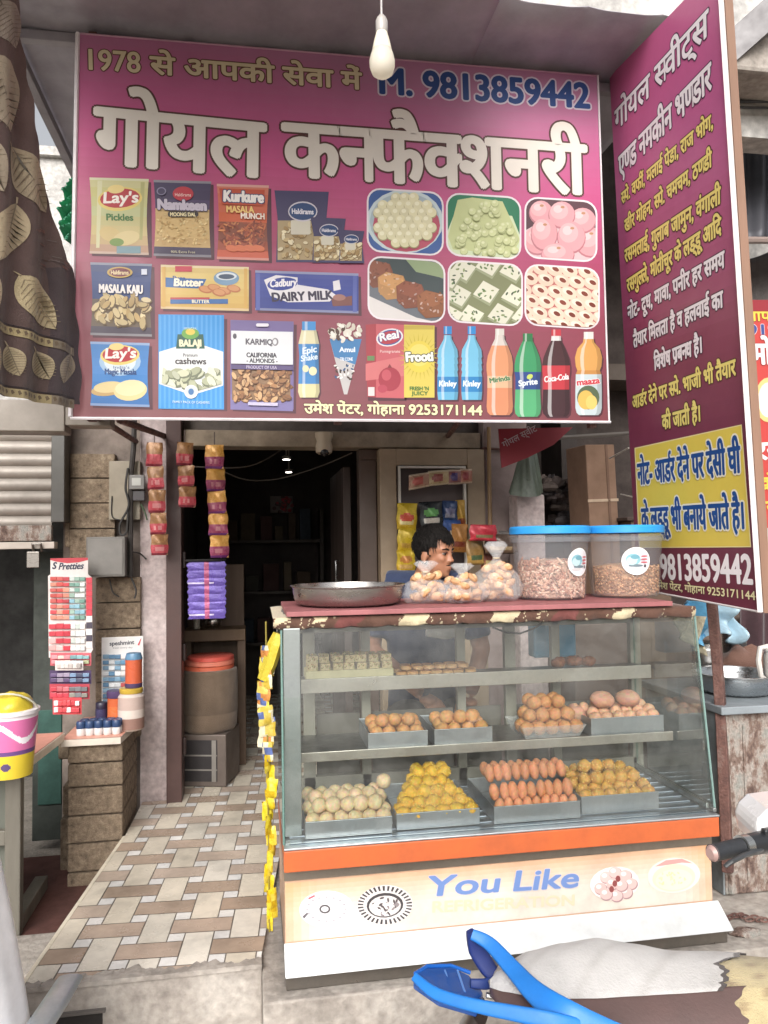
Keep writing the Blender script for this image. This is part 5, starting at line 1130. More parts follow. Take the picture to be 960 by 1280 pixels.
# jars and bottles on the pink slab
def jar(px, pyb, w, h, Y, label, prof, cat='jar', name='jar', lid=None, n=20):
    q = P(px, pyb, Y=Y); z = .7348; t = thing(name, label, cat, (q.x, Y, z)); o = (q.x, Y, z)
    b = MB('plastic'); b.lathe([(r*w, zz*h, c) for r, zz, c in prof], o, n); b.build('body', t, smooth=True, ang=35)
    if lid: r, z0, z1, c = lid; b = MB('plastic', c); b.lathe([(r*w, z0*h), (r*w*1.03, z0*h+.003), (r*w*1.03, z1*h-.003), (r*w*.96, z1*h), (0, z1*h)], o, n); b.build('lid', t, smooth=True, ang=35)
    return t, o
O_, P_ = '#b85a34', '#4a3a5c'
jar(127, 897, .029, .125, 3.98, 'small dark violet bottle on the pink slab left of the orange jar', [(.9, 0, '#33304a'), (1, .04, '#3a3654'), (1, .35, '#8a8494'), (1, .38, '#2f2c48'), (1, .75, '#3a3654')], 'bottle', 'small_bottle', (.92, .75, 1, '#2a2638'))
jar(145, 899, .040, .185, 3.95, 'orange jar with a dark violet lid on the pink slab', [(.95, 0, '#a8443a'), (1, .03, '#a8443a'), (1, .18, '#7a3a50'), (1, .2, O_), (1, .6, '#c4683c'), (1, .82, O_)], lid=(1.08, .82, 1, P_))
t, o = jar(164, 902, .062, .20, 3.92, 'large clear plastic jar of pale sweets with yellow lid on the pink slab', [(.9, 0, '#b8a69c'), (1, .04, '#c0aca0'), (1, .3, '#8f6f64'), (1.02, .5, '#cabdb4'), (1, .8, '#b39f96'), (.8, .88, '#bfb2aa')], lid=(.86, .88, 1, '#b5983c'))
t = thing('jar', 'orange jar with blue cap standing on the yellow lid of the large clear jar', 'jar', (o[0]+.01, 3.93, .9352)); o2 = (o[0]+.01, 3.93, .9352)
b = MB('plastic', O_); b.lathe([(.040, 0, P_), (.042, .006, P_), (.042, .022, P_), (.040, .024, O_), (.040, .135, '#b8583a')], o2, 20); b.build('body', t, smooth=True, ang=35)
b = MB('plastic', '#5a7f9c'); b.lathe([(.041, .135), (.042, .14), (.034, .165), (0, .168)], o2, 20); b.build('lid', t, smooth=True, ang=35)
pal = [P(100+i*11.2, 914, Y=3.82).x for i in range(5)]
for i, x in enumerate(pal):
    if i == 0:
        t = thing('ink_bottle', 'small white bottle with dark blue top in the front row on the pink slab', 'bottle', (x, 3.84, .7348), 'small blue topped bottles in a row')
        b = MB('plastic', '#d9d6d4'); b.lathe([(.018, 0), (.02, .003), (.02, .03), (.019, .034)], (x, 3.84, .7348), 18); b.build('body', t, smooth=True, ang=35)
        b = MB('plastic', '#2f4468'); b.lathe([(.0205, .034), (.021, .036), (.021, .062), (.018, .067), (0, .067)], (x, 3.84, .7348), 18); b.build('cap', t, smooth=True, ang=35); first = t
    else: dup(first, (x, 3.84, .7348))
for i in range(5): c = dup(first, (pal[i]+.008, 3.884, .7348)); c['label'] = 'small blue topped bottle in the second row, behind the front row of five'; c['group'] = 'second row of blue topped bottles'

# left pink counter with pail, and the white cloth in front
lc = thing('pink_counter', 'pink topped counter with thick cream edge at the left edge', 'counter', (-1.1, 3.4, 0))
b = MB('paint', '#d9cdb8'); zt_ = .727
pts = [P(-160, 972, Z=zt_), P(22, 972, Z=zt_), P(81, 926, Z=zt_)]; pts.append(V((-1.9, pts[2].y, zt_)))
b.prism(pts, (0, 0, .036)); sl = b.build('edge', lc, bevel=.003)
b = MB('paint', '#d99a88'); c_ = sum(pts, V())/4; b.prism([p*.985+c_*.015+V((0, 0, .0365)) for p in pts], (0, 0, .003)); b.build('top', lc)
b = MB('wood', '#6f6a60'); b.box(-.99, -.93, 3.35, 3.4, .06, .727); b.box(-.99, -.935, 3.42, 3.8, .06, .12); b.box(-1.9, -.99, 3.36, 3.39, .42, .48); b.build('leg', lc, bevel=.004)
b = MB('wood', '#7d776c'); M = Matrix.Translation(V((-1.08, 3.37, .26))) @ Matrix.Rotation(R_(50), 4, 'Y'); b.box(-.2, .2, -.015, .015, -.025, .025, M=M); b.build('brace', lc, bevel=.003)
b = MB('wood', '#5f6158'); b.box(-1.9, -1.0, 3.42, 3.44, .1, .727); b.build('panel', lc)
q = P(8, 950, Y=3.06); zp = .7668; pail = thing('plastic_pail', 'pink, white and yellow plastic pail with carry handle on the pink counter', 'pail', (q.x, 3.12, zp)); o = (q.x-.005, 3.12, zp)
b = MB('print')
def pcol(u, z, n):
    if z < .085: return lin('#d8bf3a') if not ((u-.3)**2*30+(z-.045)**2*1400 < .3) else lin('#5a4a70')
    if z < .1: return lin('#6a4a80')
    if abs(z-.165-.028*math.sin(u*6.2832+.6)) < .011: return lin('#ece6ec')
    if z > .215: return lin('#e6dde2')
    return lin('#cf6fa0')
n, m = 120, 60
def pr(u, v): a = 6.2832*u; r = .078+.02*v; return V((o[0]+r*math.cos(a), o[1]+r*math.sin(a), zp+.235*v))
b.grid(pr, n, m, cfn=lambda u, v: pcol((u*3) % 1, .235*v, n)); b.lathe([(0, .004), (.078, .002)], o, 48, '#d8bf3a'); b.build('body', pail, smooth=True)
b = MB('plastic', '#e3dde0'); b.lathe([(.097, .228), (.103, .23), (.103, .243), (.095, .245)], o, 48); b.build('rim', pail, smooth=True)
b = MB('foil', '#d9c23c'); b.ball((o[0], o[1], zp+.25), (.085, .085, .055), 24, 12, wob=.12, seed=4); b.build('yellow_bag', pail, smooth=True)
b = MB('plastic', '#b9b7a8'); b.tube([V((o[0]+.1*math.cos(a)+.0, o[1]-.06*math.sin(a), zp+.235+.075*math.sin(a))) for a in [math.pi*i/12 for i in range(13)]], .0035, 6); b.build('handle', pail, smooth=True)
b = MB('paint', '#ececf0')
def wf(u, v):
    a = math.pi*1.15*(u-.15)-1.2; zz = 1.12*(1-v); k = v**.55; r = (.11+.235*k)*(1+.02*math.sin(a*7+v*2)*k+.008*math.sin(a*17)*k); return V((-.845+r*math.cos(a), 2.05+r*math.sin(a)*.8, zz+.02*math.sin(a*7)*v))
b.grid(wf, 80, 40); b.build('white_cloth', label='white cloth draped at the left edge in front of the pink counter', cat='cloth', smooth=True, ang=180, solid=.003)
b = MB('aluminium', '#cfd8de'); a, c = P(38, 1300, Y=1.95), P(88, 1222, Y=2.25); b.tube([a+(a-c)*1.2, a, (a+c)/2+V((.004, 0, .004)), c], [.036, .036, .036, .034], 12, flat=(1, .3)); b.build('metal_bar', label='shiny flat metal bar leaning against the plinth at the lower left', cat='bar', smooth=True, ang=50)
b = MB('matte', '#2a2624'); p, q = P(-10, 1290, Y=2.555), P(128, 1264, Y=2.555); b.box(p.x, q.x, 2.552, 2.562, .0, q.z); b.box(p.x, q.x+.01, 2.545, 2.562, q.z, q.z+.008, '#6a6460'); b.build('drain_opening', label='dark drain opening at the foot of the concrete plinth', cat='drain')  # no hole cut: a thin dark box paints the shade inside the drain
# ================================================================== INSIDE THE DOORWAY
q = P(258, 1010, Z=.27); cx, cy = -.262, 4.62
b = MB('rusty'); w = .145; zt0, zt1 = .272, .56
tin = thing('storage_tin', 'old square tin standing on the tiled floor under the sack covered drum', 'tin', (cx, cy, zt0))
M = Matrix.Translation(V((cx, cy, 0))) @ Matrix.Rotation(R_(-14), 4, 'Z')
b = MB('tin', '#6a5f58'); b.box(-w, w, -w, w, zt0, zt1, M=M); b.build('body', tin, bevel=.006)
b = MB('matte', '#2e2a2b'); b.box(-w+.03, w-.05, -w-.003, -w, zt0+.03, zt1-.03, M=M); b.build('dark_panel', tin)
b = MB('tin', '#8a857f')
for z in (zt0+.09, zt0+.17): b.box(-w+.03, w-.05, -w-.006, -w-.0035, z, z+.008, M=M)
b.box(w-.08, w-.055, -w-.007, -w-.0035, zt0+.03, zt1-.03, M=M); b.build('slat', tin)
drum = thing('sack_covered_drum', 'drum wrapped in brown sacking under a stack of salmon trays, inside the doorway', 'drum', (cx, cy, zt1+.002))
b = MB('sack', '#6b5a4a'); z0 = zt1+.002; wv = lambda a, z: 1+.018*math.sin(3*a+1)+.012*math.sin(7*a+z*9)
b.lathe([(.15, z0), (.162, z0+.02), (.165, z0+.1), (.162, z0+.105), (.166, z0+.11), (.165, z0+.2), (.163, z0+.33), (.160, z0+.345), (.150, z0+.35), (.145, z0+.335)], (cx, cy, 0), 40, wob=wv); b.build('sacking', drum, smooth=True, ang=180)
for i, (dx, dz, r, c) in enumerate(((0, .345, .148, '#c8664c'), (.008, .372, .142, '#cf7a66'), (.015, .397, .132, '#c4574c'))):
    b = MB('plastic', c); z = z0+dz; b.lathe([(r-.01, z), (r, z+.003), (r, z+.022), (r-.006, z+.026), (0, z+.026)], (cx+dx, cy, 0), 36); tag(b.build('plastic_tray', smooth=True, ang=40), ['orange round plastic tray, lowest of three on the sack covered drum', 'salmon round plastic tray between two others on the sack covered drum', 'red round plastic tray, topmost of three on the sack covered drum'][i], 'tray', 'round plastic trays stacked on the drum')
sh_ = thing('wooden_rack', 'small wooden rack with a shelf behind the sack covered drum', 'rack', (-.22, 4.95, .27)); zr = 1.105
b = MB('wood', '#6a543e'); b.box(-.42, -.05, 4.86, 5.1, zr-.07, zr); b.build('shelf', sh_, bevel=.004)
b = MB('wood', '#5e4a3a'); b.box(-.42, -.06, 5.1, 5.13, .27, 1.5); b.box(-.10, -.05, 4.88, 5.1, .27, zr-.07); b.box(-.42, -.38, 4.88, 5.1, .27, zr-.07); b.build('back_panel', sh_, bevel=.003)
q = P(246, 830, Y=4.95); b = MB('paint', '#c9c2b4'); b.lathe([(.018, 0), (.02, .004), (.02, .085, '#b7afa0'), (.011, .11), (.010, .135, '#a89c8a'), (.006, .14)], (q.x, 4.95, zr), 18); b.build('bottle', label='slim pale bottle on the wooden rack behind the drum', cat='bottle', smooth=True)
q = P(266, 828, Y=4.97); b = MB('steel', '#c4beb6'); b.lathe([(.03, 0), (.05, .02), (.054, .045), (.045, .068), (.034, .075), (.044, .09), (.042, .092), (.03, .076)], (q.x, 4.97, zr), 26); b.build('steel_pot', label='small round steel pot on the wooden rack behind the drum', cat='pot', smooth=True)
for (px, py), lab in (((358, 574), 'upper of the two small lit ceiling lamps in the dark room'), ((361, 590), 'lower of the two small lit ceiling lamps in the dark room')):
    Y = 5.6 if py < 580 else 6.5; q = P(px, py, Y=Y); t = thing('ceiling_lamp', lab, 'ceiling lamp', (q.x, Y, 2.62)); z = q.z
    b = MB('paint', '#cfc8c0'); b.lathe([(.028, z-.003), (.034, z), (.034, z+.02), (.006, z+.03), (.006, 2.63)], (q.x, Y, 0), 20); b.build('housing', t, smooth=True, ang=40)
    b = MB('lamp'); b.lathe([(0, z-.005), (.026, z-.004), (.027, z-.001)], (q.x, Y, 0), 20); b.build('lens', t)
p, q = P(338, 641, Y=7.1), P(366, 620, Y=7.1); t = thing('wall_picture', 'small dim picture with red flowers on the back wall of the dark room', 'picture', ((p.x+q.x)/2, 7.1, p.z))
b = MB('paint', '#6e625e'); b.box(p.x, q.x, 7.12, 7.145, p.z, q.z); b.build('backing', t, bevel=.002)
b = MB('print'); 
for i in range(26): b.ball(((p.x+q.x)/2+rnd.gauss(.01, .04), 7.115, (p.z+q.z)/2+rnd.gauss(0, .035)), (.018, .006, .018), 6, 4, jit(rnd.choice(['#a8303c', '#8a2430', '#4a2a2a']), .2))
b.build('print', t)
q = P(405, 558, Y=4.24); t = thing('security_camera', 'small cream dome camera under the lintel above the doorway', 'camera', (q.x, 4.24, q.z))
b = MB('plastic', '#c4b49c'); b.lathe([(.03, q.z-.045), (.045, q.z-.035), (.048, q.z-.005), (.04, q.z+.03), (.05, q.z+.055), (.05, q.z+.075)], (q.x, 4.24, 0), 24); b.build('housing', t, smooth=True, ang=40)
b = MB('gloss', '#1f1d1e'); b.ball((q.x, 4.215, q.z-.035), (.026, .026, .024), 18, 10); b.build('lens', t, smooth=True)

rk = thing('stock_shelf', 'dim shelf of stock along the back wall of the dark room', 'shelf', (.25, 6.95, .27))
b = MB('wood', '#3a322c')
for z in (.75, 1.2, 1.65): b.box(-.3, .6, 6.85, 7.12, z, z+.025)
for x in (-.31, .59): b.box(x, x+.03, 6.85, 7.12, .27, 1.95)
b.build('rack', rk)
rg = random.Random(77)
for z, lab in ((.775, 'low'), (1.225, 'middle'), (1.675, 'top')):
    x = -.27
    while x < .5:
        w = rg.uniform(.06, .14); b = MB('card', jit(rg.choice(['#4a3c30', '#46302e', '#303a44', '#5a5040', '#3c3a34']), .2)); b.box(x, x+w, 6.9, 7.08, z, z+rg.uniform(.12, .28)); b.build('carton', rk, bevel=.003); x += w+rg.uniform(.005, .05)
# packets hanging right of the doorway
def packet3(x0, y0, x1, y1, Y, pal, label, group, seed, logo=None, name='snack_packet'):
    a, c = P(x0, y0, Y=Y), P(x1, y1, Y=Y); o = thing(name, label, 'packet', ((a.x+c.x)/2, Y, c.z), group); r = random.Random(seed)
    M = Matrix.Translation((a+c)/2) @ Matrix.Rotation(r.uniform(-.2, .2), 4, 'Z') @ Matrix.Rotation(r.uniform(-.06, .06), 4, 'Y'); b = MB('foil', pal[0])
    def cf(u, v):
        q = random.Random(int(u*7)*17+int(v*9)+seed)
        if v < .07 or v > .93: return lin(pal[0])
        if logo and ((u-.5)/.36)**2+((v-logo[0])/.16)**2 < 1: return lin(logo[1])
        if .16 < v < .36 and .2 < u < .85: return jit(pal[2], .1)
        return jit(pal[0] if v > .4 else pal[1], .08)
    crinkle(b, M, abs(c.x-a.x), abs(a.z-c.z), pal[0], cf, seed, nu=12, nv=16, depth=.028); b.build('pouch', o, smooth=True, ang=60); return o
g_ = 'snack packets hung on the beige frame'
packet3(496, 629, 521, 662, 4.16, ['#c9ac2e', '#c7a42c', '#d8c88a'], 'yellow snack packet, topmost of three hung on the beige frame', g_, 1, (.45, '#c0503c'))
packet3(496, 661, 521, 690, 4.15, ['#c9ac2e', '#c7a42c', '#b8903a'], 'yellow snack packet, middle of three hung on the beige frame', g_, 2)
packet3(496, 688, 519, 716, 4.14, ['#c7a92c', '#c09c2a', '#c8a060'], 'yellow snack packet, lowest of three, left of the man', g_, 3, (.6, '#b87a3c'))
packet3(525, 627, 553, 660, 4.14, ['#1f2326', '#2a2e30', '#c8c2b8'], 'black snack packet with green picture hung above the man', g_, 4, (.58, '#5a9450'))
packet3(552, 626, 572, 652, 4.15, ['#2b3f66', '#2f456c', '#8a8a98'], 'blue snack packet, upper one beside the black packet', g_, 5, (.5, '#6a6a84'))
packet3(553, 650, 577, 680, 4.14, ['#2c4a84', '#31508a', '#a87c4a'], 'bright blue snack packet, lower one behind the man', g_, 6, (.4, '#b8a890'))
packet3(570, 625, 582, 662, 4.16, ['#b8903a', '#b08434', '#8a4a2c'], 'narrow golden packet right of the blue packets', g_, 7)
packet3(564, 655, 584, 690, 4.12, ['#a8743a', '#9a6432', '#7a3a2a'], 'brown and orange packet right of the man', g_, 8)
strip = thing('sachet_strip', 'slanting strip of four paper sachets across the dim window', 'sachet strip', P(550, 612, Y=4.05))
SPl = Plane((0, 4.05, 0), (1, 4.05, 0), (0, 4.05, 1))
for (x0, x1, y0, dy, c, k) in ((511, 537, 594, -4, '#a8806a', '#b0564c'), (535, 562, 589, -2, '#b09a74', '#8a4a44'), (560, 577, 587, 0, '#8a5a58', '#4a3a6c'), (575, 590, 586, 0, '#a8705c', '#8a3a3c')):
    b = MB('foil', c); pts = [(x0, y0), (x1, y0+dy), (x1, y0+dy+18), (x0, y0+19)]; P4 = [SPl.at(*p) for p in pts]
    def gfn(u, v): p = (P4[0]*(1-u)+P4[1]*u)*(1-v)+(P4[3]*(1-u)+P4[2]*u)*v; return p+V((0, -.012*math.sin(math.pi*u)*math.sin(math.pi*v), 0))
    b.grid(gfn, 12, 8, cfn=lambda u, v: lin(k) if ((u-.45)/.25)**2+((v-.5)/.28)**2 < 1 else mixc(c, '#e0d2b8', .6) if v < .12 or v > .88 else jit(c, .06)); b.build('sachet', strip, smooth=True, solid=.004)
g_ = 'crumpled snack packets heaped on the right'
for i, (x0, y0, x1, y1, pal, lab) in enumerate(((586, 656, 622, 676, ['#a8303c', '#b83a44', '#7a6a4a'], 'red crumpled snack packet on top of the heap behind the tub'), (606, 668, 645, 692, ['#4a3a30', '#6a5444', '#a08a6a'], 'dark brown packet in the heap right of the red packet'), (582, 674, 606, 706, ['#8a6a3c', '#b08a4a', '#4a5a3c'], 'golden packet hanging below the red packet'), (600, 682, 626, 712, ['#6a3a2c', '#8a4a34', '#b09a6a'], 'rust brown packet low in the heap behind the bags'), (622, 664, 648, 690, ['#5a5450', '#7a7068', '#a09488'], 'grey packet at the right of the heap, beside the tub'))):
    packet3(x0, y0, x1, y1, 3.75+.04*i, pal, lab, g_, 20+i)
b = MB('paint', '#9c7f5c'); b.tube([P(611, 534, Y=4.24), P(613, 690, Y=4.24)], .012, 8); b.build('pipe', label='tan pipe running down the pinkish wall right of the beige frame', cat='pipe', smooth=True)
b = MB('rusty'); b.tube([P(602, 560, Y=4.25), P(640, 563, Y=4.25)], .008, 6); b.build('rod', label='short rusty rod across the tan pipe on the pinkish wall', cat='rod')
# red banner, bags, carton in the recess
BN = Plane((0, 3.55, 0), (1, 3.55, 0), (0, 3.55, 1)); bn = thing('red_banner', 'dark red triangular banner end showing under the right end of the shop sign', 'banner', BN.at(660, 583))
b = MB('print', '#8a2c36'); b.prism([BN.at(*p) for p in ((623, 536), (716, 534), (692, 556), (660, 572), (627, 585))], (0, .006, 0)); bp_ = b.build('cloth', bn)
A = Art(BN, .001); A.text('गोयल स्वीट', (630, 560), (672, 538), 8, '#b8a4a4', bold=(.02, .02)); A.build('lettering', bp_)
b = MB('plastic', '#6a7468')
def bagf(u, v): a = 6.2832*u; r = (.075-.045*v)*(1+.10*math.sin(a*4+v*2)+.06*math.sin(a*9+v*5)); q = P(657+4*v, 616-54*v-6*math.sin(a)*(1-v), Y=3.95); return q+V((r*1.25*math.cos(a), r*.7*math.sin(a), 0))
b.grid(bagf, 60, 18, cfn=lambda u, v: jit('#5f685c', .12)); b.build('plastic_bag', label='dim greenish plastic bag hanging in folds below the red banner', cat='bag', smooth=True, ang=180)
b = MB('matte', '#463a38'); rg = random.Random(17)
for i in range(60): q = P(rg.uniform(668, 730), rg.uniform(596, 665), Y=4.3+rg.uniform(-.1, .15)); b.ball(q, (rg.uniform(.03, .06), .04, rg.uniform(.02, .04)), 7, 5, jit(rg.choice(['#3a302e', '#4c403c', '#5c504a', '#2c2526']), .2), wob=.2, seed=i)
b.build('dark_heap', label='dark heap of stacked goods in the recess left of the carton', cat='heap', kind='stuff')
b = MB('paint', '#c4bdb6'); b.tube([P(724, 583, Y=4.1), P(731, 655, Y=4.1)], .006, 6); b.build('rod', label='thin white rod leaning between the dark heap and the carton', cat='rod', smooth=True)
ct = thing('cardboard_box', 'tall brown cardboard carton behind the second blue lidded tub', 'box', P(765, 660, Y=3.95)); p, q = P(741, 664, Y=3.9), P(785, 556, Y=3.9)
M = Matrix.Translation(V(((p.x+q.x)/2, 4.0, 0))) @ Matrix.Rotation(R_(8), 4, 'Z') @ Matrix.Rotation(R_(-2), 4, 'Y')
b = MB('card', '#7d6250'); b.box(-.09, .09, -.1, .1, 1.2, q.z, M=M); b.build('body', ct, bevel=.004)
b = MB('card', '#8f7562'); b.box(-.095, .095, -.104, -.1, p.z+.16, p.z+.175, '#b09a84', M=M); b.box(.03, .045, -.104, -.1005, 1.2, q.z, '#6a5142', M=M); b.build('tape', ct)
b = MB('card', '#6a5648'); b.box(1.98, 2.2, 3.8, 4.1, 1.1, 1.72); b.box(1.95, 2.25, 3.78, 4.12, 1.72, 1.74, '#4a3c36'); b.build('cardboard_box', label='dim brown box beside the carton, just behind the side sign', cat='box', bevel=.004)
b = MB('matte', '#6a5a50'); b.box(1.6, 2.7, 3.7, 4.4, .246, 1.2); b.build('low_bench', label='dim bench in the recess that carries the carton and the dark heap', cat='bench', bevel=.01)
b = MB('paint', '#5b5550'); b.tube([P(690, 548, Y=4.2), P(800, 541, Y=4.2)], .014, 6); b.build('rail', label='thin horizontal rail above the carton in the recess', cat='rail')
for i, (a, c) in enumerate((((762, 573), (786, 560)), ((776, 618), (794, 622)))):
    b = MB('rubber', '#b8b0a6'); b.tube([P(*a, Y=3.5), P(*c, Y=3.3)], .004, 6); b.build('string', label=['pale string tied from the carton top to the side sign', 'pale string tied from the carton middle to the side sign'][i], cat='string')

# ================================================================== THE MAN BEHIND THE COUNTER
H = P(543, 692, Y=3.28); man = thing('person', 'young man with black hair in a dark blue shirt sitting behind the counter, looking right', 'person', (H.x, 3.38, .27))
HM = Matrix.Translation(H) @ Matrix.Rotation(R_(-46), 4, 'Z') @ Matrix.Rotation(R_(4), 4, 'Y') @ Matrix.Scale(.93, 4)
def fuse(mb, vox, smooth=4):
    """grow one continuous skin over the overlapping body volumes"""
    me = bpy.data.meshes.new('tmp'); me.from_pydata([tuple(v) for v in mb.v], [], [f[0] for f in mb.fs]); me.update()
    o = bpy.data.objects.new('tmp', me); COL.objects.link(o)
    m = o.modifiers.new('r', 'REMESH'); m.mode = 'VOXEL'; m.voxel_size = vox; s = o.modifiers.new('s', 'SMOOTH'); s.factor = .5; s.iterations = smooth
    dg = bpy.context.evaluated_depsgraph_get(); dg.update(); e = bpy.data.meshes.new_from_object(o.evaluated_get(dg))
    vs = [v.co.copy() for v in e.vertices]; fs = [tuple(p.vertices) for p in e.polygons]
    bpy.data.objects.remove(o); bpy.data.meshes.remove(me); bpy.data.meshes.remove(e); return vs, fs
h = MB(); E_ = lambda c, r, R=None: h.ball(HM @ V(c), r, 24, 16, M=HM.to_3x3() @ R if R else HM.to_3x3())
E_((-.008, 0, .035), (.094, .074, .088)); E_((.028, 0, -.035), (.058, .056, .082)); E_((.045, 0, -.075), (.038, .040, .030)); E_((.066, 0, -.092), (.018, .020, .016))
E_((.062, 0, .022), (.026, .052, .022)); E_((.084, 0, -.006), (.012, .010, .026)); E_((.094, 0, -.026), (.015, .014, .011)); E_((.088, .012, -.030), (.010, .008, .008)); E_((.088, -.012, -.030), (.010, .008, .008))
E_((.080, 0, -.058), (.013, .023, .007)); E_((.079, 0, -.069), (.013, .020, .007)); E_((.055, .036, -.020), (.025, .018, .020)); E_((.055, -.036, -.020), (.025, .018, .020))
for s_ in (1, -1): E_((-.008, .074*s_, -.012), (.019, .008, .031), Matrix.Rotation(.2, 3, 'Y')); E_((-.002, .076*s_, -.034), (.009, .007, .012))
nk = HM @ V((-.022, 0, -.06)); sh0 = V((H.x-.03, 3.36, H.z-.128)); h.tube([nk, (nk+sh0)/2, sh0, sh0-V((0, 0, .08))], [.052, .053, .066, .09], 16)
hip = V((H.x-.02, 3.42, .86)); LS, RS = sh0+V((-.185, .05, -.022)), sh0+V((.175, -.06, -.026))
h.tube([hip, hip+V((0, -.01, .2)), sh0-V((0, 0, .15)), sh0-V((0, 0, .05))], [.13, .125, .135, .11], 18, flat=(1.2, .8))
el = [LS+V((-.05, -.02, -.27)), RS+V((.06, -.02, -.27))]; wr = [V((H.x-.09, 3.20, .98)), V((H.x+.12, 3.16, .98))]
def fingers(w, d, sgn):
    for k in range(4):
        s0 = w+d*.075+V((sgn*(.03-.02*k), 0, 0)); L = (.066, .075, .07, .055)[k]; h.tube([w+d*.03+V((sgn*(.02-.013*k), 0, 0)), s0, s0+d*L*.5-V((0, 0, .012)), s0+d*L*.8-V((0, 0, .034))], [.011, .0095, .0088, .0072], 8)
    h.tube([w+d*.015+V((sgn*.025, 0, 0)), w+d*.05+V((sgn*.05, 0, -.005)), w+d*.08+V((sgn*.052, 0, -.02))], [.013, .010, .008], 8)
for S_, e, w, sg in ((LS, el[0], wr[0], 1), (RS, el[1], wr[1], -1)):
    h.tube([S_+V((0, 0, .02)), S_, (S_+e)/2, e, (e+w)/2, w], [.05, .056, .047, .04, .037, .027], 12); d = (w-e).normalized(); h.ball(w+d*.045, (.038, .045, .018), 14, 10); fingers(w, d, sg)
for sg in (-1, 1):
    k = V((H.x+sg*.13, 3.12, .84)); hp = hip+V((sg*.08, 0, -.02)); an = V((H.x+sg*.13, 3.16, .36)); h.tube([hp, (hp+k)/2, k, (k+an)/2, an], [.09, .08, .062, .058, .042], 14); h.tube([an-V((0, 0, .03)), an+V((0, -.1, -.055)), an+V((0, -.17, -.065))], [.04, .036, .026], 10)
vs, fs = fuse(h, .0065, 3); b = MB('skin', '#6f4634'); b.v = vs; b.fs = [(f, lin('#a8755a'), 'skin') for f in fs]; body = b.build('body', man, smooth=True, ang=180)
# shirt and trousers grown over the same limbs
h = MB(); h.tube([hip-V((0, 0, .04)), hip+V((0, -.01, .2)), sh0-V((0, 0, .15)), sh0-V((0, 0, .05)), sh0+V((0, 0, .0))], [.145, .14, .15, .128, .075], 20, flat=(1.2, .85)); h.tube([LS+V((.02, 0, .02)), sh0-V((0, 0, .02)), RS+V((-.02, 0, .02))], [.06, .075, .06], 14)
for S_, e in ((LS, el[0]), (RS, el[1])): h.tube([S_+V((0, 0, .02)), S_, (S_+e)/2, e-(e-S_)*.2], [.06, .068, .062, .06], 14)
vs, fs = fuse(h, .010, 4); b = MB('cloth'); b.v = vs; b.fs = [(f, lin('#27324e'), 'cloth') for f in fs]; b.build('shirt', man, smooth=True, ang=180)
b = MB('cloth', '#2c3a5c'); q = sh0+V((.005, -.012, .012))
b.lathe([(.080, -.022), (.084, .0), (.072, .022), (.066, .022), (.070, -.005)], q, 24, '#31426a', sq=(1, .95)); b.build('collar', man, smooth=True)
h = MB()
for sg in (-1, 1):
    k = V((H.x+sg*.13, 3.12, .84)); hp = hip+V((sg*.08, 0, -.02)); an = V((H.x+sg*.13, 3.16, .40)); h.tube([hp, (hp+k)/2, k, (k+an)/2, an], [.105, .095, .078, .074, .066], 14)
vs, fs = fuse(h, .012, 3); b = MB('cloth'); b.v = vs; b.fs = [(f, lin('#3a3634'), 'cloth') for f in fs]; b.build('trousers', man, smooth=True, ang=180)
b = MB('hair', '#15110f'); R3 = HM.to_3x3(); rg = random.Random(5); n, m = 64, 40
def hp_(i, j):
    t = math.pi*(1-j/m); a = 2*math.pi*i/n; k = 1+.010*math.sin(5*a+5*t)+.006*math.sin(31*a+3+4*t)+.006*math.sin(9*t+a*3)
    return V((-.010+.103*math.sin(t)*math.cos(a)*k, .084*math.sin(t)*math.sin(a)*k, .040+.099*math.cos(t)*k))
k0 = b.add([HM @ hp_(i, j) for j in range(m+1) for i in range(n)])
for j in range(m):
    for i in range(n):
        c = hp_(i+.5, j+.5); x, z = c.x, c.z
        front = .062+.014*math.sin(c.y*70)
        lim = front if x > .055 else .035 if x > .02 else (-.01 if x > -.005 else -.075+.4*max(0, .0-x)*0)
        if x > -.02 and x < .03 and abs(c.y) > .05: lim = max(lim, -.02 if x > .012 else .012)
        if z > lim: b.face((k0+j*n+i, k0+j*n+(i+1) % n, k0+(j+1)*n+(i+1) % n, k0+(j+1)*n+i))
for i in range(900):
    a, t = rg.uniform(0, 6.283), math.acos(rg.uniform(-.2, 1)); c = V((-.010+.1035*math.sin(t)*math.cos(a), .0845*math.sin(t)*math.sin(a), .040+.0995*math.cos(t)))
    if c.x > .05 and c.z < .060 or (c.x > -.02 and c.z < .03) or c.z < -.03: continue
    nn = (c-V((-.01, 0, .04))).normalized(); d = V((.25+.9*max(0, c.x*9), -.55+.2*rg.random(), -.9+max(0, c.z*4))); d = (d-nn*d.dot(nn)).normalized(); L = rg.uniform(.022, .034)
    b.tube([HM @ (c-nn*.001), HM @ (c+d*L*.5+nn*.0018), HM @ (c+d*L-nn*.003)], [.0012, .0014, .0003], 4)
b.build('hair', man, smooth=True, ang=180)
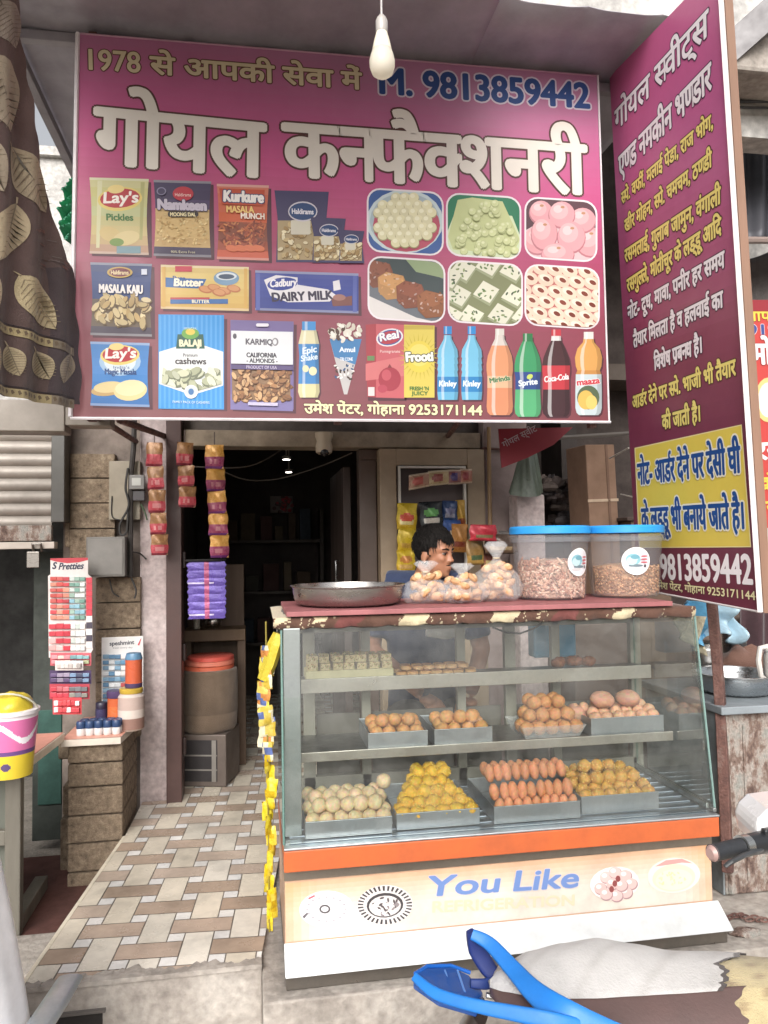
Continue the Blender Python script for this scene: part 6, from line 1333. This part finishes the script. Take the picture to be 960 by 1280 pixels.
for s_ in (1, -1):
    b = MB('gloss', '#8d837b'); b.ball(HM @ V((.071, .030*s_, .004)), (.011, .0115, .0058), 14, 10, M=R3); b.ball(HM @ V((.0796, .032*s_, .004)), (.004, .0060, .0060), 12, 8, '#1c1310', M=R3); b.build('eye', man, smooth=True)
    b = MB('hair', '#17110f'); b.tube([HM @ V((.086, .012*s_, .022)), HM @ V((.084, .03*s_, .027)), HM @ V((.072, .048*s_, .023))], [.003, .0042, .002], 6); b.build('eyebrow', man, smooth=True)
    b = MB('skin', '#5a3628'); b.tube([HM @ V((.081, .018*s_, .010)), HM @ V((.084, .031*s_, .0125)), HM @ V((.077, .044*s_, .009))], [.0025, .0035, .002], 6); b.build('eyelid', man, smooth=True)
b = MB('hair', '#2a1f1a'); b.tube([HM @ V((.074, -.026, -.053)), HM @ V((.087, -.012, -.0485)), HM @ V((.090, 0, -.0475)), HM @ V((.087, .012, -.0485)), HM @ V((.074, .026, -.053))], [.0012, .0026, .0022, .0026, .0012], 7); b.build('moustache', man, smooth=True)
b = MB('skin', '#8a5246'); b.tube([HM @ V((.078, -.02, -.061)), HM @ V((.0895, 0, -.0595)), HM @ V((.078, .02, -.061))], [.002, .0038, .002], 7); b.tube([HM @ V((.078, -.018, -.068)), HM @ V((.088, 0, -.069)), HM @ V((.078, .018, -.068))], [.002, .0042, .002], 7); b.build('lips', man, smooth=True)
b = MB('wood', '#5a4638'); b.box(H.x-.2, H.x+.18, 3.26, 3.6, .71, .75)
for sx in (-.18, .14):
    for y in (3.28, 3.55): b.box(H.x+sx, H.x+sx+.03, y, y+.03, .27, .71)
b.build('stool', label='plain wooden stool under the seated man behind the counter', cat='stool', bevel=.004)

# ================================================================== RIGHT SIDE
b = MB('rusty'); q0, q1, q2 = P(889, 745, Y=2.80), P(897, 830, Y=2.78), P(902, 905, Y=2.74); b.tube([q0+V((-.02, .05, .5)), q0, q1, q2, P(910, 1090, Y=2.70)], .026, 4, '#5a3638'); b.build('red_post', label='rusty dark red post standing beside the counter under the side sign', cat='post', bevel=.003)
cb = thing('old_cabinet', 'old cabinet with peeling brown and white paint, right of the counter', 'cabinet', (2.2, 2.95, .246))
pz = P(930, 880, Y=2.74).z; xl = P(904, 1000, Y=2.74).x
b = MB('peeling'); b.box(xl, 2.7, 2.74, 3.3, .25, pz-.03); bd = b.build('body', cb, bevel=.006)
b = MB('grime', '#858c8f'); b.box(xl-.008, xl-.001, 2.745, 3.3, .25, pz-.03); b.build('side_panel', cb)
b = MB('paint', '#868d92'); b.box(xl-.02, 2.75, 2.70, 3.34, pz-.03, pz); b.build('top', cb, bevel=.004)
b = MB('peeling'); b.box(xl+.09, xl+.10, 2.735, 2.74, .3, pz-.08); b.tube([(xl+.02, 2.735, .26), (xl+.02, 2.735, pz-.03)], .012, 6); b.build('moulding', cb)
bz = pz+.002; q = P(917, 870, Y=2.98); b = MB('steel', '#c9cdd0'); rr = .16
b.lathe([(0, .004), (rr-.03, .003), (rr-.012, .015), (rr, .075), (rr+.014, .08), (rr+.014, .084), (rr-.002, .083), (rr-.014, .02), (rr-.03, .010), (0, .009)], (q.x, 2.96, bz), 44); b.build('steel_basin', label='shiny steel basin on top of the peeling cabinet behind the red post', cat='basin', smooth=True, ang=50)
q = P(884, 850, Y=3.22); can_ = thing('steel_canister', 'steel canister with lid standing on the cabinet behind the basin', 'canister', (q.x, 3.22, bz))
b = MB('steel', '#bcb8b4'); b.lathe([(.06, 0), (.062, .004), (.062, .15)], (q.x, 3.22, bz), 28); b.build('body', can_, smooth=True)
b = MB('steel', '#c9c5c0'); b.lathe([(.064, .145), (.066, .15), (.066, .172), (.06, .178), (0, .18)], (q.x, 3.22, bz), 28); b.build('lid', can_, smooth=True)
b = MB('cloth', '#6a4c40'); q = P(930, 846, Y=3.2); b.ball((q.x, 3.2, bz+.06), (.13, .08, .09), 22, 12, wob=.14, seed=9); b.build('brown_bag', label='crumpled brown bag behind the steel basin on the cabinet', cat='bag', smooth=True)
jg = P(955, 830, Y=2.9); b = MB('plastic', '#cfcac4'); b.tube([P(960, 808, Y=2.9), P(950, 810, Y=2.9), P(948, 825, Y=2.9), P(951, 845, Y=2.9), P(957, 850, Y=2.9)], .011, 8); b.lathe([(.06, 0), (.065, .01), (.065, .15), (.055, .17)], (P(960, 850, Y=2.9).x+.075, 2.92, bz), 24); b.build('jug', label='white plastic jug with handle at the right edge of the cabinet', cat='jug', smooth=True)
b = MB('plastic')
def tf(u, v): x, y = 862+64*u, 752+(46+8*math.sin(u*9))*v; return P(x, y, Y=3.12)+V((0, .05*math.sin(u*14+v*3)+.03*math.sin(v*9+u*4), 0))
b.grid(tf, 40, 20, cfn=lambda u, v: jit('#5f9cc0', .1) if u < .38 else jit('#a9c4d2', .08)); b.build('blue_sheet', label='crumpled light blue plastic sheet hanging below the side sign', cat='plastic sheet', smooth=True, solid=.002, ang=180)
b = MB('cloth')
def tf(u, v): x, y = 846+34*u, 770+(24+26*u)*v; return P(x, y, Y=3.08)+V((0, .03*math.sin(u*12+v*5), 0))
b.grid(tf, 20, 12, cfn=lambda u, v: jit('#a89f88', .2)); b.build('grey_cloth', label='ragged grey cloth end hanging beside the counter top and blue sheet', cat='cloth', smooth=True, solid=.002, ang=180)
b = MB('cloth', '#3a2528')
def tf(u, v): x, y = 925+70*u, 755+90*v; return P(x, y, Y=3.6)+V((0, .03*math.sin(u*15), 0))
b.grid(tf, 30, 8, cfn=lambda u, v: jit('#3c262b', .1)); b.build('maroon_cloth', label='dark maroon cloth hanging behind the cabinet at the right edge', cat='cloth', smooth=True, solid=.003, ang=180)
b = MB('steel', '#77777a'); q = P(914, 825, Y=3.35); b.lathe([(.05, 0), (.052, .1), (.055, .22), (.045, .225)], (q.x, 3.32, bz), 20); b.build('steel_glass', label='tall dark steel tumbler behind the red post', cat='tumbler', smooth=True)
# neighbour's awning, tent cloth, banner and cables on the right
b = MB('tin', '#4a4a50')
def tf(u, v): x = 905+140*u; y = 143+5*math.sin(u*34)+(160-5*math.sin(u*34))*v; return P(x, y, Y=4.0-.25*v)+V((0, .02*math.sin(u*34), 0))
b.grid(tf, 80, 10); b.build('awning', label='dark corrugated awning sheet behind the side sign at the right edge', cat='awning', smooth=True, solid=.004, ang=180)
b = MB('paint', '#8a7a74'); b.tube([P(900, 300, Y=3.7), P(1040, 301, Y=3.7)], .02, 8); b.build('awning_pole', label='pale horizontal pole below the dark corrugated awning', cat='pole', smooth=True)
b = MB('cloth', '#7d7a76')
def tf(u, v): x = 905+140*u; y = 308+14*abs(math.sin(u*5+.6))+(70)*v; return P(x, y, Y=4.1)+V((0, .04*math.sin(u*9), 0))
b.grid(tf, 40, 8, cfn=lambda u, v: jit('#6f6a68', .08)); b.build('tent_cloth', label='grey tent cloth hanging above the red banner at the right edge', cat='cloth', smooth=True, solid=.003, ang=180)
RB = Plane((0, 3.7, 0), (1, 3.7, 0), (0, 3.7, 1)); rb = thing('red_banner', 'tall red banner with yellow and blue writing behind the side sign', 'banner', RB.at(985, 660))
b = MB('print', '#b8403c'); b.prism([RB.at(*p) for p in ((925, 375), (1045, 375), (1045, 660), (925, 660))], (0, .008, 0), '#b5423e'); pl_ = b.build('cloth', rb)
A = Art(RB, .001); A.poly([(925, 375), (1045, 375), (1045, 392), (925, 392)], '#8a2c34'); A.text('आपकी', (930, 401), (985, 401), 11, '#d8b84a', bold=(.05, .05), outl=.05, ocol='#4a2024'); A.text('9193', (934, 420), (985, 420), 14, '#3a4a84', bold=(.05, .04), outl=.05, ocol='#c8b8bc'); A.text('मोदक', (940, 455), (1000, 455), 24, '#e0d4d4', bold=(.06, .05), outl=.04, ocol='#8a3434')
A.ell(960, 500, 17, 28, '#d8b87a'); A.ell(960, 500, 13, 22, '#e8d8c8'); A.text('रस', (943, 575), (985, 572), 20, '#e0d4d4', bold=(.06, .05)); A.text('खोया', (943, 612), (990, 610), 14, '#d8b84a', bold=(.05, .05)); A.text('बर्फी', (945, 642), (990, 640), 14, '#d8b84a', bold=(.05, .05)); A.build('lettering', pl_)
for i, (y0, y1) in enumerate(((124, 126), (129, 136))):
    b = MB('rubber', '#3a383a'); b.tube([P(890, y0, Y=3.4), P(930, (y0+y1)/2+2, Y=3.4), P(1010, y1, Y=3.4)], .008-.002*i, 6); b.build('cable', label=['thick upper cable crossing the pale wall right of the side sign', 'thinner lower cable crossing the pale wall right of the side sign'][i], cat='cable', smooth=True)
b = MB('paint', '#6a6668'); p0, p1 = P(868, 122, Y=3.25), P(1000, 5, Y=3.05); b.prism([p0, p1, p1+V((0, 0, .17)), p0+V((0, 0, .17))], (.05, .45, 0)); b.build('neighbour_roof_edge', label='dark sloping roof edge crossing behind the top of the side sign', cat='roof')
b = MB('old_wall'); b.box(2.35, 5.0, 4.85, 5.2, 0, 8); b.build('neighbour_wall', label='pale weathered wall right of the side sign, behind the cables', cat='wall')
ch = thing('chain', 'rusty chain lying at the foot of the peeling cabinet', 'chain', P(925, 1150, Z=.25))
for i in range(9):
    q = P(906+i*6.2, 1150-6*math.sin(i*.6)+(i > 5)*-6, Z=.262); M = Matrix.Rotation(i*1.57+.3, 3, 'X'); ax = Matrix.Rotation(.2*math.sin(i), 3, 'Z')
    b = MB('rusty'); b.tube([q+ax @ (M @ V((.016*math.cos(a), .009*math.sin(a), 0))) for a in [6.2832*k/12 for k in range(13)]], .0035, 6); b.build('link', ch, smooth=True)
b = MB('peeling'); q = P(932, 1166, Z=.25); b.ball((q.x, q.y, .252), (.06, .03, .012), 16, 8, wob=.15, seed=2); b.build('stone', label='flat pale stone beside the rusty chain', cat='stone', smooth=True)

# ================================================================== MOTORCYCLE IN FRONT
mc = thing('motorcycle', 'parked motorcycle with blue grab rail and worn white seat cover in front of the counter', 'motorcycle', (.75, 1.5, 0))
xs = [612, 628, 660, 700, 745, 790, 840, 900, 960, 1020, 1100]
fy = [1226, 1208, 1191, 1181, 1174, 1181, 1190, 1191, 1196, 1202, 1215]
sy = [1236, 1240, 1244, 1247, 1246, 1243, 1240, 1236, 1233, 1232, 1236]
ly = [1246, 1262, 1285, 1302, 1312, 1316, 1318, 1320, 1320, 1322, 1326]
def ip(x, ys):
    for i in range(len(xs)-1):
        if x <= xs[i+1]: t = (x-xs[i])/(xs[i+1]-xs[i]); t = t*t*(3-2*t)*.5+t*.5; return ys[i]+(ys[i+1]-ys[i])*t
    return ys[-1]
def seat_pt(u, v):
    x = 612+488*u; e = min(1, (u*9)**.6)
    A_ = P(x, ip(x, fy), Y=1.47+.11*e); B_ = P(x, ip(x, sy), Y=1.46-.06*e); C_ = P(x, ip(x, ly), Y=1.46-.10*e); D_ = A_+V((0, .012, -.10*e-.01))
    if v < .15: t = v/.15; return D_*(1-t)+A_*t
    if v < .65: t = (v-.15)/.5; return A_*(1-t)+B_*t+V((0, 0, .022*e*math.sin(math.pi*t)))+V((0, 0, .0016*math.sin(u*46+t*6+2*math.sin(t*5))*math.sin(math.pi*t)))
    t = (v-.65)/.35; return B_*(1-t)+C_*t+V((0, -.028*e*math.sin(math.pi*t), 0))
tear = lambda v: .60+.018*math.sin(v*23)+.009*math.sin(v*51)+.004*math.sin(v*131)+(.11*(.62-v) if v < .62 else -.02+.10*(v-.62))
def part_seat(name, u0, u1, v0, v1, matn, cf, lift=0.0):
    b = MB(matn); nu, nv = 120, 60
    def fn(i, j): v = v0+(v1-v0)*j; a, c = u0(v), u1(v); return seat_pt(a+(c-a)*i, v)+V((0, -.3, 1)).normalized()*lift
    b.grid(fn, nu, nv, cfn=lambda i, j: cf(u0(v0+(v1-v0)*j)*(1-i)+u1(v0+(v1-v0)*j)*i, v0+(v1-v0)*j, i)); return b.build(name, mc, smooth=True, ang=180)
part_seat('seat_cover', lambda v: 0, tear, 0, .665, 'cloth', lambda u, v, i: mixc('#bdbab8', '#aaa6a3', max(0, math.sin(u*37+v*9))**6*.5) if i < .975 else lin('#4a4240'), .004)
part_seat('seat', lambda v: 0, lambda v: tear(v)+.05, .64, 1, 'leather', lambda u, v, i: lin('#5a4744'), .001)
part_seat('foam', lambda v: tear(v)-.02, lambda v: 1, 0, 1, 'sack', lambda u, v, i: mixc('#b5a57e', '#7f684e', max(0, math.sin(u*55+v*19)*math.sin(v*33-u*20))**2*.7), -.003)
b = MB('worn', '#1f74c6')
def rail(pts, wds, th=.012, col='#1f74c6'):
    """flat swept bar: list of (px, py, Y) and half widths in metres"""
    q = [P(x, y, Y=Y) for x, y, Y in pts]; out = []
    for i in range(len(q)-1):
        for k in range(6):
            t = k/6; p0, p1, p2, p3 = q[max(i-1, 0)], q[i], q[i+1], q[min(i+2, len(q)-1)]
            out.append((.5*((2*p1)+(p2-p0)*t+(2*p0-5*p1+4*p2-p3)*t*t+(3*p1-p0-3*p2+p3)*t**3), wds[i]+(wds[i+1]-wds[i])*t))
    out.append((q[-1], wds[-1])); rings = []; n = 14
    for i, (p, w_) in enumerate(out):
        d = (out[min(i+1, len(out)-1)][0]-out[max(i-1, 0)][0]).normalized(); view = V((0, -1, .45)).normalized(); side = d.cross(view).normalized(); nn = side.cross(d).normalized()
        rings.append(b.add([p+side*w_*math.copysign(abs(math.cos(a))**.4, math.cos(a))+nn*th*math.copysign(abs(math.sin(a))**.6, math.sin(a)) for a in [6.2832*k/n for k in range(n)]]))
    for i in range(len(rings)-1):
        for k in range(n): b.face((rings[i]+k, rings[i]+(k+1) % n, rings[i+1]+(k+1) % n, rings[i+1]+k), col)
    b.face([rings[0]+k for k in reversed(range(n))], col); b.face([rings[-1]+k for k in range(n)], col)
rail([(590, 1168, 1.52), (612, 1180, 1.50), (640, 1210, 1.44), (668, 1240, 1.37), (705, 1268, 1.31), (752, 1296, 1.28), (800, 1320, 1.26)], [.010, .0135, .016, .020, .026, .031, .035], .007)
rail([(519, 1222, 1.47), (545, 1242, 1.42), (590, 1256, 1.37), (640, 1266, 1.33), (690, 1276, 1.30), (740, 1290, 1.29)], [.008, .0105, .011, .0125, .014, .016], .007)
b.build('grab_rail', mc, smooth=True, ang=48)
b = MB('paint', '#1c2c6a'); rail([(588, 1164, 1.53), (596, 1186, 1.53), (610, 1210, 1.52), (625, 1226, 1.51)], [.008, .018, .017, .012], .008, '#1d2c66'); rail([(624, 1226, 1.51), (606, 1230, 1.50), (588, 1229, 1.50)], [.012, .010, .008], .006, '#22356e'); b.build('rail_inner_face', mc, smooth=True, ang=60)
TLp = [P(516, 1218, Y=1.50), P(530, 1209, Y=1.53), P(562, 1208, Y=1.56), P(586, 1218, Y=1.55), P(604, 1240, Y=1.50), P(596, 1254, Y=1.45), P(548, 1240, Y=1.46)]
b = MB('lens', '#2c5fb0'); b.prism(TLp, (0, .004, -.03)); b.build('tail_light', mc, bevel=.004)
b = MB('plastic', '#5d86c4'); 
for x in (540, 556, 572): b.tube([P(x, 1213, Y=1.54), P(x+9, 1240, Y=1.48)], .0022, 6)
b.build('light_rib', mc)
b = MB('gloss', '#1f5fb4'); b.tube([P(519, 1217, Y=1.505), P(533, 1208, Y=1.535), P(563, 1207, Y=1.565), P(588, 1216, Y=1.555)], .004, 8); b.build('light_bezel', mc, smooth=True)
b = MB('steel', '#c4c4c4'); b.tube([P(608, 1244, Y=1.47), P(640, 1250, Y=1.46), P(664, 1246, Y=1.45)], .006, 8); b.tube([P(618, 1236, Y=1.48), P(628, 1246, Y=1.46)], .007, 8); b.build('bracket', mc, smooth=True)
b = MB('plastic', '#b5aa98'); q = P(652, 1246, Y=1.46); b.ball((q.x, 1.49, q.z), (.05, .05, .05), 18, 12); b.build('seat_end', mc, smooth=True)
b = MB('plastic', '#3a302c'); a = P(600, 1262, Y=1.50); b.tube([a, a+V((-.03, .01, -.06)), a+V((-.07, .01, -.16)), a+V((-.06, .01, -.26))], [.05, .055, .06, .05], 14, flat=(1, .35)); b.build('mudguard', mc, smooth=True)
b = MB('rubber', '#1e1d1d'); wc = V((a.x+.10, 1.50, .30)); b.tube([wc+V((.25*math.cos(t), 0, .25*math.sin(t))) for t in [6.2832*k/40 for k in range(41)]], .048, 12); b.build('tyre', mc, smooth=True)
b = MB('steel', '#9a9a9a'); b.lathe([(.20, -.02), (.205, .02)], (0, 0, 0), 32, M=Matrix.Translation(wc) @ Matrix.Rotation(R_(90), 4, 'X')); b.build('rim', mc, smooth=True)
b = MB('paint', '#2a2a2c'); s0 = P(700, 1290, Y=1.47); b.tube([wc, V((s0.x, 1.5, s0.z-.06)), V((s0.x+.5, 1.5, s0.z-.08))], .022, 8); b.tube([wc, V((s0.x+.35, 1.5, .32)), V((s0.x+.5, 1.5, s0.z-.08))], .02, 8); b.build('frame', mc, smooth=True)
b = MB('plastic', '#1f5fb4'); b.box(s0.x+.0, s0.x+.55, 1.42, 1.58, s0.z-.13, s0.z-.03); b.build('side_panel', mc, bevel=.02)

# second two wheeler: only its handlebar end shows
hb = thing('scooter', 'white scooter at the right edge with its black handlebar grip and brake lever in view', 'scooter', (.9, 1.45, 0))
a, c, d = P(889, 1067, Y=1.36), P(926, 1058, Y=1.38), P(966, 1050, Y=1.41)
b = MB('rubber', '#2b2d31'); b.tube([a, a+(c-a)*.04, a+(c-a)*.08, c], [.011, .0165, .0158, .0158], 18); b.build('grip', hb, smooth=True, ang=40)
b = MB('plastic', '#a88a84'); e = (a-c).normalized(); b.tube([a+e*.004, a-e*.004], [.010, .0165], 18); b.build('grip_end', hb, smooth=True)
b = MB('steel', '#c9c9c6'); b.tube([c, c+(d-c)*.2], .0205, 18); b.build('collar', hb, smooth=True)
b = MB('plastic', '#26272a'); b.tube([c+(d-c)*.2, c+(d-c)*.9], [.0195, .022], 18); b.build('switch_housing', hb, smooth=True)
b = MB('paint', '#3a3c3e'); b.tube([P(906, 1083, Y=1.30), P(913, 1078, Y=1.30), P(930, 1069, Y=1.34), P(950, 1062, Y=1.38)], [.0045, .006, .007, .008], 10, flat=(1, .7)); b.build('brake_lever', hb, smooth=True)
b = MB('gloss', '#d4d2d2')
pts = [P(946, 1040, Y=1.40), P(950, 1026, Y=1.41), P(962, 1014, Y=1.42), P(1030, 1004, Y=1.46), P(1040, 1075, Y=1.46), P(962, 1072, Y=1.41), P(950, 1060, Y=1.40)]
b.prism(pts, (.03, .12, 0)); b.build('handlebar_cover', hb, bevel=.012)
b = MB('plastic', '#2a2b2e'); p, q = P(952, 1046, Y=1.397), P(964, 1034, Y=1.397); b.box(p.x, q.x+.01, 1.385, 1.40, p.z, q.z); b.build('switch', hb, bevel=.003)
st = P(1035, 1060, Y=1.5); b = MB('gloss', '#cfcdcd'); b.tube([st, st+V((.02, 0, -.4)), st+V((.03, 0, -.75))], [.06, .12, .10], 16, flat=(1, .8)); b.build('front_apron', hb, smooth=True)
b = MB('rubber', '#1e1d1d'); wc = V((st.x+.03, 1.5, .22)); b.tube([wc+V((.18*math.cos(t), 0, .18*math.sin(t))) for t in [6.2832*k/32 for k in range(33)]], .04, 12); b.build('tyre', hb, smooth=True)
